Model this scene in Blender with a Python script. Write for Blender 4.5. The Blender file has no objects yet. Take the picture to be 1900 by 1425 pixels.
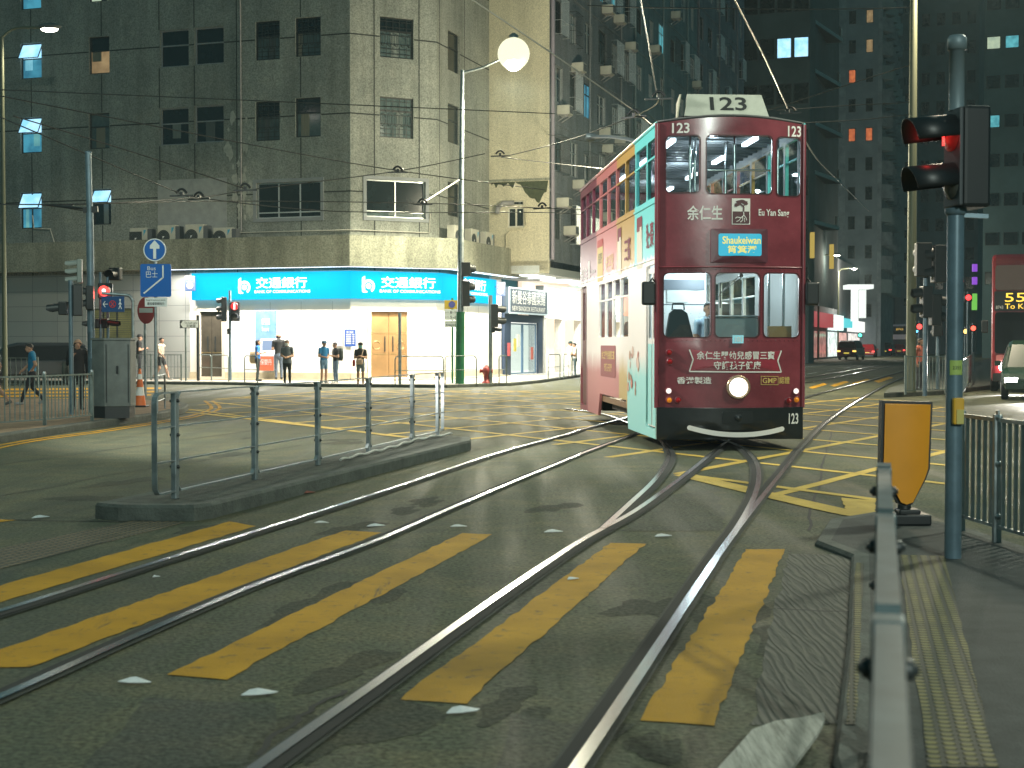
import bpy, math, random
import numpy as np
from math import sin, cos, pi, radians, atan, atan2, sqrt, hypot
from mathutils import Vector, Matrix
from mathutils.geometry import delaunay_2d_cdt
random.seed(7)
V = Vector
sc = bpy.context.scene
COL = sc.collection

# ---------------------------------------------------------------- camera, world, exposure
CAMH = 1.55
F = 25.0 / 17.3 * 1900
TH = atan(74.5 / F)
cd = bpy.data.cameras.new('camera')
cam = bpy.data.objects.new('camera', cd); COL.objects.link(cam)
cam.location = (0, 0, CAMH); cam.rotation_euler = (pi / 2 - TH, 0, 0)
cd.sensor_width = 17.3; cd.lens = 25.0; cd.clip_start = .05; cd.clip_end = 3000
cd.dof.use_dof = True; cd.dof.focus_distance = 26.0; cd.dof.aperture_fstop = 2.2
sc.camera = cam
w = bpy.data.worlds.new('World'); sc.world = w; w.use_nodes = True
bg = w.node_tree.nodes['Background']
bg.inputs[0].default_value = (.10, .50, .56, 1); bg.inputs[1].default_value = .15
sc.view_settings.view_transform = 'Standard'; sc.view_settings.look = 'None'
sc.view_settings.exposure = .25; sc.view_settings.gamma = 1
sc.cycles.use_denoising = True
sc.cycles.max_bounces = 6; sc.cycles.diffuse_bounces = 3; sc.cycles.glossy_bounces = 3
sc.cycles.transparent_max_bounces = 12; sc.cycles.transmission_bounces = 4
sc.cycles.sample_clamp_indirect = 3.0; sc.cycles.caustics_reflective = False; sc.cycles.caustics_refractive = False

def spot(name, loc, to, power, col, size=150, blend=.35, r=.12):
    l = bpy.data.lights.new(name, 'SPOT'); l.energy = power; l.color = col
    l.spot_size = radians(size); l.spot_blend = blend; l.shadow_soft_size = r
    o = bpy.data.objects.new(name, l); COL.objects.link(o); o.location = loc
    o.rotation_euler = (V(to) - V(loc)).to_track_quat('-Z', 'Y').to_euler(); return o
def area(name, loc, to, power, col, sx, sy, up='Y'):
    l = bpy.data.lights.new(name, 'AREA'); l.energy = power; l.color = col
    l.shape = 'RECTANGLE'; l.size = sx; l.size_y = sy
    o = bpy.data.objects.new(name, l); COL.objects.link(o); o.location = loc
    o.rotation_euler = (V(to) - V(loc)).to_track_quat('-Z', up).to_euler(); return o
def point(name, loc, power, col, r=.1):
    l = bpy.data.lights.new(name, 'POINT'); l.energy = power; l.color = col; l.shadow_soft_size = r
    o = bpy.data.objects.new(name, l); COL.objects.link(o); o.location = loc; return o

# ---------------------------------------------------------------- photo pixel (1900x1425) -> place on a plane
def ray(px, py):
    a = (px - 950) / F; b = -(py - 712.5) / F
    return V((a, cos(TH) + b * sin(TH), -sin(TH) + b * cos(TH)))
def G(px, py, z=0.0):
    r = ray(px, py); t = (z - CAMH) / r.z
    return V((t * r.x, t * r.y, z))
def P(px, py, Y):
    r = ray(px, py); return V((0, 0, CAMH)) + r * (Y / r.y)
AS = radians(18.4)
U = V((sin(AS), cos(AS), 0)); N = V((cos(AS), -sin(AS), 0)); UP = V((0, 0, 1))
def nu(n, t, z=0): return N * n + U * t + UP * z

class Plane:
    def __init__(s, o, d):
        s.o = V(o); s.d = V(d).normalized(); s.n = V((s.d.y, -s.d.x, 0))
    def pt(s, a, z, off=0): return V((s.o.x, s.o.y, 0)) + s.d * a + UP * z + s.n * off
    def hit(s, px, py, off=0):
        r = ray(px, py); c = V((0, 0, CAMH)); q = s.o + s.n * off
        t = (q - c).xy.dot(s.n.xy) / r.xy.dot(s.n.xy); p = c + r * t
        return (p - s.o).xy.dot(s.d.xy), p.z
    def rect(s, x0, y0, x1, y1, off=0):
        xm, ym = (x0 + x1) / 2, (y0 + y1) / 2
        return s.hit(x0, ym, off)[0], s.hit(xm, y1, off)[1], s.hit(x1, ym, off)[0], s.hit(xm, y0, off)[1]

# ---------------------------------------------------------------- materials
MATS = {}
def mat(name, col, rough=.6, metal=0., var=0., vscale=8., bump=0., bscale=60., emit=None, estr=1., spec=.5, rvar=0., coat=0., sample=True, col2=None):
    if name in MATS: return MATS[name]
    m = bpy.data.materials.new(name); m.use_nodes = True; MATS[name] = m
    nt = m.node_tree; b = nt.nodes['Principled BSDF']; L = nt.links.new
    b.inputs['Base Color'].default_value = (*col, 1); b.inputs['Roughness'].default_value = rough
    b.inputs['Metallic'].default_value = metal; b.inputs['Specular IOR Level'].default_value = spec
    b.inputs['Coat Weight'].default_value = coat; b.inputs['Coat Roughness'].default_value = .12
    if var or bump or rvar: tc = nt.nodes.new('ShaderNodeTexCoord')
    if var or rvar:
        n = nt.nodes.new('ShaderNodeTexNoise'); n.inputs['Scale'].default_value = vscale; n.inputs['Detail'].default_value = 6; n.inputs['Roughness'].default_value = .65
        L(tc.outputs['Object'], n.inputs['Vector'])
        if var:
            r = nt.nodes.new('ShaderNodeValToRGB'); r.color_ramp.elements[0].position = .3; r.color_ramp.elements[1].position = .72
            a = col2 or tuple(c * (1 - var) for c in col); r.color_ramp.elements[0].color = (*a, 1)
            r.color_ramp.elements[1].color = (*[min(1, c * (1 + var * .6)) for c in col], 1)
            L(n.outputs['Fac'], r.inputs[0]); L(r.outputs[0], b.inputs['Base Color'])
        if rvar:
            q = nt.nodes.new('ShaderNodeMapRange'); q.inputs['To Min'].default_value = max(0, rough - rvar); q.inputs['To Max'].default_value = min(1, rough + rvar)
            q.inputs['From Min'].default_value = .3; q.inputs['From Max'].default_value = .7
            L(n.outputs['Fac'], q.inputs['Value']); L(q.outputs[0], b.inputs['Roughness'])
    if bump:
        n2 = nt.nodes.new('ShaderNodeTexNoise'); n2.inputs['Scale'].default_value = bscale; n2.inputs['Detail'].default_value = 4
        L(tc.outputs['Object'], n2.inputs['Vector'])
        bp = nt.nodes.new('ShaderNodeBump'); bp.inputs['Strength'].default_value = bump; bp.inputs['Distance'].default_value = .02
        L(n2.outputs['Fac'], bp.inputs['Height']); L(bp.outputs[0], b.inputs['Normal'])
    if emit:
        b.inputs['Emission Color'].default_value = (*emit, 1); b.inputs['Emission Strength'].default_value = estr
        if not sample: m.cycles.emission_sampling = 'NONE'
    return m
def glow(name, c, s=1., sample=False): return mat(name, (.02, .02, .02), .5, emit=c, estr=s, sample=sample)
def glass(name, tint=(.8, .9, .9), alpha=.25, rough=.05):
    if name in MATS: return MATS[name]
    m = bpy.data.materials.new(name); m.use_nodes = True; MATS[name] = m
    nt = m.node_tree; nt.nodes.clear(); L = nt.links.new
    o = nt.nodes.new('ShaderNodeOutputMaterial'); t = nt.nodes.new('ShaderNodeBsdfTransparent'); g = nt.nodes.new('ShaderNodeBsdfGlossy')
    g.inputs['Roughness'].default_value = rough; t.inputs[0].default_value = (*tint, 1)
    mx = nt.nodes.new('ShaderNodeMixShader'); mx.inputs[0].default_value = alpha
    L(t.outputs[0], mx.inputs[1]); L(g.outputs[0], mx.inputs[2]); L(mx.outputs[0], o.inputs[0]); return m
class NB:  # tiny node helper
    def __init__(s, name):
        s.m = bpy.data.materials.new(name); s.m.use_nodes = True; MATS[name] = s.m; s.nt = s.m.node_tree; s.b = s.nt.nodes['Principled BSDF']
        s.tc = s.nt.nodes.new('ShaderNodeTexCoord')
    def L(s, a, b): s.nt.links.new(a, b)
    def noise(s, scale, detail=5, rough=.6, vec=None, kind='ShaderNodeTexNoise'):
        n = s.nt.nodes.new(kind); n.inputs['Scale'].default_value = scale
        if kind == 'ShaderNodeTexNoise': n.inputs['Detail'].default_value = detail; n.inputs['Roughness'].default_value = rough
        s.L(vec or s.tc.outputs['Object'], n.inputs['Vector']); return n
    def ramp(s, fac, stops, interp='LINEAR'):
        r = s.nt.nodes.new('ShaderNodeValToRGB'); cr = r.color_ramp; cr.interpolation = interp
        while len(cr.elements) < len(stops): cr.elements.new(.5)
        for e, (p, c) in zip(cr.elements, stops): e.position = p; e.color = (*c, 1)
        s.L(fac, r.inputs[0]); return r.outputs[0]
    def mix(s, fac, a, b, mode='MIX'):
        n = s.nt.nodes.new('ShaderNodeMix'); n.data_type = 'RGBA'; n.blend_type = mode
        for sock, v in ((n.inputs[0], fac), (n.inputs[6], a), (n.inputs[7], b)):
            if isinstance(v, (int, float)): sock.default_value = v
            elif isinstance(v, tuple): sock.default_value = (*v, 1)
            else: s.L(v, sock)
        return n.outputs[2]
    def math(s, op, a, b=0., c=0.):
        n = s.nt.nodes.new('ShaderNodeMath'); n.operation = op
        for i, v in enumerate((a, b, c)):
            if isinstance(v, (int, float)): n.inputs[i].default_value = v
            else: s.L(v, n.inputs[i])
        return n.outputs[0]
    def mapping(s, scale=(1, 1, 1), rot=(0, 0, 0)):
        n = s.nt.nodes.new('ShaderNodeMapping'); n.inputs['Scale'].default_value = scale; n.inputs['Rotation'].default_value = rot
        s.L(s.tc.outputs['Object'], n.inputs['Vector']); return n.outputs[0]
    def xyz(s):
        n = s.nt.nodes.new('ShaderNodeSeparateXYZ'); s.L(s.tc.outputs['Object'], n.inputs[0]); return n.outputs
    def bump(s, h, strength, dist=.02):
        n = s.nt.nodes.new('ShaderNodeBump'); n.inputs['Strength'].default_value = strength; n.inputs['Distance'].default_value = dist
        s.L(h, n.inputs['Height']); s.L(n.outputs[0], s.b.inputs['Normal'])

def asphalt(name, c0, c1, c2, r0=.58, r1=.9, streak=radians(-13)):
    k = NB(name)
    big = k.noise(.22, 5, .6); mid = k.noise(1.7, 6, .7); fine = k.noise(34, 3, .6)
    st = k.noise(1.0, 4, .6, k.mapping((2.2, .10, 1), (0, 0, radians(13))))
    a = k.ramp(big.outputs['Fac'], [(.32, c0), (.68, c1)])
    a = k.mix(k.ramp(mid.outputs['Fac'], [(.45, (0, 0, 0)), (.75, (1, 1, 1))]), a, c2)
    a = k.mix(.55, a, k.ramp(st.outputs['Fac'], [(.28, (.38, .40, .38)), (.64, (1.2, 1.2, 1.16))]), 'MULTIPLY')
    a = k.mix(.75, a, k.ramp(fine.outputs['Fac'], [(.36, (.35, .35, .35)), (.5, (.95, .95, .95)), (.66, (1.6, 1.6, 1.55))]), 'MULTIPLY')
    k.L(a, k.b.inputs['Base Color'])
    r = k.nt.nodes.new('ShaderNodeMapRange'); r.inputs['From Min'].default_value = .35; r.inputs['From Max'].default_value = .65
    r.inputs['To Min'].default_value = r0; r.inputs['To Max'].default_value = r1
    k.L(st.outputs['Fac'], r.inputs['Value']); k.L(r.outputs[0], k.b.inputs['Roughness'])
    k.b.inputs['Specular IOR Level'].default_value = .16; k.bump(fine.outputs['Fac'], .6, .015); return k.m

# ---------------------------------------------------------------- mesh builder
class MB:
    def __init__(s): s.v = []; s.f = []; s.sm = []; s.mi = []
    def add(s, vs, fs, smooth=False, mi=0):
        o = len(s.v); s.v += [V(p) for p in vs]; s.f += [[i + o for i in f] for f in fs]; s.sm += [smooth] * len(fs); s.mi += [mi] * len(fs); return s
    def quad(s, a, b, c, d, mi=0): return s.add([a, b, c, d], [[0, 1, 2, 3]], mi=mi)
    def poly(s, pts, mi=0): return s.add(pts, [list(range(len(pts)))], mi=mi)
    def box(s, c, d, rz=0, mi=0, mtx=None):
        x, y, z = [k / 2 for k in d]; R = Matrix.Rotation(rz, 3, 'Z') if mtx is None else mtx
        vs = [V(c) + R @ V((i * x, j * y, k * z)) for i in (-1, 1) for j in (-1, 1) for k in (-1, 1)]
        return s.add(vs, [[0, 1, 3, 2], [4, 6, 7, 5], [0, 4, 5, 1], [2, 3, 7, 6], [0, 2, 6, 4], [1, 5, 7, 3]], mi=mi)
    def beam(s, a, b, w, h, mi=0, up=UP):   # box from a to b, w across, h along up
        a, b = V(a), V(b); d = (b - a); l = d.length; d.normalize()
        x = d.cross(up); x = x.normalized() if x.length > 1e-4 else V((1, 0, 0)); u2 = x.cross(d)
        return s.box((a + b) / 2, (w, l, h), mtx=Matrix((x, d, u2)).transposed(), mi=mi)
    def tube(s, pts, r, n=8, cap=True, smooth=True, mi=0):
        pts = [V(p) for p in pts]; rs = r if isinstance(r, (list, tuple)) else [r] * len(pts)
        vs = []; x = None
        for i, p in enumerate(pts):
            t = (pts[min(i + 1, len(pts) - 1)] - pts[max(i - 1, 0)]).normalized()
            if x is None: x = t.orthogonal().normalized()
            else:
                x = x - t * x.dot(t); x = x.normalized() if x.length > 1e-5 else t.orthogonal().normalized()
            y = t.cross(x)
            vs += [p + (x * cos(2 * pi * k / n) + y * sin(2 * pi * k / n)) * rs[i] for k in range(n)]
        fs = [[i * n + k, i * n + (k + 1) % n, (i + 1) * n + (k + 1) % n, (i + 1) * n + k] for i in range(len(pts) - 1) for k in range(n)]
        s.add(vs, fs, smooth, mi)
        if cap: s.add(vs[:n][::-1], [list(range(n))], mi=mi); s.add(vs[-n:], [list(range(n))], mi=mi)
        return s
    def lathe(s, prof, c, axis='Z', n=16, smooth=True, mi=0):
        A = {'Z': (V((1, 0, 0)), V((0, 1, 0)), V((0, 0, 1))), 'Y': (V((1, 0, 0)), V((0, 0, 1)), V((0, -1, 0))), 'X': (V((0, 1, 0)), V((0, 0, 1)), V((1, 0, 0)))}[axis] if isinstance(axis, str) else axis
        vs = [V(c) + (A[0] * cos(2 * pi * k / n) + A[1] * sin(2 * pi * k / n)) * r + A[2] * h for r, h in prof for k in range(n)]
        fs = [[i * n + k, i * n + (k + 1) % n, (i + 1) * n + (k + 1) % n, (i + 1) * n + k] for i in range(len(prof) - 1) for k in range(n)]
        s.add(vs, fs, smooth, mi)
        if prof[0][0] > 1e-3: s.add(vs[:n][::-1], [list(range(n))], mi=mi)
        if prof[-1][0] > 1e-3: s.add(vs[-n:], [list(range(n))], mi=mi)
        return s
    def ball(s, c, r, n=12, mi=0):
        r = V((r, r, r)) if isinstance(r, (int, float)) else V(r); m = n // 2
        vs = [V(c) + V((r.x * sin(pi * i / m) * cos(2 * pi * k / n), r.y * sin(pi * i / m) * sin(2 * pi * k / n), r.z * cos(pi * i / m))) for i in range(m + 1) for k in range(n)]
        fs = [[i * n + k, (i + 1) * n + k, (i + 1) * n + (k + 1) % n, i * n + (k + 1) % n] for i in range(m) for k in range(n)]
        return s.add(vs, fs, True, mi)
    def prism(s, pts, h, mi=0):            # flat polygon (3d pts) pushed along vector h
        h = V(h); n = len(pts); pts = [V(p) for p in pts]
        vs = pts + [p + h for p in pts]
        return s.add(vs, [list(range(n))[::-1], list(range(n, 2 * n))] + [[i, (i + 1) % n, n + (i + 1) % n, n + i] for i in range(n)], mi=mi)
    def panel(s, outer, holes, fn, thick=0., steiner=(), mi=0):  # 2d outline with holes, mapped by fn(x, y, off)
        loops = [outer] + list(holes); vs = []; es = []
        for lp in loops:
            o = len(vs); vs += [V((p[0], p[1])) for p in lp]; es += [(o + i, o + (i + 1) % len(lp)) for i in range(len(lp))]
        nb = len(vs)
        def inside(p, lp):
            c = False; j = len(lp) - 1
            for i in range(len(lp)):
                if (lp[i][1] > p[1]) != (lp[j][1] > p[1]) and p[0] < (lp[j][0] - lp[i][0]) * (p[1] - lp[i][1]) / (lp[j][1] - lp[i][1]) + lp[i][0]: c = not c
                j = i
            return c
        vs += [V(p) for p in steiner if inside(p, outer) and not any(inside(p, h) for h in holes)]
        ov, oe, of, _, _, _ = delaunay_2d_cdt(vs, es, [], 0, 1e-5)
        tri = []
        for f in of:
            c = sum((ov[i] for i in f), V((0, 0))) / len(f)
            if inside(c, outer) and not any(inside(c, h) for h in holes): tri.append(list(f))
        s.add([fn(p.x, p.y, 0) for p in ov], tri, mi=mi)
        if thick:
            s.add([fn(p.x, p.y, -thick) for p in ov], [t[::-1] for t in tri], mi=mi)
            for lp in loops:
                n = len(lp); s.add([fn(p[0], p[1], 0) for p in lp] + [fn(p[0], p[1], -thick) for p in lp], [[i, (i + 1) % n, n + (i + 1) % n, n + i] for i in range(n)], mi=mi)
        return s
    def build(s, name, m, parent=None, bevel=0., local=False):
        me = bpy.data.meshes.new(name)
        vs = s.v
        if parent is not None and not local:
            r = parent
            while r.parent: r = r.parent
            inv = ROOTM.get(r.name)
            if inv is not None: vs = [inv @ p for p in vs]
        me.from_pydata([tuple(p) for p in vs], [], s.f); me.update()
        me.polygons.foreach_set('use_smooth', s.sm)
        ms = m if isinstance(m, (list, tuple)) else [m]
        for k in ms: me.materials.append(k)
        if len(ms) > 1: me.polygons.foreach_set('material_index', s.mi)
        o = bpy.data.objects.new(name, me); COL.objects.link(o)
        if parent is not None: o.parent = parent
        if bevel:
            b = o.modifiers.new('bevel', 'BEVEL'); b.width = bevel; b.segments = 2; b.limit_method = 'ANGLE'; b.angle_limit = radians(40)
        return o
ROOTM = {}
def tag(o, label=None, cat=None, group=None, kind=None):
    for k, v in (('label', label), ('category', cat), ('group', group), ('kind', kind)):
        if v: o[k] = v
    return o
def smooth(o, ang=35):
    o.data.shade_smooth(); o.data.set_sharp_from_angle(angle=radians(ang)); return o
def thing(name, label, cat, loc=(0, 0, 0), rz=0., group=None):
    o = bpy.data.objects.new(name, None); COL.objects.link(o); o.location = loc; o.rotation_euler = (0, 0, rz); o.empty_display_size = .2
    ROOTM[o.name] = (Matrix.Translation(V(loc)) @ Matrix.Rotation(rz, 4, 'Z')).inverted()
    return tag(o, label, cat, group)
def kids(o): return CH.get(o.name, None) or [c for c in bpy.data.objects if c.parent == o]
CH = {}
def dup(root, loc, rz=0., label=None, group=None):
    def cp(o, par):
        c = o.copy(); COL.objects.link(c)
        if par: c.parent = par
        for k in [x for x in bpy.data.objects if x.parent == o]: cp(k, c)
        return c
    r = cp(root, None); r.location = loc; r.rotation_euler = (0, 0, rz)
    if label: r['label'] = label
    if group: r['group'] = group
    return r
def struct(name, mb, m): return tag(mb.build(name, m), kind='structure')
def rrect(x0, y0, x1, y1, r, n=4):
    pts = []
    for cx, cy, a in ((x1 - r, y1 - r, 0), (x0 + r, y1 - r, 90), (x0 + r, y0 + r, 180), (x1 - r, y0 + r, 270)):
        pts += [(cx + r * cos(radians(a + 90 * k / n)), cy + r * sin(radians(a + 90 * k / n))) for k in range(n + 1)]
    return pts
def rect(x0, y0, x1, y1): return [(x0, y0), (x1, y0), (x1, y1), (x0, y1)]
def disc(cx, cy, r, n=24): return [(cx + r * cos(2 * pi * k / n), cy + r * sin(2 * pi * k / n)) for k in range(n)]
def catmull(pts, k=6):
    pts = [V(p) for p in pts]; out = []
    for i in range(len(pts) - 1):
        a, b, c, d = pts[max(i - 1, 0)], pts[i], pts[i + 1], pts[min(i + 2, len(pts) - 1)]
        for j in range(k):
            t = j / k; out.append(.5 * ((2 * b) + (c - a) * t + (2 * a - 5 * b + 4 * c - d) * t * t + (3 * b - a - 3 * c + d) * t ** 3))
    return out + [pts[-1]]
def strip(mb, pts, off, wd, z, mi=0):
    vs = []
    for i, p in enumerate(pts):
        t = (pts[min(i + 1, len(pts) - 1)] - pts[max(i - 1, 0)]); t.z = 0; t.normalize(); s = V((t.y, -t.x, 0))
        a = p + s * (off - wd / 2); b = p + s * (off + wd / 2); vs += [V((a.x, a.y, z)), V((b.x, b.y, z))]
    return mb.add(vs, [[2 * i, 2 * i + 1, 2 * i + 3, 2 * i + 2] for i in range(len(pts) - 1)], mi=mi)

# ---------------------------------------------------------------- lettering: all strings turned into flat meshes once
TEXTS = {}
def need(*ss, bold=0.):
    for s in ss: TEXTS[s] = bold
need('123', '余仁生', 'Eu Yan Sang', 'Shaukeiwan', '筲箕灣', '余仁生嬰幼兒感冒三寶', '守護孩子健康', '香港製造', 'GMP', '認證', '101', '三寶', '猴棗', '交通銀行', 'BANK OF COMMUNICATIONS', bold=.018)
need('新曼谷泰國菜館', 'NEW BANGKOK RESTAURANT', 'Bus', '巴士', 'Tin Lok Lane', '天樂里', '8-10', '5-8', 'am 上午', 'pm 下午', '交', '老字號', '55', 'To Kenn', '2355', '8743', 'Except for authorized vehicles', '獲授權車輛除外', '銀行服務', '保嬰丹', 'Smart', 'Jollibee')
def make_texts():
    tmp = []
    for s, b in TEXTS.items():
        c = bpy.data.curves.new('t', 'FONT'); c.body = s; c.resolution_u = 3; c.offset = b; c.fill_mode = 'FRONT'
        o = bpy.data.objects.new('t', c); COL.objects.link(o); tmp.append((s, o, c))
    bpy.context.view_layer.update(); dg = bpy.context.evaluated_depsgraph_get()
    for s, o, c in tmp:
        me = o.evaluated_get(dg).to_mesh(); vs = [V(v.co) for v in me.vertices]; fs = [list(p.vertices) for p in me.polygons]
        x0 = min(v.x for v in vs); x1 = max(v.x for v in vs); y0 = min(v.y for v in vs); y1 = max(v.y for v in vs)
        TEXTS[s] = ([((v.x - x0) / (x1 - x0), (v.y - y0) / (y1 - y0)) for v in vs], fs)
        o.evaluated_get(dg).to_mesh_clear()
    for s, o, c in tmp: bpy.data.objects.remove(o); bpy.data.curves.remove(c)
make_texts()
def letter(mb, s, x0, y0, x1, y1, fn, off=.006, mi=0):
    vs, fs = TEXTS[s]
    return mb.add([fn(x0 + a * (x1 - x0), y0 + b * (y1 - y0), off) for a, b in vs], fs, mi=mi)
# ================================================================ THE SETTING
M_road = asphalt('asphalt', (.054, .064, .046), (.102, .110, .072), (.135, .122, .070))
M_pave = mat('paving', (.34, .31, .26), .85, var=.35, vscale=3, bump=.4, bscale=90)
M_kerb = mat('kerb_concrete', (.085, .095, .082), .85, var=.45, vscale=5, bump=.6, bscale=45)
def mk_paint(name, c, worn):
    k = NB(name); n = k.noise(9, 8, .75); st = k.noise(6, 5, .7, k.mapping((1, .12, 1), (0, 0, radians(90 + 13))))
    f = k.math('MAXIMUM', k.math('MULTIPLY_ADD', n.outputs['Fac'], 7, -7 * (1 - worn)), k.math('MULTIPLY_ADD', st.outputs['Fac'], 9, -9 * (1.06 - worn)))
    f = k.math('MINIMUM', k.math('MAXIMUM', f, 0), .85)
    big = k.noise(1.2, 4); c2 = tuple(x * .62 for x in c)
    k.L(k.mix(f, k.ramp(big.outputs['Fac'], [(.3, c2), (.7, c)]), (.07, .065, .05)), k.b.inputs['Base Color'])
    k.b.inputs['Specular IOR Level'].default_value = .12; k.b.inputs['Roughness'].default_value = .7; k.bump(k.noise(150, 2).outputs['Fac'], .4, .01); return k.m
M_yel = mk_paint('yellow_paint', (.58, .30, .016), .44)
M_box = mk_paint('worn_yellow_paint', (.62, .43, .10), .40)
M_steel = mat('rail_steel', (.72, .73, .75), .22, 1.)
M_groove = mat('rail_groove', (.012, .013, .012), .9)
M_seam = mat('road_seam', (.018, .018, .016), .8)
M_dust = mat('stained_asphalt', (.040, .046, .037), .82, var=.4, vscale=2.5, bump=.5, bscale=120)

g = MB(); g.quad((-900, -60, 0), (900, -60, 0), (900, 1800, 0), (-900, 1800, 0)); struct('road', g, M_road)

def rag(pts, step=.12, j=.012):            # ragged-edged polygon on the ground
    out = []
    for a, b in zip(pts, pts[1:] + pts[:1]):
        n = max(1, int((b - a).length / step))
        out += [a + (b - a) * (i / n) + V((random.uniform(-j, j), random.uniform(-j, j), 0)) for i in range(n)]
    return out
def flat(mb, pts, z, step=.12, j=.012):
    r = rag([V((p.x, p.y, 0)) for p in pts], step, j)
    return mb.panel([(p.x, p.y) for p in r], [], lambda x, y, o: V((x, y, z)))
stripes = [[(-260, 1160), (428, 968), (475, 977), (-260, 1196)], [(-200, 1276), (640, 985), (707, 989), (60, 1238), (-60, 1240)],
           [(312, 1252), (857, 990), (915, 992), (418, 1262)], [(738, 1300), (1132, 1008), (1197, 1010), (862, 1307)],
           [(1185, 1337), (1385, 1020), (1455, 1020), (1325, 1347)], [(-140, 963), (2, 964), (28, 966), (-80, 978)]]
s = MB()
for q in stripes: flat(s, [G(*p) for p in q], .004)
struct('crossing_stripes', s, M_yel)
# crossing of the side street behind the left island, and the far ones
s = MB()
for k in range(6):
    y = 722 + k * 6.2
    flat(s, [G(-60, y), G(300 - k * 10, y - 3), G(300 - k * 10, y), G(-60, y + 3)], .004, .4, .03)
for x, y in ((1500, 716), (1540, 712), (1580, 708), (1622, 704)):
    flat(s, [G(x, y + 3), G(x + 28, y - 5), G(x + 36, y - 3), G(x + 8, y + 6)], .004, .3, .03)
struct('far_crossing_stripes', s, M_yel)
# box junction: two families of lines clipped to the box, and its border
boxp = [V((p.x, p.y)) for p in (G(330, 765), G(400, 741), G(640, 724), G(1075, 726), G(1300, 728), G(1480, 742), G(1640, 736), G(1765, 758), G(1790, 905), G(1560, 950), G(1270, 882), G(1016, 822), G(763, 813), G(394, 770))]
def clip(a, b):
    ts = []; d = b - a
    for p, q in zip(boxp, boxp[1:] + boxp[:1]):
        e = q - p; den = d.x * e.y - d.y * e.x
        if abs(den) < 1e-9: continue
        t = ((p.x - a.x) * e.y - (p.y - a.y) * e.x) / den; u = ((p.x - a.x) * d.y - (p.y - a.y) * d.x) / den
        if 0 <= u <= 1: ts.append(t)
    ts.sort(); return [(a + d * ts[i], a + d * ts[i + 1]) for i in range(0, len(ts) - 1, 2)]
s = MB()
for fam, ang in enumerate((radians(30), radians(-29))):
    d = V((sin(ang), cos(ang))); pn = V((cos(ang), -sin(ang)))
    for k in range(-16, 18):
        a = V((1, 27)) + pn * (k * 1.85)
        for p, q in clip(a - d * 60, a + d * 60):
            n = max(2, int((q - p).length / .5)); pts = [V((*(p + (q - p) * i / n), 0)) + V((random.uniform(-.012, .012), 0, 0)) for i in range(n + 1)]
            strip(s, pts, 0, .15, .004 + .002 * fam)
bl = [G(330, 765), G(394, 770), G(763, 813), G(1016, 822), G(1270, 882), G(1560, 950), G(1620, 955)]
strip(s, catmull(bl[:3], 6), 0, .2, .008); strip(s, catmull(bl[4:], 6), 0, .28, .008)
flat(s, [G(1560, 925), G(1625, 930), G(1625, 962), G(1575, 957)], .0085)
strip(s, [G(400, 741), G(640, 724), G(1075, 726)], 0, .2, .008)
struct('box_junction_lines', s, M_box)
# double yellow lines along the left island, white lane lines down the avenue
s = MB(); e = catmull([G(-330, 905), G(0, 826), G(180, 800), G(290, 783), G(352, 772), G(392, 758), G(380, 744)], 5)
strip(s, e, .0, .09, .004); strip(s, e, .2, .09, .004); struct('double_yellow_lines', s, M_yel)
M_wline = mat('white_line', (.5, .5, .46), .7, var=.5, vscale=6)
s = MB(); strip(s, [nu(-12.6, t) for t in range(58, 180, 6)], 0, .14, .004)
for t in range(50, 170, 9): strip(s, [nu(-9.6, t), nu(-9.6, t + 4)], 0, .1, .004)
struct('white_lane_lines', s, M_wline)

# tram rails: groove, running head and the oily band they lie in
R1 = [G(-420, 1270), G(0, 1140), G(300, 1045), G(700, 918), G(921, 843.7), G(1050, 808), G(1123, 786.8)]
R2 = [G(-420, 1480), G(0, 1300), G(250, 1187), G(475, 1090), G(700, 1006), G(851, 940), G(1016, 870.5), G(1174, 809)]
R3 = [G(180, 1660), G(490, 1425), G(700, 1275), G(900, 1130), G(1060, 1020), G(1120, 985)]
R3s = [G(1120, 985), G(1190, 945), G(1280, 878), G(1345, 825), G(1390, 797)]
R3c = [G(1120, 985), G(1170, 938), G(1210, 900), G(1232, 872), G(1241, 850), G(1234, 830), G(1215, 812), G(1180, 793), G(1120, 770), G(1050, 760)]
R4 = [G(880, 1720), G(1075, 1425), G(1200, 1237), G(1300, 1083), G(1370, 982), G(1450, 880), G(1490, 830), G(1540, 780), G(1600, 740), G(1660, 708)]
R4c = [G(1358, 1000), G(1390, 945), G(1405, 905), G(1406, 872), G(1393, 848), G(1370, 830), G(1320, 812)]
t0 = G(1660, 708).dot(U); n0 = G(1660, 708).dot(N)
R4 += [nu(n0 + .0, t0 + d) for d in (20, 60, 140)]
R3s += [nu(n0 - 1.1, t0 - 22), nu(n0 - 1.1, t0), nu(n0 - 1.1, t0 + 60), nu(n0 - 1.1, t0 + 140)]
e1, e2 = R1[-1], R2[-1]
R1 += [nu(n0 - 4.2, 48), nu(n0 - 4.2, 80), nu(n0 - 4.2, 200)]; R2 += [nu(n0 - 3.1, 48), nu(n0 - 3.1, 80), nu(n0 - 3.1, 200)]
for i, (r, sd) in enumerate(((R1, 1), (R2, -1), (R3, 1), (R3s, 1), (R3c, 1), (R4, -1), (R4c, -1))):
    q = catmull(r, 8); z = .010 + .001 * i
    s = MB(); strip(s, q, .02 * sd, .16, z, 2); strip(s, q, .05 * sd, .06, z + .007, 1); strip(s, q, -.005 * sd, .055, z + .012, 0);
    struct('tram_rail', s, [M_steel, M_groove, M_dust])
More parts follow.
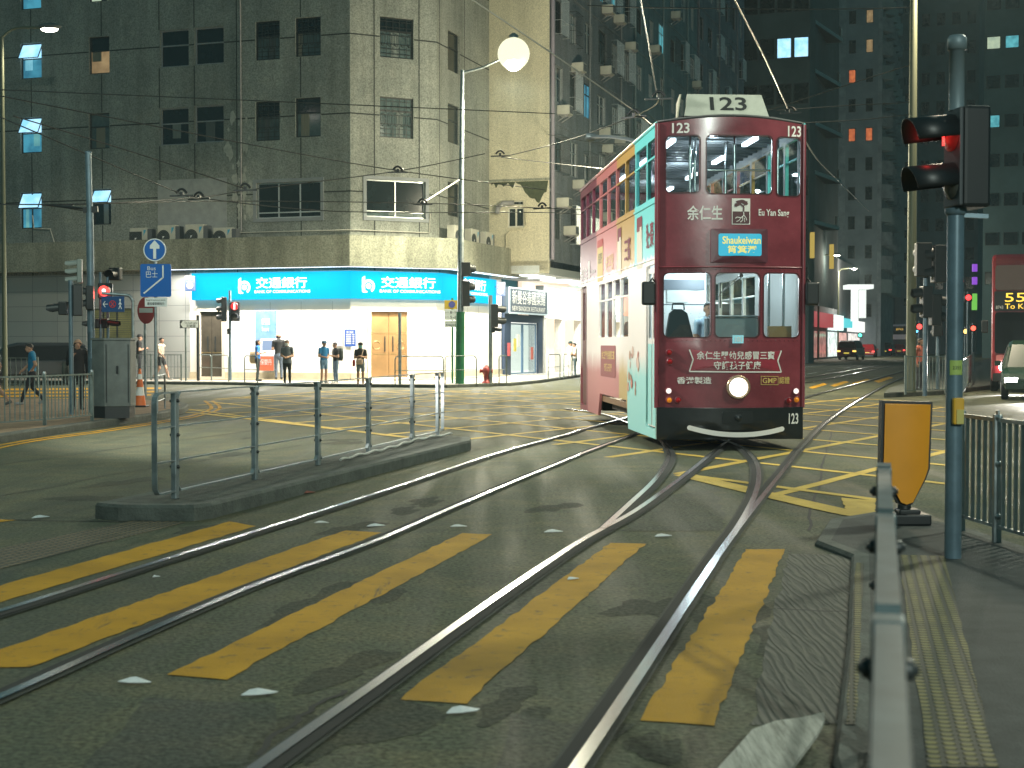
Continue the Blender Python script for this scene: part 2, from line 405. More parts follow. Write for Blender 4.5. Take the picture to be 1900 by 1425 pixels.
# asphalt seams, cracks and patches
s = MB()
for pts in ([(-60, 962), (60, 966), (200, 968), (330, 970)], [(-40, 868), (120, 846), (330, 818), (600, 782)], [(-30, 925), (90, 906), (190, 884), (330, 862), (560, 826)],
            [(470, 1400), (560, 1330), (640, 1280)], [(1545, 800), (1530, 850), (1520, 900), (1506, 940), (1500, 985)], [(1440, 1130), (1490, 1133), (1580, 1136)]):
    q = catmull([G(*p) for p in pts], 7); q = [p + V((random.uniform(-.02, .02), random.uniform(-.02, .02), 0)) for p in q]
    strip(s, q, 0, random.uniform(.02, .04), .0035)
struct('road_seams', s, M_seam)
s = MB()
for q in ([(1185, 930), (1330, 905), (1345, 985), (1150, 985)], [(880, 1120), (1010, 1040), (1130, 1060), (1000, 1160)], [(600, 770), (680, 755), (830, 762), (700, 772)],
          [(250, 1300), (520, 1310), (480, 1425), (150, 1425)], [(930, 1330), (1190, 1345), (1080, 1440), (900, 1440)]):
    flat(s, [G(*p) for p in q], .0025, .25, .06)
struct('asphalt_patches', s, asphalt('patched_asphalt', (.046, .054, .043), (.078, .084, .066), (.10, .094, .064)))
M_oil = asphalt('oily_asphalt', (.034, .040, .031), (.070, .076, .056), (.09, .082, .052), .75, .92)
s = MB(); rn = random.Random(12)
for i in range(30):
    c = G(rn.uniform(150, 1500), rn.choice((rn.uniform(800, 1000), rn.uniform(980, 1400)))); r0 = rn.uniform(.06, .30); st_ = rn.uniform(1, 2.6); ph = rn.uniform(0, 6)
    pts = []
    for t in np.linspace(0, 2 * pi, 22)[:-1]:
        q = r0 * (1 + .35 * sin(2 * t + ph) + .2 * sin(5 * t + 2 * ph) + rn.uniform(-.12, .12)); x, y = q * cos(t), q * sin(t) * st_; pts.append((c.x + x + y * .23, c.y + y))
    s.panel(pts, [], lambda x, y, o: V((x, y, .0016 + .00001 * i)))
tag(s.build('oil_stains', M_oil), kind='structure')
# combed concrete in front of the right island
k = NB('combed_concrete'); wv = k.nt.nodes.new('ShaderNodeTexWave'); wv.inputs['Scale'].default_value = 7; wv.inputs['Distortion'].default_value = 9; wv.inputs['Detail'].default_value = 4; wv.inputs['Detail Scale'].default_value = 2
k.L(k.mapping((1, .12, 1), (0, 0, radians(8))), wv.inputs['Vector']); nz = k.noise(3, 5)
k.L(k.mix(k.ramp(wv.outputs['Fac'], [(0, (.35, .35, .35)), (1, (1, 1, 1))]), (.05, .052, .044), k.ramp(nz.outputs['Fac'], [(.3, (.085, .085, .068)), (.7, (.12, .115, .088))])), k.b.inputs['Base Color'])
k.b.inputs['Roughness'].default_value = .85; k.bump(wv.outputs['Fac'], .6, .02)
s = MB(); flat(s, [G(1460, 1028), G(1592, 1030), G(1578, 1345), G(1395, 1345)], .003, .2, .02); struct('combed_concrete_patch', s, k.m)

# tactile paving: studded tiles
def studs(name, per, base, lo, hi):
    k = NB(name); c = k.nt.nodes.new('ShaderNodeSeparateXYZ'); k.L(k.mapping((1, 1, 1), (0, 0, radians(13))), c.inputs[0])
    h = k.math('MULTIPLY', k.math('SINE', k.math('MULTIPLY', c.outputs[0], 2 * pi / per)), k.math('SINE', k.math('MULTIPLY', c.outputs[1], 2 * pi / per)))
    h = k.ramp(k.math('ABSOLUTE', h), [(.25, (0, 0, 0)), (.6, (1, 1, 1))]); nz = k.noise(2.5, 6, .7)
    k.L(k.mix(h, base, k.ramp(nz.outputs['Fac'], [(.35, lo), (.7, hi)])), k.b.inputs['Base Color']); k.b.inputs['Roughness'].default_value = .75; k.bump(h, .9, .02); return k.m
M_tact = studs('tactile_tiles', .13, (.036, .038, .022), (.10, .095, .035), (.22, .19, .055))
M_btact = studs('brown_tactile', .15, (.036, .037, .028), (.12, .085, .04), (.20, .145, .07))
s = MB(); flat(s, [G(-160, 1052), G(250, 966), G(345, 970), G(-160, 1096)], .004, .3, .01); struct('brown_tactile_strip', s, M_btact)

# pavements and islands with kerbs
def slab(name, pts, z, m=M_pave, kw=.16, kname=None):
    pts = [V((p.x, p.y, 0)) for p in pts]; n = len(pts); cen = sum(pts, V((0, 0, 0))) / n
    ar = sum(a.x * b.y - b.x * a.y for a, b in zip(pts, pts[1:] + pts[:1]))
    if ar < 0: pts.reverse()
    inn = []
    for i in range(n):
        a, b, c = pts[i - 1], pts[i], pts[(i + 1) % n]; d1 = (b - a).normalized(); d2 = (c - b).normalized()
        nn = (V((-d1.y, d1.x, 0)) + V((-d2.y, d2.x, 0))); nn = nn / max(.35, nn.length_squared / 2); inn.append(b + nn * kw)
    s = MB(); zk = V((0, 0, z)); top = [p + (q - p).normalized() * .02 + zk for p, q in zip(pts, inn)]; low = [p + V((0, 0, z - .025)) for p in pts]
    for i in range(n):
        j = (i + 1) % n
        s.quad(pts[i], pts[j], low[j], low[i]); s.quad(low[i], low[j], top[j], top[i]); s.quad(top[i], top[j], inn[j] + zk, inn[i] + zk)
    struct(kname or name + '_kerb', s, M_kerb)
    s = MB(); s.panel([(p.x, p.y) for p in inn], [], lambda x, y, o: V((x, y, z))); struct(name, s, m)
M_isl = mat('dirty_island_top', (.058, .065, .052), .9, var=.55, vscale=6, bump=.8, bscale=50)
slab('traffic_island', [V((-3.70, 13.1, 0)), V((-3.45, 12.93, 0)), V((-2.78, 12.9, 0)), V((-2.66, 13.1, 0)), V((-.60, 21.6, 0)), V((-.62, 22.3, 0)), V((-.9, 22.7, 0)), V((-1.4, 22.6, 0))], .14, M_isl, .14)
M_brick = mat('brown_paving', (.23, .15, .09), .85, var=.45, vscale=4, bump=.4, bscale=70)
slab('left_pavement', [V((-9.6, 8, 0)), G(0, 822), G(180, 794), G(300, 777), G(342, 767), G(350, 760), G(330, 753), G(200, 750), G(0, 748), V((-30, 40, 0)), V((-30, 8, 0))], .13, M_brick, .18)
kb = [V((-27, 60.5, 0)), V((-20.5, 58.6, 0)), V((-14.5, 56.8, 0)), G(430, 714.5), G(560, 718), G(715, 719), G(830, 720), G(950, 716), G(1000, 711), G(1034, 706), G(1076, 700)]
kb = [V((-50, 78, 0))] + kb + [nu(-18.2, 80), nu(-18.2, 300), nu(-40, 300), nu(-45, 95), V((-55, 95, 0))]
slab('bank_pavement', kb, .12, M_pave, .2)
slab('tram_stop_island', [G(1640, 738), G(1740, 733), nu(1.2, 60), nu(1.2, 160), nu(-1.2, 160), G(1648, 728)], .14, M_kerb, .15)
M_dark = mat('dark_pavement', (.042, .048, .044), .85, var=.4, vscale=5, bump=.5, bscale=80)
slab('near_island', [G(1512, 1013), G(1538, 972), G(1600, 962), V((3.3, 13.3, 0)), V((3.72, 12.3, 0)), V((3.86, 10.5, 0)), V((4.2, 6, 0)), V((4.2, -3, 0)), V((.2, -3, 0)), G(1545, 1425), G(1572, 1200), G(1580, 1040)], .045, M_dark, .12)
s = MB(); flat(s, [G(1668, 1030, .045), G(1752, 1032, .045), G(1852, 1425, .045), G(1722, 1425, .045)], .049, .2, .006)
flat(s, [G(1588, 1045, .045), G(1603, 1045, .045), G(1588, 1345, .045), G(1570, 1345, .045)], .049, .2, .006); struct('yellow_tactile_strips', s, M_tact)
# far side of the avenue
s = MB(); s.prism([nu(9.5, 60), nu(9.5, 400), nu(16, 400), nu(16, 60)], (0, 0, .12)); struct('right_pavement', s, M_pave)
# ================================================================ BUILDINGS
def concrete(name, base, dark, light, speck=17, rough=.9, stain=.6):
    k = NB(name); big = k.noise(.35, 6, .65); mid = k.noise(2.2, 6, .7); sp = k.noise(speck, 3, .55)
    run = k.noise(1., 5, .6, k.mapping((1.7, 1.7, .12)))
    a = k.ramp(big.outputs['Fac'], [(.3, dark), (.7, base)]); a = k.mix(k.ramp(mid.outputs['Fac'], [(.55, (0, 0, 0)), (.8, (.8, .8, .8))]), a, light)
    a = k.mix(stain, a, k.ramp(run.outputs['Fac'], [(.32, (.55, .55, .53)), (.6, (1.05, 1.05, 1.05))]), 'MULTIPLY')
    a = k.mix(.8, a, k.ramp(sp.outputs['Fac'], [(.36, (.62, .62, .62)), (.5, (1, 1, 1)), (.66, (1.3, 1.3, 1.27))]), 'MULTIPLY')
    k.L(a, k.b.inputs['Base Color']); k.b.inputs['Roughness'].default_value = rough; k.bump(sp.outputs['Fac'], .5, .02); return k.m
M_peb = concrete('pebble_dash', (.34, .35, .31), (.21, .23, .21), (.42, .42, .37))
M_par = concrete('parapet_concrete', (.33, .33, .26), (.2, .21, .17), (.42, .41, .33), stain=.8)
M_plas = concrete('cream_plaster', (.62, .57, .42), (.50, .46, .34), (.66, .60, .46), speck=30, stain=.35)
M_old = concrete('dark_plaster', (.28, .30, .32), (.17, .19, .21), (.33, .34, .34), speck=20)
M_old2 = concrete('purple_grey_plaster', (.34, .31, .35), (.2, .19, .22), (.38, .36, .39), speck=20)
M_old3 = concrete('teal_grey_plaster', (.24, .33, .35), (.16, .22, .24), (.28, .36, .38), speck=20)
M_patch = mat('grey_render_patch', (.34, .35, .34), .8, var=.2, vscale=3)
M_border = mat('window_surround', (.27, .29, .30), .75, var=.15, vscale=4)
M_frame_d = mat('dark_bronze_frame', (.02, .024, .024), .45)
M_frame_l = mat('aluminium_frame', (.55, .58, .58), .35, .6)
M_pane_d = mat('dark_window_glass', (.012, .02, .022), .12, var=.5, vscale=1.5, spec=.6)
M_pane_g = mat('curtained_glass', (.10, .14, .14), .12, var=.35, vscale=2.5)
def roomglow(name, c, s, c2):
    k = NB(name); n = k.noise(1.6, 3, .5); col = k.ramp(n.outputs['Fac'], [(.35, c2), (.65, c)])
    k.L(col, k.b.inputs['Emission Color']); k.b.inputs['Emission Strength'].default_value = s; k.b.inputs['Base Color'].default_value = (.02, .03, .03, 1); k.b.inputs['Roughness'].default_value = .15
    k.m.cycles.emission_sampling = 'NONE'; return k.m
M_lit_b = roomglow('lit_blue_room', (.05, .26, .36), 1., (.02, .12, .19))
M_lit_bb = roomglow('bright_blue_tube_glow', (.45, .75, .95), 1.3, (.22, .55, .8))
M_lit_w = roomglow('lit_warm_room', (.36, .25, .12), .8, (.20, .13, .06))
M_lit_g = roomglow('lit_office_room', (.45, .55, .38), .9, (.3, .4, .3))
M_lit_c = roomglow('lit_cyan_window', (.12, .5, .55), .8, (.05, .25, .3))
M_groovel = mat('panel_groove', (.03, .034, .032), .9)
M_pipe = mat('old_pipe', (.30, .29, .29), .6, var=.3, vscale=5)
M_pvc = mat('pale_pipe', (.5, .48, .42), .6)

wr_ = random.Random(21)
CUR_L = [roomglow('lit_curtain_pale', (.20, .5, .6), 1., (.12, .36, .46)), roomglow('lit_curtain_deep', (.03, .16, .24), 1., (.02, .1, .16)), roomglow('lit_curtain_green', (.12, .34, .34), 1., (.06, .2, .24))]
CUR_D = [mat('grey_curtain', (.16, .19, .18), .8), mat('dull_curtain', (.08, .10, .10), .8), mat('beige_blind', (.22, .20, .15), .8)]
def wallgrid(mb, pl, s0, s1, z0, z1, holes=(), depth=.16, off=0, step=9):
    ss = sorted({s0, s1, *[h[0] for h in holes], *[h[2] for h in holes]}); zs = sorted({z0, z1, *[h[1] for h in holes], *[h[3] for h in holes]})
    for a, b in zip(ss, ss[1:]):
        for c, d in zip(zs, zs[1:]):
            m = ((a + b) / 2, (c + d) / 2)
            if any(h[0] < m[0] < h[2] and h[1] < m[1] < h[3] for h in holes): continue
            mb.quad(pl.pt(a, c, off), pl.pt(b, c, off), pl.pt(b, d, off), pl.pt(a, d, off))
    for a, c, b, d in holes:
        q = [(a, c), (b, c), (b, d), (a, d)]
        for (x, y), (x2, y2) in zip(q, q[1:] + q[:1]):
            mb.quad(pl.pt(x, y, off), pl.pt(x2, y2, off), pl.pt(x2, y2, off - depth), pl.pt(x, y, off - depth))
def pbox(mb, pl, s0, z0, s1, z1, o0, o1, mi=0):
    return mb.prism([pl.pt(s0, z0, o0), pl.pt(s1, z0, o0), pl.pt(s1, z1, o0), pl.pt(s0, z1, o0)], pl.n * (o1 - o0), mi=mi)
def frame(mb, pl, r, wd, o0, o1, bars_v=(), bars_h=()):
    a, c, b, d = r
    pbox(mb, pl, a, c, b, c + wd, o0, o1); pbox(mb, pl, a, d - wd, b, d, o0, o1); pbox(mb, pl, a, c + wd, a + wd, d - wd, o0, o1); pbox(mb, pl, b - wd, c + wd, b, d - wd, o0, o1)
    for v in bars_v: pbox(mb, pl, a + (b - a) * v - wd / 2, c + wd, a + (b - a) * v + wd / 2, d - wd, o0, o1 - .004)
    for h in bars_h: pbox(mb, pl, a + wd, c + (d - c) * h - wd / 2, b - wd, c + (d - c) * h + wd / 2, o0, o1 - .002)
def window(pl, r, par, fm, pm, bars_v=(), bars_h=(.62,), wd=.06, depth=.16, top=None, sash=False, grille=False, label=None):
    a, c, b, d = r; m = MB(); frame(m, pl, r, wd, -depth + .02, -depth + .07, bars_v, bars_h)
    f = m.build('window', fm, par)
    if label: f['label'] = label
    h = c + (d - c) * (bars_h[-1] if bars_h else 1)
    p = MB(); p.quad(*[pl.pt(x, y, -depth + .03) for x, y in ((a, c), (b, c), (b, h), (a, h))]); p.build('pane', pm, f)
    if h < d - .01:
        p = MB(); e = .32 if sash else 0
        p.quad(pl.pt(a + .03, h, -depth + .035 + e), pl.pt(b - .03, h, -depth + .035 + e), pl.pt(b - .03, d - .03, -depth + .035), pl.pt(a + .03, d - .03, -depth + .035)); p.build('sash_pane', top or pm, f)
        if sash:
            q = MB()
            for x in (a + .03, b - .03): q.beam(pl.pt(x, h, -depth + .04 + e), pl.pt(x, d - .03, -depth + .04), .03, .03)
            q.beam(pl.pt(a + .03, h, -depth + .04 + e), pl.pt(b - .03, h, -depth + .04 + e), .03, .03); q.build('sash_frame', fm, f)
            q = MB(); q.quad(*[pl.pt(x, y, -depth + .025) for x, y in ((a, h), (b, h), (b, d), (a, d))]); q.build('lit_room', M_lit_bb, f)
    if pm in (M_pane_g, M_lit_b, M_lit_w) or wr_.random() < .3:
        q = MB(); x0 = a + (b - a) * wr_.uniform(.06, .55); x1 = min(b - wd, x0 + (b - a) * wr_.uniform(.15, .45)); lo_ = c + wd if wr_.random() < .6 else c + (h - c) * wr_.uniform(.3, .6)
        n_ = 6; q.add([pl.pt(x0 + (x1 - x0) * i / n_, z_, -depth + .036 + .008 * (i % 2)) for i in range(n_ + 1) for z_ in (lo_, h - .02)], [[2 * i, 2 * i + 2, 2 * i + 3, 2 * i + 1] for i in range(n_)])
        q.build('curtain', wr_.choice(CUR_L) if pm in (M_lit_b,) else wr_.choice(CUR_D), f)
    if grille:
        q = MB(); nx = max(3, round((b - a) / .27)); o = -depth + .10
        for zz in [c + (d - c) * t for t in (.1, .22, .34, .56, .68, .76, .90)]: pbox(q, pl, a + wd, zz - .011, b - wd, zz + .011, o, o + .015)
        for i in range(1, nx):
            x = a + (b - a) * i / nx; pbox(q, pl, x - .011, c + wd, x + .011, c + (d - c) * .3, o + .002, o + .017); pbox(q, pl, x - .011, c + (d - c) * .6, x + .011, d - wd, o + .002, o + .017)
        for i in range(nx):
            x0 = a + (b - a) * (i + .22) / nx; x1 = a + (b - a) * (i + .78) / nx; z0 = c + (d - c) * .29; z1 = c + (d - c) * .60
            q.tube([pl.pt(x, z, o + .01) for x, z in ((x0, z0 + .07), (x0, z1 - .07), (x0 + .06, z1), (x1 - .06, z1), (x1, z1 - .07), (x1, z0 + .07), (x1 - .06, z0), (x0 + .06, z0), (x0, z0 + .07))], .013, 4, smooth=False)
        q.build('grille', M_frame_d, f)
    return f

# ---- the bank's corner building: long side-street face, chamfered corner, short face on the avenue
A = V((-6.24, 57.3, 0)); B = A + V((.889, .459, 0)) * 3.66; LF = 16.4
PL = Plane(A + V((-.949, .316, 0)) * LF, (.949, -.316, 0)); PC = Plane(A, (B - A)); PR = Plane(B, U)
C = B + U * 6.3; TOPZ = 19.0
bank = thing('corner_building', 'grey pebble-dash concrete corner block with grilled windows above the blue bank sign', 'building', A)
wins = []   # plane, px rect, frame, pane, bars_v, bars_h, top, sash, grille, label
D, Lb = M_frame_d, M_lit_b
for y0, y1 in ((80, 146), (218, 284), (357, 424)): wins.append((PL, (38, y0, 77, y1), D, Lb, (.5,) if y0 > 300 else (), (.56,), M_lit_bb, True, False, 'window with tilted top sash glowing blue'))
wins.append((PL, (38, -40, 76, 17), D, Lb, (), (.56,), Lb, False, False, None))
wins.append((PL, (165, 68, 203, 137), D, M_lit_w, (), (.62,), M_pane_d, False, False, 'window with warm lit lower pane'))
wins.append((PL, (165, 210, 203, 276), D, M_pane_g, (), (.62,), M_pane_g, False, False, None))
wins.append((PL, (171, 351, 206, 417), D, M_pane_d, (), (.62,), M_lit_bb, True, False, 'window with glowing tilted top sash'))
wins.append((PL, (165, -60, 203, 3), D, M_lit_g, (), (.62,), M_pane_d, False, False, None))
for x0, x1, dy in ((297, 350, 3), (361, 415, -2)):
    for y0, y1 in ((52 + dy, 121 + dy), (197 + dy, 266 + dy), (-90, -25)): wins.append((PL, (x0, y0, x1, y1), M_border if y0 > 0 else D, M_pane_d, (), (.58,), M_pane_d, False, False, None))
for x0, x1, dy in ((474, 519, 4), (548, 595, -3)):
    for y0, y1, g_ in ((35 + dy, 107 + dy, True), (184 + dy, 257 + dy, x0 < 500), (-110, -38, False)): wins.append((PL, (x0, y0, x1, y1), D, M_pane_g, (), (.62,), M_pane_d, False, g_, None))
wins.append((PL, (476, 338, 595, 404), M_frame_l, M_pane_d, (.333, .667), (.16,), M_pane_d, False, False, 'wide three-light window with pale frame and grey surround'))
wins.append((PC, (705, 33, 767, 108), D, M_pane_g, (), (.66,), M_pane_d, False, True, None))
wins.append((PC, (705, 181, 767, 256), D, M_pane_g, (), (.66,), M_pane_g, False, True, None))
wins.append((PC, (705, -110, 767, -35), D, M_pane_d, (), (.66,), M_pane_g, False, False, None))
wins.append((PC, (680, 335, 789, 404), M_frame_l, M_pane_g, (.5,), (.16,), M_pane_d, False, False, 'wide two-light window with pale frame and grey surround'))
for y0, y1 in ((60, 134), (195, 267), (340, 402), (-80, -5)): wins.append((PR, (831, y0, 853, y1), D, M_pane_d, (), (.6,), M_pane_d, False, False, None))
ZW = 4.4; DO = {}
for pl, s0, s1 in ((PL, 0, LF), (PC, 0, (B - A).length), (PR, 0, 6.3)):
    rs = [pl.rect(*w_[1]) for w_ in wins if w_[0] is pl]
    m = MB(); wallgrid(m, pl, s0, s1, ZW, TOPZ, rs); o = m.build('wall', M_peb, bank)
    m = MB()                                     # grooves between cast panels
    for z in [pl.hit((60 if pl is PL else 730 if pl is PC else 860), y)[1] for y in ((190, 330, 42) if pl is PL else (165, 318, 20) if pl is PC else (180, 350, 30))][:1] and [7.45, 10.45, 13.5, 16.5]:
        cuts = sorted([(r[0] - .02, r[2] + .02) for r in rs if r[1] - .05 < z < r[3] + .05]); x = s0
        for c0, c1 in cuts + [(s1, s1)]:
            if c0 > x: pbox(m, pl, x, z - .025, c0, z + .025, -.02, .004)
            x = max(x, c1)
    for xx in {id(PL): (1.9, 5.3, 8.0, 9.6, 11.5, 14.3), id(PC): (1.0, 2.9), id(PR): (.3, 3.2)}[id(pl)]:
        cuts = sorted([(r[1] - .02, r[3] + .02) for r in rs if r[0] - .05 < xx < r[2] + .05]); z = ZW
        for c0, c1 in cuts + [(TOPZ, TOPZ)]:
            if c0 > z: pbox(m, pl, xx - .022, z, xx + .022, c0, -.02, .005)
            z = max(z, c1)
    m.build('panel_joints', M_groovel, bank)
    for w_, r in zip([w_ for w_ in wins if w_[0] is pl], rs):
        f = window(pl, r, bank, w_[2], w_[3], w_[4], w_[5], top=w_[6], sash=w_[7], grille=w_[8], label=w_[9], wd=.05 if w_[2] is not M_frame_l else .045)
        if w_[2] is M_frame_l:
            m = MB(); e = .14; frame(m, pl, (r[0] - e, r[1] - e, r[2] + e, r[3] + e), e - .003, -.05, .035); m.build('surround', M_border, f)
m = MB(); m.panel([(p.x, p.y) for p in (PL.pt(0, 0), A, B, C, C + V((-14, 8, 0)), PL.pt(0, 0) + V((0, 10, 0)))], [], lambda x, y, o: V((x, y, TOPZ))); m.build('roof', M_par, bank)
m = MB(); wl = Plane(PL.pt(0, 0) + U * 14, -U); wallgrid(m, wl, 0, 14, 0, TOPZ); m.build('wall', M_peb, bank)
m = MB(); r = PL.rect(293, 332, 421, 415); pbox(m, PL, r[0], 5.7, r[2], r[3], -.02, .012); m.build('render_patch', M_patch, bank)
m = MB(); rn = random.Random(4)
for i in range(26):
    x, y = 446 + rn.gauss(0, 13), rn.uniform(215, 405); a_, z = PL.hit(x, y); r0 = rn.uniform(.05, .17)
    m.panel([(a_ + r0 * cos(t) * rn.uniform(.5, 1.2), z + 1.7 * r0 * sin(t) * rn.uniform(.5, 1.3)) for t in np.linspace(0, 2 * pi, 12)[:-1]], [], lambda u, v, o: PL.pt(u, v, .006 + .0002 * i))
tag(m.build('peeling_stains', mat('pale_stain', (.44, .44, .39), .9, var=.3, vscale=6), bank), kind='stuff')
m = MB()
for x in (448,): s_, z = PL.hit(x, 200); m.tube([PL.pt(s_, 6.0, .06), PL.pt(s_, TOPZ, .06)], .035, 6)
m.build('conduit', M_pipe, bank); m = MB()
s_, _ = PL.hit(62, 430); m.tube([PL.pt(s_, 6.9, .05), PL.pt(s_ + .1, 6.35, .1), PL.pt(s_ + .9, 6.3, .1), PL.pt(s_ + 1.1, 5.7, .1)], .03, 6)
m.build('conduit', M_pvc, bank); m = MB()
z = 5.95; m.tube([PL.pt(9.8, z, .05), PL.pt(LF - .05, z, .05), PC.pt(.1, z, .06), PC.pt(3.3, z, .05), PC.pt(3.35, 6.7, .05)], .02, 6); m.build('conduit', M_pvc, bank)
# parapet band over the pavement, following the corner
def offpoly(o, l0=0., l1=8.85):
    def isect(p, d, q, e):
        t = ((q.x - p.x) * e.y - (q.y - p.y) * e.x) / (d.x * e.y - d.y * e.x); return p + d * t
    a = PL.pt(l0, 0, o); b = isect(PL.pt(0, 0, o), PL.d, PC.pt(0, 0, o), PC.d); c = isect(PC.pt(0, 0, o), PC.d, PR.pt(0, 0, o), PR.d); return [a, b, c, PR.pt(l1, 0, o)]
op = offpoly(1.0); m = MB()
ob, ot = 4.5, 5.69
for a, b in zip(op, op[1:]): m.quad(a + UP * ob, b + UP * ob, b + UP * ot, a + UP * ot)
oi = offpoly(.78)
for a, b, c, d in zip(op, op[1:], oi, oi[1:]): m.quad(a + UP * ot, b + UP * ot, d + UP * ot, c + UP * ot); m.quad(c + UP * ot, d + UP * ot, d + UP * 5.3, c + UP * 5.3)
m.quad(op[-1] + UP * ob, oi[-1] + UP * ob, oi[-1] + UP * ot, op[-1] + UP * ot); m.quad(op[0] + UP * ob, op[0] + UP * ot, oi[0] + UP * ot, oi[0] + UP * ob)
m.build('parapet', M_par, bank)
m = MB(); i0 = offpoly(-.05)
for a, b, c, d in zip(op, op[1:], i0, i0[1:]): m.quad(a + UP * (ob + .02), c + UP * (ob + .02), d + UP * (ob + .02), b + UP * (ob + .02)); m.quad(a + UP * 5.3, b + UP * 5.3, d + UP * 5.3, c + UP * 5.3)
m.build('canopy_slab', M_par, bank)
# ground floor: tiled part to the left, white panelled bank front
M_tile = NB('grey_wall_tiles'); k = M_tile; bt = k.nt.nodes.new('ShaderNodeTexBrick'); bt.inputs['Scale'].default_value = 1; bt.offset = 0
bt.inputs['Brick Width'].default_value = 1.15; bt.inputs['Row Height'].default_value = .62; bt.inputs['Mortar Size'].default_value = .008
for i, c in ((1, (.34, .35, .33)), (2, (.31, .33, .32)), (3, (.12, .13, .13))): bt.inputs[i].default_value = (*c, 1)
mp = k.nt.nodes.new('ShaderNodeMapping'); mp.inputs['Rotation'].default_value = (radians(90), 0, 0); k.L(k.tc.outputs['Object'], mp.inputs['Vector']); k.L(mp.outputs[0], bt.inputs['Vector'])
k.L(bt.outputs['Color'], k.b.inputs['Base Color']); k.b.inputs['Roughness'].default_value = .35; M_tile = k.m
M_white = mat('white_wall_panel', (.80, .78, .72), .4, var=.06, vscale=1.5)
M_plinth = mat('beige_plinth', (.50, .44, .32), .5, var=.2, vscale=4)
M_jw = mat('panel_shadow_gap', (.35, .33, .29), .8)
M_dglass = mat('dark_door_glass', (.07, .06, .045), .12, var=.3, vscale=2)
M_wood = mat('golden_wood_door', (.25, .145, .06), .35, var=.25, vscale=1.2)
M_brass = mat('brass', (.65, .5, .25), .3, .9)
sW = PL.hit(352, 600)[0]
m = MB(); sg0, sg1 = PL.hit(160, 600)[0], PL.hit(245, 600)[0]; zg0, zg1 = 1.65, 3.0
wallgrid(m, PL, 0, sW, 0, 4.52, [(sg0, zg0, sg1, zg1)], off=-.02); m.build('tiled_ground_wall', M_tile, bank)
m = MB(); frame(m, PL, (sg0, zg0, sg1, zg1), .05, -.12, -.06, (.35, .65)); f = m.build('barred_window', M_frame_d, bank)
m = MB(); pbox(m, PL, sg0, zg0, sg1, zg1, -.17, -.16); m.build('pane', roomglow('yellow_lit_window', (.16, .15, .05), .7, (.09, .09, .03)), f)
m = MB()
for i in range(14): z = zg0 + .08 + i * .09; pbox(m, PL, sg0 + .05, z, sg1 - .05, z + .018, -.1, -.085)
m.build('bars', M_frame_d, f)
holesL = [PL.rect(372, 577, 412, 693)]; hc = PC.rect(688, 577, 756, 693)
for pl, s0, s1, hs in ((PL, sW, LF, holesL), (PC, 0, (B - A).length, [hc]), (PR, 0, 8.0, [])):
    hs = [(h[0], .16, h[2], h[3]) for h in hs]
    m = MB(); wallgrid(m, pl, s0, s1, 0, 4.52, hs, off=-.02, depth=.1); m.build('bank_wall', M_white, bank)
    x = s0
    for c0, c1 in [(h[0] - .12, h[2] + .12) for h in hs] + [(s1, s1)]:
        if c0 > x: m = MB(); pbox(m, pl, x, .1, c0, .42, -.02, .03); m.build('plinth', M_plinth, bank)
        x = c1
    m = MB()
    for x in np.arange(s0 + .9, s1 - .1, 1.35):
        if not any(h[0] - .1 < x < h[2] + .1 for h in hs): pbox(m, pl, x - .006, .43, x + .006, 3.2, -.02, -.016)
    m.build('panel_gaps', M_jw, bank)
    for h in hs:
        m = MB(); frame(m, pl, (h[0] - .13, .12, h[2] + .13, h[3] + .1), .12, -.02, .05); fr = m.build('door_surround', M_white if pl is PC else mat('pale_stone', (.62, .56, .45), .4), bank)
        md = (h[0] + h[2]) / 2; wd = pl is PC
        for x0, x1, sd in ((h[0], md - .008, 1), (md + .008, h[2], -1)):
            m = MB(); pbox(m, pl, x0, .16, x1, h[3], -.1, -.05); dr = m.build('door', M_wood if wd else M_dglass, bank)
            hx = x1 - .16 if sd > 0 else x0 + .16
            m = MB(); pbox(m, pl, hx - .018, 1.25, hx + .018, 1.85, -.05, -.01); m.build('handle', M_frame_d, dr)
            if wd:
                m = MB()
                for z in (1.15, 1.95): pbox(m, pl, x0 + .03, z - .01, x1 - .03, z + .01, -.05, -.045)
                cx = (x0 + x1) / 2 - sd * .12
                m.tube([pl.pt(cx + .16 * cos(t), 1.5 + .16 * sin(t), -.045) for t in np.linspace(.3, 5.6, 16)], .012, 5); m.build('emblem', M_brass, dr)
            else:
                m = MB(); pbox(m, pl, x0 + .02, 1.18, x1 - .02, 1.22, -.05, -.044); m.build('rail_bar', M_brass, dr)
m = MB()
for pl, s0, s1 in ((PL, sW - .3, LF + .05), (PC, -.05, 3.7), (PR, -.05, 7.9)): pbox(m, pl, s0, .1, s1, .17, .02, .36 if pl is not PC else .35)
m.build('entrance_step', M_plinth, bank)
# light strip in the soffit lights the bank wall and the pavement
M_soff = glow('soffit_light', (.75, .85, 1.), 2.2)
os_, oq = offpoly(.95, sW - 1.2, 7.7), offpoly(.55, sW - 1.2, 7.7); m = MB()
for a, b, c, d in zip(os_, os_[1:], oq, oq[1:]): m.quad(a + UP * 4.49, c + UP * 4.49, d + UP * 4.49, b + UP * 4.49)
m.build('soffit_light_strip', M_soff, bank)
for pl, s0, s1, p_ in ((PL, sW - .5, LF, 330), (PC, 0, 3.66, 200), (PR, 0, 7.8, 330)):
    l = area('bank_soffit_lamp', pl.pt((s0 + s1) / 2, 4.46, .88), pl.pt(0, 0), p_ * 4.0, (1., .93, .82), (s1 - s0) * .96, .25); z_ = (UP - pl.n * .12).normalized()
    l.rotation_euler = Matrix((pl.d, z_.cross(pl.d), z_)).transposed().to_euler()

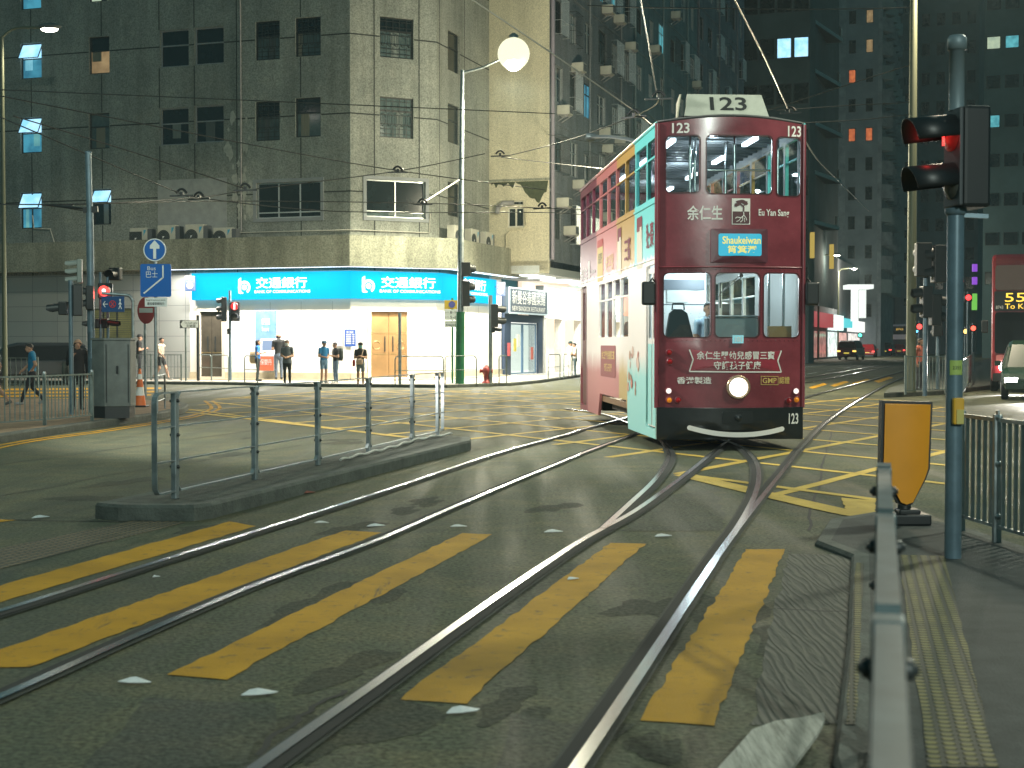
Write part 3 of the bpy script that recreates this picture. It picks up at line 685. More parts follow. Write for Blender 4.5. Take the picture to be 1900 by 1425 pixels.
# ---- bank signs (blue light boxes with white lettering)
M_cyan = mat('cyan_sign_face', (.0, .02, .03), 1., emit=(.0, .50, .86), estr=1., spec=0., sample=False)
M_swhite = glow('white_sign_letters', (1.0, .97, .90), 1.6)
M_navy = mat('navy_box', (.02, .05, .16), .5)
def arcband(mb, fn, cx, cy, r0, r1, a0, a1, n=20, off=.01):
    ps = [(cx + r * cos(t), cy + r * sin(t)) for r, t in [(r1, a0 + (a1 - a0) * i / n) for i in range(n + 1)] + [(r0, a1 - (a1 - a0) * i / n) for i in range(n + 1)]]
    for i in range(n): mb.add([fn(*ps[i], off), fn(*ps[i + 1], off), fn(*ps[2 * n - i], off), fn(*ps[2 * n + 1 - i], off)], [[0, 1, 2, 3]])
def bank_logo(mb, fn, cx, cy, h):
    r = h * .42
    arcband(mb, fn, cx + .04 * h, cy - h * .08, r * .62, r, radians(-60), radians(150)); arcband(mb, fn, cx + .04 * h, cy - h * .08, r * .10, r * .42, 0, 2 * pi)
    mb.add([fn(cx - .40 * h, cy - .45 * h, .01), fn(cx - .20 * h, cy - .5 * h, .01), fn(cx - .20 * h, cy + .56 * h, .01), fn(cx - .40 * h, cy + .42 * h, .01)], [[0, 1, 2, 3]])
    arcband(mb, fn, cx + .0 * h, cy - h * .08, r * .75, r * 1.0, radians(170), radians(262), off=.012)
zs0, zs1 = 3.30, 4.36; sS = PL.hit(361, 530)[0]
bs = thing('bank_sign', 'long cyan light-box sign with white bank lettering wrapped round the concrete corner', 'shop sign', A + UP * zs0)
so = offpoly(.24, sS, 6.6); si = offpoly(.02, sS, 6.6); m = MB()
for a, b, c, d in zip(so, so[1:], si, si[1:]):
    m.quad(a + UP * zs0, b + UP * zs0, b + UP * zs1, a + UP * zs1); m.quad(a + UP * zs0, c + UP * zs0, d + UP * zs0, b + UP * zs0); m.quad(a + UP * zs1, b + UP * zs1, d + UP * zs1, c + UP * zs1)
m.quad(so[0] + UP * zs0, so[0] + UP * zs1, si[0] + UP * zs1, si[0] + UP * zs0); m.quad(so[-1] + UP * zs0, si[-1] + UP * zs0, si[-1] + UP * zs1, so[-1] + UP * zs1); m.build('light_box', M_cyan, bs)
for pl, lx, ty in ((PL, (440, 466, 475, 570, 576), 0), (PC, (668, 697, 707, 808, 817), 0), (PR, (848, 858, 858, 901, 904), 1)):
    S = [pl.hit(x, 530, .24)[0] for x in lx]; fn = lambda x, y, o, pl=pl: pl.pt(x, y, .25 + o)
    m = MB(); zc = lambda y: pl.hit((lx[2] + lx[3]) / 2, y, .24)[1]
    bank_logo(m, fn, (S[0] + S[1]) / 2, zc(530 + 3 * ty), .62); letter(m, '交通銀行', S[2], zc(535 + 4 * ty), S[3], zc(514 + 4 * ty), fn); letter(m, 'BANK OF COMMUNICATIONS', S[2] - .06, zc(543.5 + 4 * ty), S[4], zc(538 + 4 * ty), fn); m.build('lettering', M_swhite, bs)
M_sb = glow('small_sign_white', (.95, .97, 1.), 1.5)
for pl, px, lab in ((PL, 353, 'small glowing box sign jutting out at the left end of the cyan bank sign'), (PR, 929, 'small glowing box sign jutting out at the right end of the cyan bank sign')):
    s_ = pl.hit(px, 522, .5)[0]; c = pl.pt(s_, 3.95, .5); t = thing('projecting_sign', lab, 'shop sign', c)
    q = Plane(c - V((.2, 0, 0)), (1, 0, 0)); m = MB(); pbox(m, q, 0, 3.65, .4, 4.25, -.08, .08); m.build('box', glow('small_sign_blue', (.01, .16, .55), .8), t, .02)
    m = MB(); m.panel(disc(.2, 3.86, .13), [], lambda x, y, o: q.pt(x, y, .09)); letter(m, '交', .08, 4.0, .32, 4.2, lambda x, y, o: q.pt(x, y, .09)); m.build('emblem', M_sb, t)
    m = MB(); m.beam(c + UP * .1, pl.pt(s_, 4.05, 0), .05, .05); m.build('bracket', M_navy, t)

# ---- things on the bank wall
fL = lambda o: (lambda x, y, q: PL.pt(x, y, o + q)); fC = lambda o: (lambda x, y, q: PC.pt(x, y, o + q))
M_pblue = mat('poster_blue', (.03, .12, .42), .4, var=.4, vscale=.9, col2=(.20, .32, .55)); M_pred = mat('poster_red', (.62, .14, .07), .45); M_mach = mat('machine_grey', (.5, .52, .55), .4); M_ink = mat('white_print', (.8, .8, .8), .5)
r = PL.rect(475, 577, 513, 690); t = thing('cash_machine', 'cash machine with tall blue panel above it set in the bright bank wall', 'cash machine', PL.pt(r[0], .12, 0))
m = MB(); pbox(m, PL, r[0], 1.5, r[2], r[3], 0, .06); m.build('blue_panel', M_pblue, t)
m = MB(); letter(m, '銀行服務', r[0] + .3, 2.3, r[2] - .25, 2.55, fL(.065)); letter(m, 'Smart', r[0] + .3, 2.05, r[2] - .3, 2.22, fL(.065)); m.build('print', M_ink, t)
m = MB(); m.prism([PL.pt(r[0] + .25, .5, .02), PL.pt(r[0] + .25, .5, .3), PL.pt(r[0] + .25, 1.1, .34), PL.pt(r[0] + .25, 1.25, .16), PL.pt(r[0] + .25, 1.75, .1), PL.pt(r[0] + .25, 1.75, .02)], PL.d * .75); m.build('machine_body', M_mach, t, .02)
m = MB(); m.quad(*[PL.pt(x, z, o) for x, z, o in ((r[0] + .35, 1.3, .157), (r[2] - .1, 1.3, .157), (r[2] - .1, 1.68, .118), (r[0] + .35, 1.68, .118))]); m.build('screen', glow('cash_screen', (.3, .45, .7), .8), t)
m = MB(); pbox(m, PL, r[0] + .3, .5, r[0] + .95, 1.05, .345, .36); pz = m.build('red_poster', M_pred, t)
m = MB(); letter(m, '保嬰丹', r[0] + .38, .72, r[0] + .88, .95, fL(.365)); m.build('print', M_ink, t)
r = PL.rect(640, 611, 660, 643); o = MB(); pbox(o, PL, r[0], r[1], r[2], r[3], -.02, .02); t = tag(o.build('notice_board', mat('notice_navy', (.03, .09, .36), .4)), 'navy blue notice with rows of white print on the bank wall', 'notice')
m = MB(); letter(m, '銀行服務', r[0] + .08, r[3] - .16, r[2] - .08, r[3] - .06, fL(.024))
for i in range(6): pbox(m, PL, r[0] + .06, r[1] + .1 + i * .07, r[0] + .27, r[1] + .13 + i * .07, .02, .024); pbox(m, PL, r[0] + .33, r[1] + .1 + i * .07, r[2] - .05, r[1] + .13 + i * .07, .02, .024)
m.build('print', M_ink, t)
r = PL.rect(618, 613, 635, 642); m = MB(); pbox(m, PL, r[0], r[1], r[2], r[3], -.02, .02); t = tag(m.build('notice_board', mat('notice_lilac', (.62, .56, .66), .4)), 'pale lilac panel left of the navy notice on the bank wall', 'notice')
m = MB(); pbox(m, PL, r[0] + .3, r[1] + .02, r[0] + .32, r[3] - .02, .02, .024); pbox(m, PL, r[0] + .02, (r[1] + r[3]) / 2, r[2] - .02, (r[1] + r[3]) / 2 + .02, .02, .023); m.build('divider', M_ink, t)

# ---- air conditioners standing on the parapet ledge
M_acw = mat('ac_casing', (.52, .51, .44), .5, var=.15, vscale=4); M_fan = mat('fan_dark', (.035, .045, .045), .6); M_acd = mat('ac_side', (.10, .11, .12), .6)
M_logo = mat('ac_badge_cyan', (.05, .35, .55), .4)
def acunit(name, label, loc, rz, group, w_=.84, h_=.72, d_=.34, square=False):
    t = thing(name, label, 'air conditioner', loc, rz, group)
    m = MB(); m.box((0, d_ / 2, h_ / 2), (w_, d_, h_)); m.build('casing', M_acw, t, .015, True)
    cx = -w_ * .16; m = MB(); m.panel(rect(cx - .29, h_ / 2 - .29, cx + .29, h_ / 2 + .29) if square else disc(cx, h_ / 2, .29), [], lambda x, z, o: V((x, -.006, z))); f = m.build('fan', M_fan, t, 0, True)
    m = MB()
    for rr in (.1, .17, .24): m.tube([(cx + rr * cos(a), -.016, h_ / 2 + rr * sin(a)) for a in np.linspace(0, 2 * pi, 20)], .006, 4, False)
    m.build('fan_guard', M_acd, f, 0, True)
    m = MB(); m.poly([V((cx - .03, -.02, h_ / 2 + .04)), V((cx + .06, -.02, h_ / 2 + .04)), V((cx - .03, -.02, h_ / 2 - .06))]); m.poly([V((w_ * .29, -.006, h_ * .62)), V((w_ * .45, -.006, h_ * .9)), V((w_ * .29, -.006, h_ * .9))], 1); m.build('badge', [M_ink, M_logo], t, 0, True)
    m = MB(); m.box((w_ / 2 + .1, d_ / 2, h_ / 2 - .02), (.2, d_ * .9, h_ * .94)); m.build('pipe_cover', M_acd, t, 0, True); return t
angL = atan2(PL.d.y, PL.d.x)
labs = ['leftmost beige air conditioner with square fan guard on the concrete ledge', 'second beige air conditioner from the left on the concrete ledge', 'tallest beige air conditioner, third from the left on the ledge', 'low beige air conditioner next to the wide three-light window']
for i, (x0, x1, y0) in enumerate(((249, 277, 412), (297, 332, 408), (348, 384, 406), (400, 436, 415))):
    s_ = PL.hit((x0 + x1) / 2, 430, .5)[0]; acunit('air_conditioner', labs[i], PL.pt(s_, 5.32, .74), angL, 'air conditioners on the bank ledge', .8, .95 - (.16 if i == 3 else .08 if i == 0 else 0), square=i == 0)
angR = atan2(PR.d.y, PR.d.x)
for i, s_ in enumerate((.6, 2.5, 4.3)):
    acunit('air_conditioner', ['air conditioner on the ledge right of the two-light corner window, nearest the lamp post', 'middle air conditioner on the ledge behind the tall lamp post', 'air conditioner on the ledge beside the yellow-lit wall'][i], PR.pt(s_, 5.32, .72), angR, 'air conditioners on the bank ledge', .95, .95)

# ---- yellow-lit neighbour and the dark tenements along the avenue
DN = C + N * 2.75
PN = Plane(C, N); nb = thing('plaster_building', 'tall plaster building whose bare side wall glows yellow beside the bank corner', 'building', C)
wr = PN.rect(941, 384, 972, 422); vr = PN.rect(950, 372, 971, 381)
m = MB(); wallgrid(m, PN, -.05, 2.75, 4.6, 34, [wr, vr]); m.build('wall', M_plas, nb)
m = MB(); pbox(m, PN, 0, 8.62, 2.75, 8.72, 0, .05); m.build('string_course', M_par, nb)
window(PN, wr, nb, mat('white_frame', (.6, .58, .5), .5), M_pane_d, (.5,), (), .07); window(PN, vr, nb, MATS['white_frame'], M_pane_d, (), (), .05)
m = MB(); s_, z = PN.hit(951, 377); m.tube([PN.pt(s_ + .1, z, .1), PN.pt(s_ - .35, z, .2), PN.pt(s_ - .6, z - .2, .2), PN.pt(s_ - .65, z - .45, .2)], .11, 8); m.build('vent_duct', M_pipe, nb)
m = MB(); a_ = PN.hit(976, 395); m.tube([PN.pt(a_[0], a_[1], .05), PN.pt(a_[0] + .03, 6.7, .05), PN.pt(a_[0] - .1, 6.55, .05), PN.pt(a_[0] - .7, 6.5, .05), PN.pt(a_[0] - .9, 6.3, .05), PN.pt(a_[0] - .9, 5.3, .05)], .035, 6); m.build('cable_pipe', M_plas, nb)
PD = Plane(DN, U)
m = MB(); pbox(m, PN, .05, 4.75, 2.7, 5.15, -.3, .0); m.build('beam', M_plas, nb)
M_moss = mat('moss_stain', (.055, .065, .03), .9, var=.4, vscale=8); m = MB()
pts = [(.1, 8.6)] + [(.1 + i * .11, 8.6 - abs(random.gauss(.12, .09)) - (max(0, (i - 11) * .10) if i < 20 else max(0, .9 - (i - 20) * .2))) for i in range(24)] + [(2.7, 8.6)]
m.panel(pts, [], lambda x, y, o: PN.pt(x, y, .006)); m.build('moss_stain', M_moss, nb)

def tenement(name, label, s0, s1, z0, z1, wm, lit=(), cols=5, rows=7, seed=1, acgroup=None, aclabel=None):
    rnd = random.Random(seed); t = thing(name, label, 'building', PD.pt(s0, 0))
    hs = []; cw = (s1 - s0) / cols; fh = 3.0
    for i in range(cols):
        for j in range(rows):
            w_ = rnd.choice((.95, 1.2, 1.5)); x = s0 + cw * (i + .5) + rnd.uniform(-.15, .15); z = z0 + .95 + j * fh; hs.append((x - w_ / 2, z, x + w_ / 2, z + rnd.choice((1.3, 1.45, 1.6))))
    m = MB(); wallgrid(m, PD, s0, s1, z0, z1, hs, .14); m.quad(PD.pt(s1, z0), PD.pt(s1, z0, -12), PD.pt(s1, z1, -12), PD.pt(s1, z1)); m.build('wall', wm, t)
    m = MB()
    for j in range(int((z1 - z0) / fh)): pbox(m, PD, s0, z0 + j * fh - .06, s1, z0 + j * fh + .06, .0, .05)
    m.build('floor_bands', wm, t)
    m = MB()
    for x in np.arange(s0 + .25, s1, cw * 2.4): m.tube([PD.pt(x, z0, .1), PD.pt(x, z1, .1)], .055, 6)
    m.build('drain_pipe', wm, t)
    for k, h in enumerate(hs):
        f = MB(); frame(f, PD, h, .045, -.12, -.06, rnd.choice(((.5,), (.33, .66))), (.68,)); o = f.build('window', rnd.choice((M_frame_l, M_frame_l, M_frame_d)), t)
        p = MB(); p.quad(*[PD.pt(x, y, -.10) for x, y in rect(*h)]); p.build('pane', lit[k] if k in lit else rnd.choice((M_pane_d, M_pane_d, M_pane_g)), o)
        if rnd.random() < .45:
            q = MB(); o0 = .32
            for x in np.arange(h[0] - .1, h[2] + .12, .14): q.beam(PD.pt(x, h[1] - .1, o0), PD.pt(x, h[3] + .05, o0), .015, .015)
            for z in (h[1] - .1, h[1] + .5, h[3] + .05): q.beam(PD.pt(h[0] - .1, z, o0), PD.pt(h[2] + .12, z, o0), .02, .02); q.beam(PD.pt(h[0] - .1, z, 0), PD.pt(h[0] - .1, z, o0), .02, .02); q.beam(PD.pt(h[2] + .12, z, 0), PD.pt(h[2] + .12, z, o0), .02, .02)
            q.build('window_cage', M_frame_l if rnd.random() < .6 else M_frame_d, t)
    for k, h in enumerate(hs):
        if acgroup and rnd.random() < .42:
            x = (h[0] + h[2]) / 2 + rnd.uniform(-.2, .2); z = h[3] + .1 if rnd.random() < .5 else h[1] - .55
            if not any(a[0] - .3 < x < a[2] + .3 and a[1] - .45 < z < a[3] for a in hs): dup(ACP, PD.pt(x, z, .02), angU + pi / 2 - pi / 2, aclabel, acgroup)
    return t
angU = atan2(U.y, U.x)
# window air conditioner prototype: box with louvred face, resting on a bracket
ACP = thing('window_air_conditioner', 'boxy window air conditioner beside the drain pipe, nearest the yellow-lit wall', 'air conditioner', (0, 0, 0), 0, 'window air conditioners on the tenements'); ROOTM.pop(ACP.name)
m = MB(); m.box((0, -.28, .2), (.62, .56, .4)); m.build('casing', M_acw, ACP, .015, True)
m = MB()
for i in range(4): m.box((-.2 + .13 * i, -.565, .2), (.09, .01, .3))
m.build('louvre', M_acd, ACP, 0, True)
m = MB(); m.beam((-.25, -.02, -.03), (-.25, -.5, -.03), .03, .04); m.beam((.25, -.02, -.03), (.25, -.5, -.03), .03, .04); m.beam((-.25, -.02, -.3), (-.25, -.45, -.05), .03, .03); m.beam((.25, -.02, -.3), (.25, -.45, -.05), .03, .03); m.build('bracket', M_pipe, ACP, 0, True)
acg = 'window air conditioners on the tenements'
tenement('apartment_building', 'dark tenement with barred windows right beside the yellow-lit wall', 0, 15, 5.2, 36, M_old, {16: M_lit_b, 25: M_lit_c, 32: M_lit_c}, 6, 7, 3, acg, 'boxy air conditioner hung on the dark tenement behind the tram roof')
tenement('apartment_building', 'bluish-grey tenement with caged balconies, second from the yellow-lit wall', 15.05, 32, 5.2, 40, M_old3, {9: M_lit_w, 20: M_lit_c}, 6, 8, 5, acg, 'boxy air conditioner hung on the dark tenement behind the tram roof')
tenement('apartment_building', 'purple-grey tenement, farthest of the row left of the tram roof board', 32.05, 50, 5.2, 44, M_old2, {12: M_lit_w}, 6, 9, 8)
ACP.location = PD.pt(2.4, 6.4, .02); ACP.rotation_euler = (0, 0, angU)
dup(ACP, PD.pt(1.3, 7.55, .02), angU, 'boxy window air conditioner just left of the tram roof edge, lit from below', acg)
m = MB(); m.tube([PD.pt(.12, 5.2, .12), PD.pt(.12, 34, .12)], .09, 8); tag(m.build('rainwater_pipe', mat('purple_pipe', (.28, .25, .30), .5)), 'thick purplish rainwater pipe at the edge of the yellow-lit wall', 'pipe')

# ---- restaurant and shops under the overhang
M_soft = glow('shop_soffit', (.95, 1.0, .96), 2.6)
rs_ = thing('restaurant', 'restaurant shopfront with dark frame and glass doors beside the bank', 'shopfront', PR.pt(8.1, .12))
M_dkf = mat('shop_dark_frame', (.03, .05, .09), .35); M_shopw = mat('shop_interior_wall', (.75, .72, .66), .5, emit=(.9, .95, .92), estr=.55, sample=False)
m = MB(); pbox(m, PR, 8.1, .12, 9.0, 4.0, -.4, .1); pbox(m, PR, 13.2, .12, 13.9, 4.0, -.4, .1); pbox(m, PR, 9.0, 2.55, 13.2, 2.9, -.3, .1); m.build('frame', M_dkf, rs_)
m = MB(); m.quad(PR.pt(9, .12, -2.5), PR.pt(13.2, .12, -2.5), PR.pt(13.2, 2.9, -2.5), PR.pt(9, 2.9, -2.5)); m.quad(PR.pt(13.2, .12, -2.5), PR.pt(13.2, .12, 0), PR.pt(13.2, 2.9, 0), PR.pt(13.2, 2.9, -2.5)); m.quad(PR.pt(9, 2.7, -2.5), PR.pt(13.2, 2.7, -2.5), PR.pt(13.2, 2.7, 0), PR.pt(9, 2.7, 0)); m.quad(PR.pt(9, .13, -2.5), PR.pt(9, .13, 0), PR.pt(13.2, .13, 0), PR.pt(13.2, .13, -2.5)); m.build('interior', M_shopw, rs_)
m = MB(); frame(m, PR, (9.05, .15, 11.0, 2.5), .06, -.05, .0); frame(m, PR, (11.1, .15, 13.15, 2.5), .06, -.05, .0); m.build('door_frame', mat('shop_blue_frame', (.12, .22, .35), .4), rs_)
m = MB(); m.quad(*[PR.pt(x, z, -.03) for x, z in rect(9.05, .15, 13.15, 2.5)]); m.build('glass', glass('shop_glass'), rs_)
for x, z, c, l in ((9.7, 1.5, (.7, .6, .1), 'yellow'), (10.2, 1.7, (.8, .8, .7), 'white'), (12.3, 1.1, (.55, .12, .08), 'red'), (8.5, 1.3, (.6, .1, .1), 'red')):
    m = MB(); pbox(m, PR, x, z - .3, x + .35, z + .3, .11 if x < 9 else .0, .13 if x < 9 else .02); tag(m.build('poster', mat('poster_' + str(x), c, .5)), '%s paper poster on the restaurant front%s' % (l, {9.7: ', by the left door', 10.2: ' above the yellow one', 12.3: ', low on the right door', 8.5: ', on its dark pillar'}[x]), 'poster')
rg = thing('restaurant_sign', 'dark blue-grey restaurant sign board with raised pale characters', 'shop sign', PR.pt(8.1, 3.0))
z0, z1 = 2.92, 4.12; m = MB(); pbox(m, PR, 8.1, z0, 14.0, z1, .1, .3); m.build('board', mat('sign_slate', (.03, .05, .07), .45), rg)
m = MB(); frame(m, PR, (8.1, z0, 14.0, z1), .07, .3, .34); m.build('border', mat('sign_border', (.55, .65, .68), .4), rg)
m = MB(); letter(m, '新曼谷泰國菜館', 8.55, z0 + .45, 13.6, z1 - .12, lambda x, y, o: PR.pt(x, y, .32)); letter(m, 'NEW BANGKOK RESTAURANT', 8.55, z0 + .14, 13.6, z0 + .36, lambda x, y, o: PR.pt(x, y, .32)); m.build('lettering', mat('sign_cream', (.75, .72, .6), .4, emit=(.7, .68, .58), estr=.25, sample=False), rg)
sh = thing('shop_row', 'row of over-lit white shopfronts under the tenement overhang behind the tram', 'shopfronts', PR.pt(14, .12))
m = MB(); x0 = 14.0
for i, w_ in enumerate((3.2, 3.6, 4, 5, 6, 7, 8, 8)):
    pbox(m, PR, x0, .12, x0 + .35, 4.4, -.3, .12); pbox(m, PR, x0, 2.8, x0 + w_, 3.2, -.2, .14); x0 += w_
m.build('pillars', mat('shop_pillar', (.62, .60, .55), .5, var=.2), sh)
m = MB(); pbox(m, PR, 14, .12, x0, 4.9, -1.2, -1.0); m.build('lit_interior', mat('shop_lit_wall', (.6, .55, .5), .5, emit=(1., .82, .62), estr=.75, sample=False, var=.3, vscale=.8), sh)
for k, (a_, b_, c) in enumerate(((14.2, 17, (1., .95, .9)), (17.3, 20.6, (.95, .55, .45)), (21, 24.6, (.35, .9, .95)), (25, 29.5, (.95, .9, .8)), (30, 35.5, (.9, .3, .2)), (36, 42.5, (.9, .9, .95)), (43, 50, (.2, .7, .8)))):
    m = MB(); pbox(m, PR, a_, 3.22, b_, 4.3, .0, .16); m.build('fascia', mat('fascia_%d' % k, c, .4, emit=c, estr=.9, sample=False), sh)
m = MB(); pbox(m, PR, 6.3, 4.62, x0, 4.95, -1.2, 2.3); m.build('overhang_soffit', mat('soffit_white', (.7, .72, .7), .6), sh)
m = MB()
for a_ in np.arange(7.5, x0 - 3, 5.0): pbox(m, PR, a_, 4.57, a_ + 3.2, 4.615, .4, 1.7)
m.build('soffit_lamp', M_soft, sh)
for a_, p_ in ((10.5, 90), (18, 1100), (26, 900), (42, 900)): area('overhang_lamp', PR.pt(a_, 4.5, 1.1), PR.pt(a_, 0, 1.3), p_, (.95, 1., .93), 5, .8)
m = MB(); a0 = PR.pt(14.2, 4.3, 2.4); m.beam(a0, PR.pt(30, 4.3, 2.4), .05, .05); m.beam(PR.pt(14.2, 4.9, 2.4), PR.pt(30, 4.9, 2.4), .04, .04)
for a_ in (14.2, 17, 20, 24, 28): m.beam(PR.pt(a_, 4.9, 2.4), PR.pt(a_, 3.2, 2.4), .04, .04); m.beam(PR.pt(a_, 4.3, 2.4), PR.pt(a_ + 1, 3.2, 2.4), .03, .03)
tag(m.build('awning_frame', M_frame_l), 'bare metal awning frame hanging under the tenement overhang', 'awning frame')

# ---- towers down the avenue
def tower(name, label, pl, w_, d_, z1, wm, cols, rows, fz=3.3, z0=6, ww=.42, wh=.45, lit=None, seed=0, plit=.1, sides=True):
    rnd = random.Random(seed); t = thing(name, label, 'building', pl.pt(0, 0)); m = MB()
    a, b = pl.pt(0, 0), pl.pt(w_, 0); c, d = pl.pt(w_, 0, -d_), pl.pt(0, 0, -d_)
    m.prism([a, b, c, d], UP * z1); m.build('wall', wm, t)
    pr = MB(); cw = w_ / cols
    for i in range(cols):
        for j in range(rows):
            x = cw * (i + .5); z = z0 + j * fz; f = MB(); frame(f, pl, (x - cw * ww / 2 - .05, z - .05, x + cw * ww / 2 + .05, z + fz * wh + .05), .06, .0, .05); o = f.build('window', M_frame_d, t)
            q = MB(); q.quad(*[pl.pt(x_, z_, .012) for x_, z_ in rect(x - cw * ww / 2, z, x + cw * ww / 2, z + fz * wh)])
            mm = (lit or {}).get((i, j)) or (rnd.choice((M_lit_g, M_lit_w, M_lit_c)) if rnd.random() < plit else M_pane_d); q.build('pane', mm, o)
    return t
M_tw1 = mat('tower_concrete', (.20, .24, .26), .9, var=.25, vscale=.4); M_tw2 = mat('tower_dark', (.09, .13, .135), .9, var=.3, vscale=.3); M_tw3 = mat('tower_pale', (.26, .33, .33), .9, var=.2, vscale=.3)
def facing(px0, px1, Y): a = P(px0, 638, Y); b = P(px1, 638, Y - (px1 - px0) / F * Y * .33); return Plane((a.x, a.y, 0), (b.x - a.x, b.y - a.y, 0)), (b - a).xy.length
pl, w_ = facing(1374, 1500, 118)
tower('dark_apartment_block', 'dark block behind the tram roof with one lit office window high up', pl, w_, 3, 70, M_tw2, 4, 14, 3.6, 6, .8, .42, {(2, 5): M_lit_bb, (3, 5): M_lit_bb, (2, 6): M_pane_d, (2, 7): M_lit_g, (3, 7): M_lit_g}, 2, .03)
pl, w_ = facing(1500, 1626, 190)
PT = pl
tower('pencil_tower', 'slim grey tower with small square windows in pairs, some lit yellow and orange', pl, w_, 16, 78, M_tw1, 4, 22, 3.7, 5, .36, .42, {(2, 12): roomglow('lit_yellow_room', (.6, .6, .12), .9, (.35, .4, .1)), (3, 9): M_lit_w, (2, 8): roomglow('lit_orange_room', (.6, .16, .05), .9, (.35, .08, .03)), (2, 6): MATS['lit_orange_room'], (3, 6): MATS['lit_orange_room'], (3, 15): M_lit_c, (2, 14): M_lit_c}, 4, .1)
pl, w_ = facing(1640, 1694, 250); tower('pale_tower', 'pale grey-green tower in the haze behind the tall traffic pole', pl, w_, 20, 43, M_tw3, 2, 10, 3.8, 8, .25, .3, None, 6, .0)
pl, w_ = facing(1700, 1812, 230); tower('dark_tower', 'dark tower behind the pedestrian signal head', pl, w_, 20, 95, M_tw2, 4, 18, 4.5, 10, .5, .4, None, 7, .015)
pl, w_ = facing(1822, 2030, 160); tower('dark_tower', 'broad dark tower above the red double-decker bus with a lit strip of windows', pl, w_, 25, 48, mat('tower_teal', (.11, .18, .18), .9, var=.2, vscale=.3), 6, 10, 4.2, 8, .7, .3, {(0, 6): M_lit_g, (1, 6): M_lit_c, (2, 6): M_lit_w}, 9, .05)
pl, w_ = facing(1600, 1760, 340); tower('dark_tower', 'dark tower added to cover the bright sky left of the tall olive lamp post', pl, w_, 20, 160, M_tw2, 5, 16, 8, 20, .3, .25, None, 11, .0)  # tower added to hide the sky glow
pl, w_ = facing(1740, 2060, 300); tower('dark_tower', 'tall dark tower added to cover the bright sky above the red bus', pl, w_, 20, 160, M_tw2, 6, 16, 8, 20, .3, .25, None, 12, .01)  # second tower added in front of the bright sky
# balcony building on the left of the avenue: ledges coloured pale as if lit from below
t = thing('balcony_building', 'dark building with stacked pale tapering balcony ledges right of the tram roof', 'building', nu(-16, 128)); pb = Plane(nu(-16, 128), U)
m = MB(); wallgrid(m, pb, 0, 24, 5, 75); m.quad(pb.pt(0, 5), pb.pt(0, 75), pb.pt(0, 75, -14), pb.pt(0, 5, -14)); m.build('wall', M_tw2, t)
M_ledge = mat('pale_ledge', (.75, .8, .8), .7)
for j in range(14):
    z = 12 + j * 4.4; m = MB(); x_ = 2 + (j * 1.3) % 3; m.prism([pb.pt(x_, z, .05), pb.pt(x_ + 9, z, .05), pb.pt(x_ + 9, z, 1.5), pb.pt(x_ + 7.6, z, 1.3)], UP * .35)
    for q_ in (0, .5, 1): m.beam(pb.pt(x_ + 7.6 + q_, z + .35, 1.3 + .1 * q_), pb.pt(x_ + 7.6 + q_, z + 1.2, 1.3 + .1 * q_), .06, .06); m.build('ledge', M_ledge, t)
M_ft = mat('tower_frilled', (.24, .28, .30), .9, var=.4, vscale=.8)
a = PT.pt(13, 0); ps_ = Plane(PT.pt((P(1626, 638, 190).xy - PT.o.xy).length, 0, -.1), U); m = MB()
t = thing('bay_window_tower', 'tower edge with saw-tooth bay windows stacked beside the slim grey tower', 'building', ps_.pt(2, 0)); pbox(m, ps_, 0, 0, 22, 62, -5, .3); m.build('wall', M_ft, t)
for j in range(18):
    m = MB(); z = 8 + j * 3
    for k_ in range(5): m.prism([ps_.pt(.4 + k_ * 4.4, z, .3), ps_.pt(2 + k_ * 4.4, z, 1.5), ps_.pt(3.6 + k_ * 4.4, z, .3)], UP * 1.7)
    m.build('bay', M_ft if j % 3 else M_tw3, t)
# podium shops at street level far down the avenue
M_pod = mat('podium', (.16, .17, .19), .8, var=.3, vscale=.5)
t = thing('podium_building', 'low dark shop podium with red fascia and bright signs far down the avenue', 'building', nu(-17.5, 120)); pp = Plane(nu(-17.5, 120), U)
m = MB(); pbox(m, pp, 0, 0, 140, 11, -10, 0); m.build('wall', M_pod, t)
for k_, (a_, b_, z0, z1, c, s_) in enumerate(((1, 14, 3.3, 4.3, (.8, .78, .55), .9), (15, 36, 3.2, 4.6, (.4, .05, .06), .8), (37, 46, 3.0, 4.6, (.8, 1, .95), 1.3), (47, 56, 3.4, 4.4, (.1, .6, .65), 1.), (57, 75, 3.0, 4.3, (.9, .9, .85), 1.1), (76, 95, 3, 4.6, (.8, .15, .15), .8), (96, 130, 3, 4.5, (.8, .75, .9), .9))):
    m = MB(); pbox(m, pp, a_, z0, b_, z1, .0, .7); m.build('fascia', glow('podium_sign_%d' % k_, c, s_), t)
for k_, (a_, b_, c) in enumerate(((1, 6, (.5, .3, .15)), (7, 13, (.15, .12, .1)), (16, 24, (.35, .05, .05)), (25, 35, (.25, .12, .1)), (37, 46, (.7, .8, .75)), (47, 56, (.6, .35, .3)), (58, 75, (.7, .65, .6)), (77, 130, (.5, .4, .4)))):
    m = MB(); pbox(m, pp, a_, .2, b_, 2.8, .0, .05); m.build('shop_window', roomglow('podium_glow_%d' % k_, c, 1.6, tuple(x * .4 for x in c)), t)
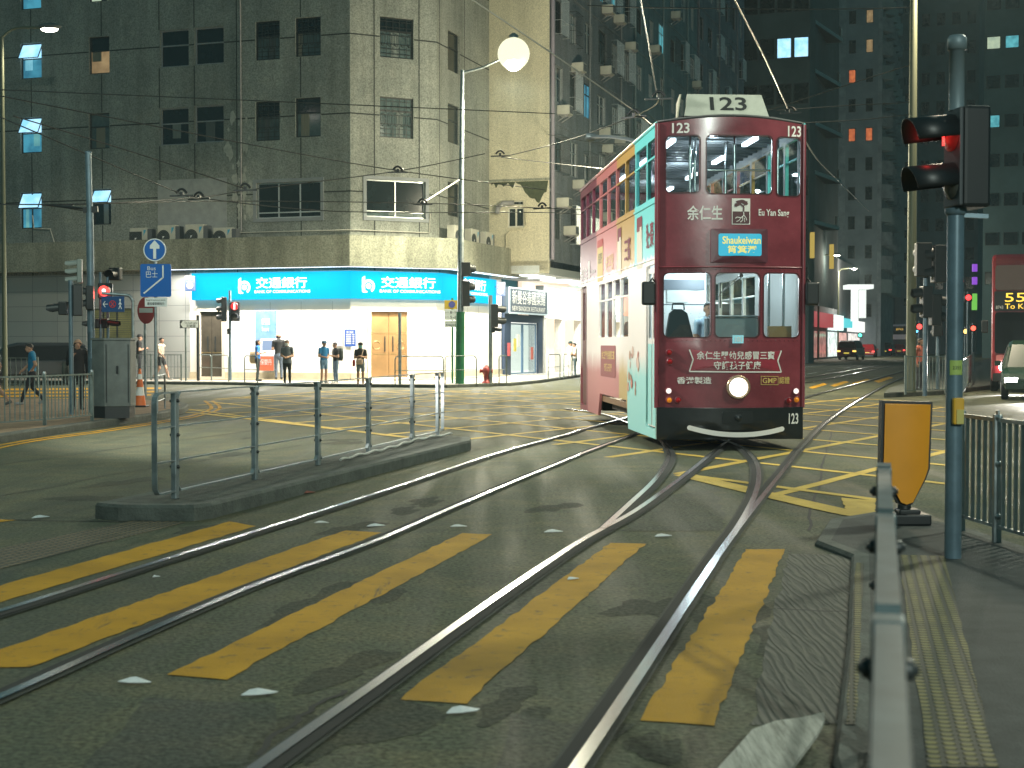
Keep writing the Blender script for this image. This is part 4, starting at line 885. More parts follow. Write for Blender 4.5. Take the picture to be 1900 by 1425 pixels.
# big white T-shaped light sign
sx = P(1592, 600, 150); t = thing('light_sign', 'big white glowing box sign with flat canopy hanging over the far pavement', 'shop sign', (sx.x, sx.y, 6)); q = Plane((P(1572, 600, 150).x, 150, 0), (1, 0, 0)); M_big = glow('white_big_sign', (.92, 1, .93), .95)
zz = lambda y: P(1600, y, 150).z; xx_ = lambda x: (x - 1572) / F * 150
m = MB(); pbox(m, q, 0, zz(536), xx_(1618), zz(528), -2, .6); m.build('canopy', M_big, t)
m = MB(); pbox(m, q, xx_(1580), zz(596), xx_(1592), zz(536), -.4, .2); pbox(m, q, xx_(1595), zz(590), xx_(1606), zz(538), -.4, .2); m.build('panel', M_big, t)
for x, y, Y, lab in ((1507, 455, 110, 'upper'), (1543, 476, 116, 'lower')):
    c = P(x, y, Y); m = MB(); m.box(c, (.25, .5, 1.9)); tag(m.build('banner_sign', glow('amber_banner', (.5, .36, .08), .8)), 'narrow amber vertical sign on the dark facade right of the tram, the %s one' % lab, 'shop sign')
c = P(1808, 560, 120); m = MB()
for i, (cc, h) in enumerate((((.45, .15, .9), 1), ((.45, .15, .9), 1), ((.2, .8, .2), 2.2))):
    z = P(1808, (497, 521, 560)[i], 120).z; m.box((c.x, 120, z), (.35, .3, h * .6), mi=min(i, 2))
tag(m.build('neon_sign', [glow('violet_neon', (.4, .1, .9), .6), MATS.get('violet_neon') or glow('violet_neon', (.4, .1, .9), .6), glow('green_neon', (.25, .8, .12), .6)]), 'thin green and violet neon strip on the dark building left of the bus', 'neon sign')
# ================================================================ PEOPLE: one continuous surface each (smooth union of tapered limbs, surface nets)
def surface_nets(f, lo, hi, h):
    ns = [int((b - a) / h) + 2 for a, b in zip(lo, hi)]
    ax = [lo[i] + h * np.arange(ns[i]) for i in range(3)]
    X = np.stack(np.meshgrid(*ax, indexing='ij'), -1); D = f(X)
    c = [n - 1 for n in ns]; cnt = np.zeros(c); acc = np.zeros((*c, 3)); sg = D < 0
    cor = [(i, j, k) for i in (0, 1) for j in (0, 1) for k in (0, 1)]
    sl = lambda o: tuple(slice(o[i], o[i] + c[i]) for i in range(3))
    for a in cor:
        for b in cor:
            if sum(b) - sum(a) == 1 and all(y >= x for x, y in zip(a, b)):
                da, db = D[sl(a)], D[sl(b)]; m = sg[sl(a)] != sg[sl(b)]; t = np.where(m, da / np.where(m, da - db, 1), 0)[..., None]
                acc += m[..., None] * (X[sl(a)] * (1 - t) + X[sl(b)] * t); cnt += m
    idx = -np.ones(c, int); on = cnt > 0; idx[on] = np.arange(on.sum()); vs = acc[on] / cnt[on][:, None]; fs = []
    for a in range(3):
        o = [0, 0, 0]; o[a] = 1; s0 = [slice(1, c[i]) for i in range(3)]; s0[a] = slice(0, c[a]); s1 = list(s0); s1[a] = slice(1, c[a] + 1)
        A_, B_ = sg[tuple(s0)], sg[tuple(s1)]; u, v = [i for i in range(3) if i != a]
        I = np.argwhere(A_ != B_); fl = A_[A_ != B_]
        for q, w_ in zip(I, fl):
            p = [q[i] + (1 if i != a else 0) for i in range(3)]; g_ = lambda du, dv: idx[tuple(p[i] - (du if i == u else dv if i == v else 0) for i in range(3))]
            k = [g_(0, 0), g_(1, 0), g_(1, 1), g_(0, 1)]
            if min(k) < 0: continue
            fl_ = bool(w_) ^ (a == 1); fs.append(k if fl_ else k[::-1])
    return vs, fs
CLOTH = {}
def cloth(c, nm='cloth'): return mat('%s_%d_%d_%d' % (nm, *[int(x * 255) for x in c]), c, .85, var=.25, vscale=9, bump=.25, bscale=30)
M_hair = mat('black_hair', (.012, .011, .010), .6); M_eye = mat('eye_dark', (.02, .015, .012), .3); M_lip = mat('lips', (.35, .13, .10), .6)
def person(label, px, foot, head, z, face, skin=(.42, .25, .17), top=(.02, .02, .02), legs=(.03, .03, .04), shoes=(.03, .03, .03), sleeve='short', leg='long', pose=None, hair='short', mask=None, fat=1., cap=None, group='people waiting by the bank', hem=None, W_=1., seat=False, loc=None, H=None, h=.017, Y=None):
    if loc is None and Y: loc = P(px, 640, Y); loc.z = z; H = P(px, head, Y).z - z
    if loc is None: loc = G(px, foot, z); H = P(px, head, loc.y).z - z
    s = H / 1.74
    J = dict(P=(0, 0, .93), C=(0, .0, 1.18), T=(0, -.005, 1.36), NK=(0, .005, 1.47), HD=(0, .03, 1.61))
    for k, sg in (('L', -1), ('R', 1)):
        J.update({'H' + k: (sg * .085, 0, .9), 'K' + k: (sg * .095, .015, .49), 'A' + k: (sg * .1, -.02, .085), 'S' + k: (sg * .175, 0, 1.41), 'E' + k: (sg * .225, -.03, 1.13), 'W' + k: (sg * .235, .06, .90)})
    for k, v in (pose or {}).items(): J[k] = v
    J = {k: np.array(v, float) for k, v in J.items()}
    for k in 'LR': J['F' + k] = J.get('F' + k, J['A' + k] + np.array((.015 * (-1 if k == 'L' else 1), .155, -.045)))
    SK, TP, LG, SH = 0, 1, 2, 3; f_ = fat; pr = []
    def cap_(a, b, ra, rb, l, sq=1.): pr.append((J[a] if isinstance(a, str) else np.array(a, float), J[b] if isinstance(b, str) else np.array(b, float), ra, rb, l, sq))
    up = np.array((0, 0, 1.))
    cap_(J['P'] - .02 * up, J['C'], .150 * f_, .145 * f_, TP, .72); cap_(J['C'], J['T'], .145 * f_, .160, TP, .66); cap_(J['SL'] - .03 * up, J['SR'] - .03 * up, .062, .062, TP)
    cap_(J['P'] - .05 * up, J['P'] + .01 * up, .152 * f_, .14 * f_, LG, .78)
    cap_('NK', J['HD'] - .05 * up, .056, .052, SK); cap_(J['HD'] + .025 * up, J['HD'] + .03 * up, .083, .083, SK, 1.12); cap_(J['HD'] + np.array((0, .03, -.06)), J['HD'] + np.array((0, .035, -.065)), .056, .05, SK)
    cap_(J['HD'] + np.array((0, .09, -.01)), J['HD'] + np.array((0, .102, -.03)), .012, .016, SK)
    for sg in (-1, 1): cap_(J['HD'] + np.array((sg * .082, -.005, .01)), J['HD'] + np.array((sg * .084, -.005, -.03)), .018, .014, SK)
    for k in 'LR':
        mid = J['S' + k] * .42 + J['E' + k] * .58
        cap_('S' + k, mid, .062 * W_, .056 * W_, TP); cap_(mid, 'E' + k, .047, .043, TP if sleeve != 'short' else SK)
        cap_('E' + k, 'W' + k, .043 if sleeve != 'long' else .05, .029 if sleeve != 'long' else .04, TP if sleeve == 'long' else SK)
        d = J['W' + k] - J['E' + k]; d /= np.linalg.norm(d); cap_('W' + k, J['W' + k] + d * .06, .028, .034, SK, 1.)
        km = J['H' + k] * .35 + J['K' + k] * .65
        cap_('H' + k, km, .088 * f_, .072, LG); cap_(km, 'K' + k, .062 if leg == 'short' else .066, .054, SK if leg == 'short' else LG)
        cap_('K' + k, J['K' + k] * .6 + J['A' + k] * .4, .054, .055, SK if leg == 'short' else LG); cap_(J['K' + k] * .6 + J['A' + k] * .4, 'A' + k, .053, .036 if leg == 'short' else .045, SK if leg == 'short' else LG)
        cap_(J['A' + k] - np.array((0, .03, .035)), 'F' + k, .046, .038, SH)
    def one(X, p):
        a, b, ra, rb, l, sq = p; Y = X - a; d = b - a
        t = np.clip((Y @ d) / max(d @ d, 1e-9), 0, 1); q = Y - t[..., None] * d
        if sq != 1: q = q * np.array((1, 1 / sq, 1))
        return np.sqrt((q * q).sum(-1)) - (ra + (rb - ra) * t)
    def sdf(X):
        D = None; k = .028
        for p in pr:
            d = one(X, p); D = d if D is None else np.minimum(D, d) - np.maximum(k - np.abs(D - d), 0) ** 2 / (4 * k)
        return D
    allp = np.array([q for p in pr for q in (p[0], p[1])]); lo = allp.min(0) - .2; hi = allp.max(0) + .2; lo[2] = max(lo[2], -.02) if not seat else lo[2]
    vs, fs = surface_nets(sdf, lo, hi, h)
    cen = np.array([vs[f].mean(0) for f in fs]); dl = np.stack([one(cen, p) for p in pr], 0); lab = np.array([p[4] for p in pr])[dl.argmin(0)]
    if hem: lab[(lab == LG) & (cen[:, 2] > hem) & (np.abs(cen[:, 0]) < .24)] = TP
    m = MB()
    for f, l in zip(fs, lab): m.f.append(list(f)); m.sm.append(True); m.mi.append(int(l))
    m.v = [V(v * s) for v in vs]
    for k, sg in (('L', -1), ('R', 1)):                       # fingers rooted in the palm
        d = J['W' + k] - J['E' + k]; d /= np.linalg.norm(d); side = np.cross(d, (sg * .3, -.2, .9)); side /= np.linalg.norm(side); cu = np.cross(side, d) * -1
        base = J['W' + k] + d * .075
        for i, (o, ln) in enumerate(((-.028, .058), (-.010, .07), (.010, .066), (.027, .05))):
            p0 = base + side * o; p1 = p0 + d * ln * .55 + cu * .006; p2 = p1 + d * ln * .45 + cu * .022; m.tube([V(q * s) for q in (p0 - d * .02, p1, p2)], [.0095 * s, .009 * s, .007 * s], 5, mi=0)
        p0 = J['W' + k] + d * .03 - side * .028; m.tube([V(q * s) for q in (p0, p0 + d * .03 - side * .025, p0 + d * .06 - side * .03 + cu * .012)], [.011 * s, .010 * s, .008 * s], 5, mi=0)
    hd = J['HD']
    for sg in (-1, 1): m.ball(V((hd + np.array((sg * .032, .096, .022))) * s), .0115 * s, 6, mi=4)
    m.box(V((hd + np.array((0, .089, -.062))) * s), (.04 * s, .012 * s, .01 * s), mi=5)
    t = thing('person', label, 'person', loc, face, group)
    m.build('body', [cloth(skin, 'skin'), cloth(top), cloth(legs), cloth(shoes), M_eye, M_lip], t, 0, True)
    if hair:
        m = MB(); n_ = 14; rows = []
        for i in range(8):
            a = pi * .5 * i / 7 * (1.12 if hair == 'short' else 1.3)
            rows.append([V((hd[0] + .094 * sin(a) * cos(b), hd[1] - .008 + .108 * sin(a) * sin(b) - (.012 if hair == 'long' and i > 4 else 0), hd[2] + .035 + .094 * cos(a) + (.07 * max(0, sin(b)) * (i / 7) ** 2)) ) * s for b in np.linspace(0, 2 * pi, n_, False)])
        if hair == 'bald': rows = [[V((p.x, p.y, p.z - .05 * s)) for p in r] for r in rows[5:]]
        if hair == 'long':
            for dz in (.07, .15, .22): rows.append([V((p.x * .98, min(p.y, hd[1] * s + .02 * s), p.z - dz * s * (1 if p.y < hd[1] * s + .03 * s else .0))) for p in rows[7]])
        vs2 = [p for r in rows for p in r]; m.add(vs2, [[i * n_ + k, (i + 1) * n_ + k, (i + 1) * n_ + (k + 1) % n_, i * n_ + (k + 1) % n_] for i in range(len(rows) - 1) for k in range(n_)], True); m.build('hair', M_hair, t, 0, True)
    if cap:
        m = MB(); m.lathe([(.103, .03), (.104, .07), (.085, .115), (.03, .135), (0, .136)], (0, 0, 0), 'Z', 14); m.prism([V((-.075, .06, .035)), V((.075, .06, .035)), V((.06, .175, .02)), V((-.06, .175, .02))], (0, 0, .012)); m.v = [V((hd[0] + p.x, hd[1] + p.y, hd[2] + p.z + .0)) * s for p in m.v]; m.build('cap', cloth(cap), t, 0, True)
    if mask:
        m = MB(); rows = [[V((.062 * sin(a) * q, hd[1] + .02 + (.078 + .012 * q) * cos(a * .8), hd[2] + zz_)) * s for a in np.linspace(-1.3, 1.3, 9)] for zz_, q in ((.005, 1.15), (-.03, 1.15), (-.07, 1.0), (-.1, .75))]
        m.add([p for r in rows for p in r], [[i * 9 + k, i * 9 + k + 1, (i + 1) * 9 + k + 1, (i + 1) * 9 + k] for i in range(3) for k in range(8)], True); m.build('face_mask', cloth(mask), t, 0, True)
    return t, loc, face, s
def at(p, x, y, z): _, l, f, s = p; return V((l.x + (x * cos(f) - y * sin(f)) * s, l.y + (x * sin(f) + y * cos(f)) * s, l.z + z * s))
WALK = dict(KL=(-.09, .16, .50), AL=(-.08, .30, .10), KR=(.09, -.02, .49), AR=(.08, -.30, .16), FR=(.09, -.19, .06), EL=(-.24, -.10, 1.15), WL=(-.24, -.06, .92), ER=(.24, .06, 1.14), WR=(.22, .24, .98))
PHONE = dict(EL=(-.22, .0, 1.13), WL=(-.07, .24, 1.17), ER=(.22, .0, 1.13), WR=(.06, .25, 1.19))
HOLD = dict(EL=(-.22, .0, 1.12), WL=(-.05, .22, 1.07), ER=(.22, .0, 1.12), WR=(.07, .23, 1.07))
AWAY = 0.; LEFT = pi / 2; RIGHT = -pi / 2; NEAR = pi
sk2 = (.36, .20, .13)
IG = 'people on the left island'
pA = person('balding man in black standing behind the left fence, hand at his bag strap', 144, 761, 627, .13, NEAR + .35, top=(.012, .013, .014), legs=(.012, .013, .015), shoes=(.05, .05, .05), sleeve='long', hair='bald', group=IG, fat=1.08, pose=dict(ER=(.235, .03, 1.12), WR=(.13, .2, 1.30), HD=(-.01, .05, 1.60)))
person('man in bright blue t-shirt walking left with his hand on his hip', 60, 752, 636, .13, LEFT + .35, top=(.01, .16, .30), legs=(.014, .015, .02), shoes=(.25, .25, .25), group=IG, pose={**WALK, 'EL': (-.30, -.08, 1.14), 'WL': (-.16, .0, .99), 'HD': (0, .07, 1.59)}, fat=1.05)
person('person in dark shorts and trainers walking out at the left edge', -4, 754, 640, .13, LEFT + .2, top=(.08, .10, .11), legs=(.02, .02, .025), leg='short', shoes=(.1, .1, .1), group=IG, pose=WALK)
SG = 'people along the tiled wall'
person('young man in black t-shirt standing by the railing behind the cone, looking at his phone', 258, 694, 620, .12, RIGHT + .3, Y=59.6, top=(.012, .013, .015), legs=(.015, .016, .02), group=SG, pose=PHONE, cap=(.02, .02, .02))
person('man in beige shirt and black shorts walking toward the bank', 299, 699, 626, .12, RIGHT - .4, Y=58.6, top=(.42, .36, .28), legs=(.015, .015, .018), leg='short', shoes=(.4, .4, .38), group=SG, pose=WALK)
p1 = person('woman in blue t-shirt and black trousers with a tan tote, left of the cash machine', 478, 704, 630, .12, RIGHT + .1, Y=56.8, top=(.02, .16, .48), legs=(.014, .014, .018), hair='long', pose=PHONE, skin=sk2)
person('man in black t-shirt with his back turned, using the cash machine', 517, 693, 617, .17, AWAY + .15, Y=57.45, top=(.012, .012, .014), legs=(.10, .13, .18), pose={**HOLD, 'WL': (-.1, .34, 1.2), 'WR': (.1, .34, 1.2), 'HD': (0, .06, 1.59)}, hair='bald')
person('woman in grey t-shirt and black leggings standing on the kerb with crossed hands', 533, 714, 630.5, .1, NEAR, top=(.10, .115, .13), legs=(.012, .012, .014), pose=HOLD, mask=(.7, .7, .7), fat=1.12, hair='short', hem=.84)
p4 = person('person in bright blue top, denim shorts and cap talking to the one with the backpack', 601, 712, 632, .1, RIGHT - .9, top=(.01, .15, .34), legs=(.12, .22, .34), leg='short', shoes=(.6, .6, .6), cap=(.04, .12, .22), pose=HOLD, fat=1.05)
p5 = person('person in black t-shirt and jeans wearing a dark backpack', 623, 711, 635, .1, LEFT + .6, top=(.012, .015, .018), legs=(.09, .14, .20), shoes=(.5, .5, .48), pose=PHONE)
p6 = person('woman in black cap, turquoise mask and denim shorts by the wooden door', 669, 717, 635, .1, NEAR + .15, top=(.03, .03, .03), legs=(.16, .20, .22), leg='short', mask=(.25, .60, .58), cap=(.015, .015, .018), hair='long', pose=PHONE, hem=None)
RG = 'people outside the lit shops'
person('man in white shirt and dark cap just left of the tram', 1057, 701, 633, .12, RIGHT + .4, top=(.62, .66, .66), legs=(.5, .5, .48), group=RG, pose=HOLD, cap=(.02, .06, .07))
person('man in pale shirt and dark trousers at the tram rear, right of the capped man', 1067, 699, 636, .12, LEFT, top=(.55, .55, .52), legs=(.05, .08, .09), group=RG, pose=HOLD)
FG = 'pedestrians down the avenue'
pp_ = person('woman in coral top waiting on the tram stop island between the poles', 1706, 724, 627, .14, RIGHT - .9, top=(.45, .12, .08), legs=(.05, .05, .055), hair='long', sleeve='long', group=FG, skin=(.36, .2, .13))
for i, (x, fy, hy, c, l, lab) in enumerate(((1494, 664, 634, (.4, .35, .25), (.3, .25, .2), 'distant pedestrian in beige right beside the tram corner'), (1511, 661, 638, (.02, .02, .025), (.02, .02, .02), 'distant pedestrian in black left of the red-orange hydrant far off'), (1533, 660, 636, (.015, .015, .02), (.02, .02, .03), 'pair of distant walkers behind the black minivan, the left one'), (1538, 660, 637, (.03, .03, .04), (.05, .05, .05), 'pair of distant walkers behind the black minivan, the right one'))):
    person(lab, x, fy, hy, .0, random.uniform(0, 6), top=c, legs=l, group=FG, pose=WALK if i % 2 else None, h=.03)
# bags
def bag(label, c, size, m, strap=None, rz=0, cat='bag', name='shoulder_bag'):
    t = thing(name, label, cat, c, rz); b = MB(); x, y, z = [k / 2 for k in size]
    b.lathe([(.0, -z), (.75, -z), (.98, -z * .6), (1., z * .2), (.86, z), (0, z)], (0, 0, 0), 'Z', 14); b.v = [V((p.x * x, p.y * y, p.z)) for p in b.v]; b.build('bag_body', m, t, 0, True)
    if strap:
        for pts in strap: b = MB(); b.tube([V(p) - V(c) for p in pts], .012, 5); R = Matrix.Rotation(-rz, 3, 'Z'); b.v = [R @ p for p in b.v]; b.build('strap', m, t, 0, True)
    return t
bag('limp tan tote bag hanging from the shoulder of the woman in blue', at(p1, -.30, -.14, .98), (.16, .42, .46), cloth((.36, .28, .16)), [[at(p1, -.27, -.15, 1.15), at(p1, -.2, -.03, 1.45), at(p1, -.26, .08, 1.14)]], RIGHT)
bag('dark green backpack on the person in black t-shirt and jeans', at(p5, 0, -.21, 1.22), (.30, .22, .46), cloth((.02, .03, .03)), [[at(p5, .12, -.15, 1.38), at(p5, .13, 0, 1.47), at(p5, .13, .13, 1.3), at(p5, .14, -.1, 1.1)], [at(p5, -.12, -.15, 1.38), at(p5, -.13, 0, 1.47), at(p5, -.13, .13, 1.3), at(p5, -.14, -.1, 1.1)]], LEFT + .6, 'backpack', 'backpack')
bag('small pale handbag at the waist of the woman in black cap', at(p6, .05, .2, .98), (.24, .1, .2), cloth((.55, .40, .30)), [[at(p6, .0, .16, 1.05), at(p6, -.1, .1, 1.42), at(p6, -.13, -.08, 1.4)]], NEAR)
bag('red pouch hanging at the right hip of the woman in black cap', at(p6, .26, .02, .92), (.1, .16, .22), cloth((.5, .06, .05)), [[at(p6, .25, .02, 1.0), at(p6, .12, .0, 1.47)]], NEAR)
bag('dark olive bag slung at the side of the balding man in black', at(pA, .27, -.05, .98), (.14, .3, .34), cloth((.05, .06, .05)), [[at(pA, .24, -.05, 1.14), at(pA, .15, .0, 1.47)]], NEAR)
bag('dark bag on the back of the woman in coral', at(pp_, 0, -.2, 1.2), (.28, .18, .4), cloth((.03, .03, .03)), [[at(pp_, .12, -.12, 1.36), at(pp_, .12, .02, 1.47), at(pp_, .12, .12, 1.3)]], RIGHT - .9)
# ================================================================ STREET FURNITURE
M_galv = mat('galvanised_steel', (.34, .38, .39), .42, .75, var=.35, vscale=7, rvar=.15)
M_gpaint = mat('grey_green_paint', (.16, .20, .19), .5, .2, var=.3, vscale=6)
M_blk = mat('black_housing', (.012, .014, .015), .45); M_pole = mat('painted_pole', (.13, .19, .23), .35, .3, var=.3, vscale=4)
M_polegrn = mat('green_pole_paint', (.02, .17, .07), .45, var=.3, vscale=5); M_grey = mat('cabinet_grey', (.11, .125, .12), .55, var=.3, vscale=3)
M_lred = glow('red_lamp', (1., .06, .05), 2.5); M_lredw = glow('red_lamp_core', (1., .55, .5), 3.); M_lens = mat('dark_lens', (.05, .055, .05), .15)
def bolt(m, p, n, r=.018): m.lathe([(r, 0), (r, .012), (r * .5, .016), (r * .5, .022), (0, .022)], p, (n.orthogonal().normalized(), n.cross(n.orthogonal().normalized()), n), 8)
def bar_railing(name, label, pts, h, loopa=None, loopb=None, post=.07, z=.14, bars=(.36, .68, 1.0), low=.07, M_galv=M_galv):
    """posts with bolted flat-bar panels between them; rounded end loops"""
    t = thing(name, label, 'railing', pts[0]); pm = []
    d = (pts[-1] - pts[0]); d.z = 0; d.normalize(); n = V((d.y, -d.x, 0))
    for i, p in enumerate(pts):
        m = MB(); m.box(p + UP * (h / 2), (post, post * .72, h), atan2(d.y, d.x)); o = m.build('post', M_galv, t, .006)
        b = MB()
        for q in (.3, .6, .92): bolt(b, p + UP * (h * q) + n * (post * .37), n); bolt(b, p + UP * (h * q) - n * (post * .37), -n)
        b.build('bolts', M_frame_d, o)
    for a, b in zip(pts, pts[1:]):
        m = MB(); a1 = a + d * post * .55; b1 = b - d * post * .55; r = .05
        loop = [a1 + UP * (low + r), a1 + d * r + UP * low, b1 - d * r + UP * low, b1 + UP * (low + r), b1 + UP * (h - r), b1 - d * r + UP * h, a1 + d * r + UP * h, a1 + UP * (h - r), a1 + UP * (low + r)]
        for p, q in zip(loop, loop[1:]): m.beam(p, q, .042, .012, up=n.cross((q - p).normalized()))
        for q in bars[:-1]: m.beam(a1 + UP * h * q, b1 + UP * h * q, .036, .012)
        m.build('panel', M_galv, t)
    for p, s, ln in ((pts[0], -1, loopa), (pts[-1], 1, loopb)):
        if not ln: continue
        m = MB(); r = .09; e = p + d * s * ln
        lp = [p + UP * h, e - d * s * r + UP * h] + [e - d * s * r + UP * (h - r) + d * s * r * sin(a) + UP * r * cos(a) for a in np.linspace(.3, pi / 2, 5)] + [e - d * s * r + UP * (low + r) + d * s * r * cos(a) - UP * r * sin(a) for a in np.linspace(0, pi / 2, 5)] + [p + UP * low]
        for a, b in zip(lp, lp[1:]): m.beam(a, b, .05, .013, up=n.cross((b - a).normalized()))
        for q in bars[:-1]: m.beam(p + UP * h * q, e + UP * h * q, .036, .012)
        m.build('end_loop', M_galv, t)
    return t
bar_railing('pedestrian_railing', 'galvanised flat-bar railing with rounded ends on the narrow traffic island', [G(x, y, .14) for x, y in ((325, 925), (473, 890), (590, 863), (684, 840), (765, 820), (812, 809))], .97, .42, .30)
# near railing, seen almost end-on at the right
nr = [V((.02, .0, .045)), V((.262, 1.0, .045)), V((.613, 2.4, .045)), V((.975, 3.85, .045)), V((1.335, 5.3, .045))]
bar_railing('pedestrian_railing', 'out-of-focus galvanised railing running along the right foreground', nr, 1.06, .4, .25, .075, M_galv=mat('toned_down_galvanised', (.085, .115, .12), .55, .3, var=.35, vscale=9))  # galvanised steel darkened in colour to offset the lamp behind the camera

def mesh_fence(name, label, pts, h, m_=None, gap=.115, cap=True, low=.1, th=.018, group=None):
    t = thing(name, label, 'fence', pts[0], 0, group); m_ = m_ or M_gpaint
    for a, b in zip(pts, pts[1:]):
        m = MB(); d = (b - a); n = max(2, int(d.xy.length / gap))
        m.beam(a + UP * h, b + UP * h, .03, .03); m.beam(a + UP * low, b + UP * low, .025, .025)
        for i in range(1, n): p = a + d * (i / n); m.beam(p + UP * low, p + UP * h, th, th * .6)
        m.build('panel', m_, t)
    for p in pts:
        m = MB(); m.box(p + UP * (h * .5 + .01), (.06, .05, h + .06)); o = m.build('post', m_, t, .005)
        if cap: q = MB(); q.lathe([(.03, 0), (.034, .02), (.02, .05), (0, .05)], p + UP * (h + .03), 'Z', 8); q.build('post_cap', M_galv, o)
    return t
mesh_fence('pedestrian_fence', 'grey-green upright-bar fence along the left island in front of the two men', [G(-260, 812, .13), G(-80, 800, .13), G(83, 789, .13), G(171, 780, .13)], .86)
# right fence nearest the camera
fx = [V((3.62, 11.9, .045)), V((3.68, 11.2, .045)), V((3.80, 9.9, .045)), V((4.0, 8.2, .045))]
rf = mesh_fence('pedestrian_fence', 'galvanised upright-bar fence at the right edge behind the blue-grey signal pole', fx, .93, M_galv, .105, False, .12, .028)
m = MB(); p = fx[1]; m.beam(p + UP * .0, p + UP * 1.0, .06, .012, up=V((1, 0, 0)))
for q in (.2, .6, .95): bolt(m, p + UP * q - V((0, .04, 0)), V((0, -1, 0)), .024)
m.build('bolt_plate', M_galv, rf)
mesh_fence('pedestrian_fence', 'dark upright-bar fence on the tram stop island around the tall pole', [G(1680, 731, .14), G(1755, 729, .14), G(1768, 700, .14)], 1.05, M_gpaint, .13, False)
mesh_fence('pedestrian_fence', 'upright-bar fence between the tram stop and the red bus', [G(1782, 742, .12), G(1800, 712, .12), G(1806, 690, .12)], 1.0, M_galv, .15, False)
# bank-side kerb railings: thin hoops
def hoop(name, label, a, b, h=1.0, bars=(.5,), group='kerb railings by the bank', m_=None):
    t = thing(name, label, 'railing', a, 0, group); d = (b - a).normalized(); r = .12; m = MB()
    m.tube([a, a + UP * (h - r), a + d * r * .3 + UP * (h - r * .3), a + d * r + UP * h, b - d * r + UP * h, b - d * r * .3 + UP * (h - r * .3), b + UP * (h - r), b], .022, 6); m.build('hoop', m_ or M_gpaint, t)
    for q in bars: m = MB(); m.tube([a + UP * h * q, b + UP * h * q], .014, 5); m.build('crossbar', m_ or M_gpaint, t)
    return t
for x0, y0, x1, y1, lab in ((366, 705, 392, 706, 'left of the pair in front of the dark glass door'), (393, 706, 424, 708, 'right of the pair in front of the dark glass door'), (454, 711, 478, 712, 'beside the woman with the tan tote'), (733, 714, 823, 714, 'left of the green-banded lamp post'), (826, 713, 884, 712, 'between the lamp post and the hydrant'), (926, 712, 940, 711, 'by the restaurant doors'), (1017, 705, 1039, 703, 'in front of the lit shops'), (1046, 702, 1062, 700, 'nearest the tram rear')):
    hoop('kerb_railing', 'thin grey kerb railing ' + lab, G(x0, y0, .12), G(x1, y1, .12))
mesh_fence('pedestrian_fence', 'grey upright-bar fence along the tiled wall behind the man in beige', [V((-15.2, 58.6, .12)), V((-14.2, 58.2, .12)), V((-12.9, 57.7, .12))], 1.0, M_gpaint, .14, False)
mesh_fence('pedestrian_fence', 'dark upright-bar fence in front of the parked dark car', [V((-21.5, 53.2, .0)), V((-18.4, 52.6, .0)), V((-16.8, 52.4, .0))], 1.05, M_gpaint, .2, False)
hoop('guard_hoop', 'low tubular guard hoop round the sign poles at the island tip', G(292, 765, .13), G(306, 758, .13), .75, (.3,), None, M_galv)

def pole(m, p, top, r, n=12): m.tube([p, V((p.x, p.y, top))], r, n)
def zof(py, Y): return P(950, py, Y).z
def signal(par, c, face, n=3, s=.3, lit=None, ped=False, name='signal_head', vis=.24, body=None):
    """signal head centred at c; face = angle its lenses look toward (0 = +X)"""
    f = V((cos(face), sin(face), 0)); side = V((-f.y, f.x, 0)); h = n * s; m = MB(); R = Matrix((side, f, UP)).transposed()
    m.box(c, (s * .92, s * .62, h), mtx=R); o = m.build(name, body or M_blk, par, .02)
    for i in range(n):
        q = c + UP * (h / 2 - s * (i + .5)) + f * (s * .31); m = MB(); m.lathe([(s * .36, .0), (s * .36, .012), (0, .02)], q, (side, UP, f), 16)
        m.build('lens', (M_lredw if lit == i else M_lens), o)
        m = MB(); k = 12; A0 = [q + (side * cos(a) + UP * sin(a)) * s * .4 for a in np.linspace(-.45, pi + .45, k)]; B0 = [p + f * vis * (1 - .35 * (i_ in (0, k - 1))) - UP * .03 for i_, p in enumerate(A0)]
        m.add(A0 + B0, [[j, j + 1, k + j + 1, k + j] for j in range(k - 1)], True); m.build('visor', body or M_blk, o)
    return o
def red_man(par, c, face, s):
    f = V((cos(face), sin(face), 0)); side = V((-f.y, f.x, 0)); m = MB(); fn = lambda x, y, o=0: c + side * x + UP * y + f * .03
    m.panel(disc(0, s * .26, s * .07), [], fn); m.panel(rect(-s * .09, -s * .02, s * .09, s * .18), [], fn); m.panel(rect(-s * .08, -s * .3, -s * .015, -s * .03), [], fn); m.panel(rect(s * .015, -s * .3, s * .08, -s * .03), [], fn); m.build('red_man', M_lredw, par)
W_, E_, S_, N_ = pi, 0., -pi / 2, pi / 2
# --- big pedestrian signal on the blue-grey pole, right foreground
b0 = G(1768, 1035, .045); Yp = b0.y
t = thing('signal_pole', 'blue-grey signal pole with green sticker and yellow push button in the right foreground', 'signal pole', b0)
m = MB(); pole(m, b0, zof(400, Yp), .058, 20); m.build('pole', M_pole, t)
m = MB(); zt = zof(90, Yp); m.lathe([(.052, 0), (.052, .42), (.066, .42), (.066, .50), (.05, .52), (0, .52)], V((b0.x, b0.y, zof(205, Yp))), 'Z', 20); m.build('top_tube', mat('top_tube_grey', (.17, .22, .24), .5, .2), t)
m = MB(); m.lathe([(.015, 0), (.06, .0), (.075, .02), (.075, .05)], V((b0.x, b0.y, zof(400, Yp))), 'Z', 16); m.beam(V((b0.x - .05, b0.y, zof(398, Yp))), V((b0.x + .22, b0.y - .02, zof(402, Yp))), .03, .03); m.build('bracket', M_pole, t)
c = V((P(1797, 300, Yp).x, Yp, zof(294, Yp))); fc = W_ + .13
f = V((cos(fc), sin(fc), 0)); side = V((-f.y, f.x, 0)); R = Matrix((side, f, UP)).transposed(); h = .70
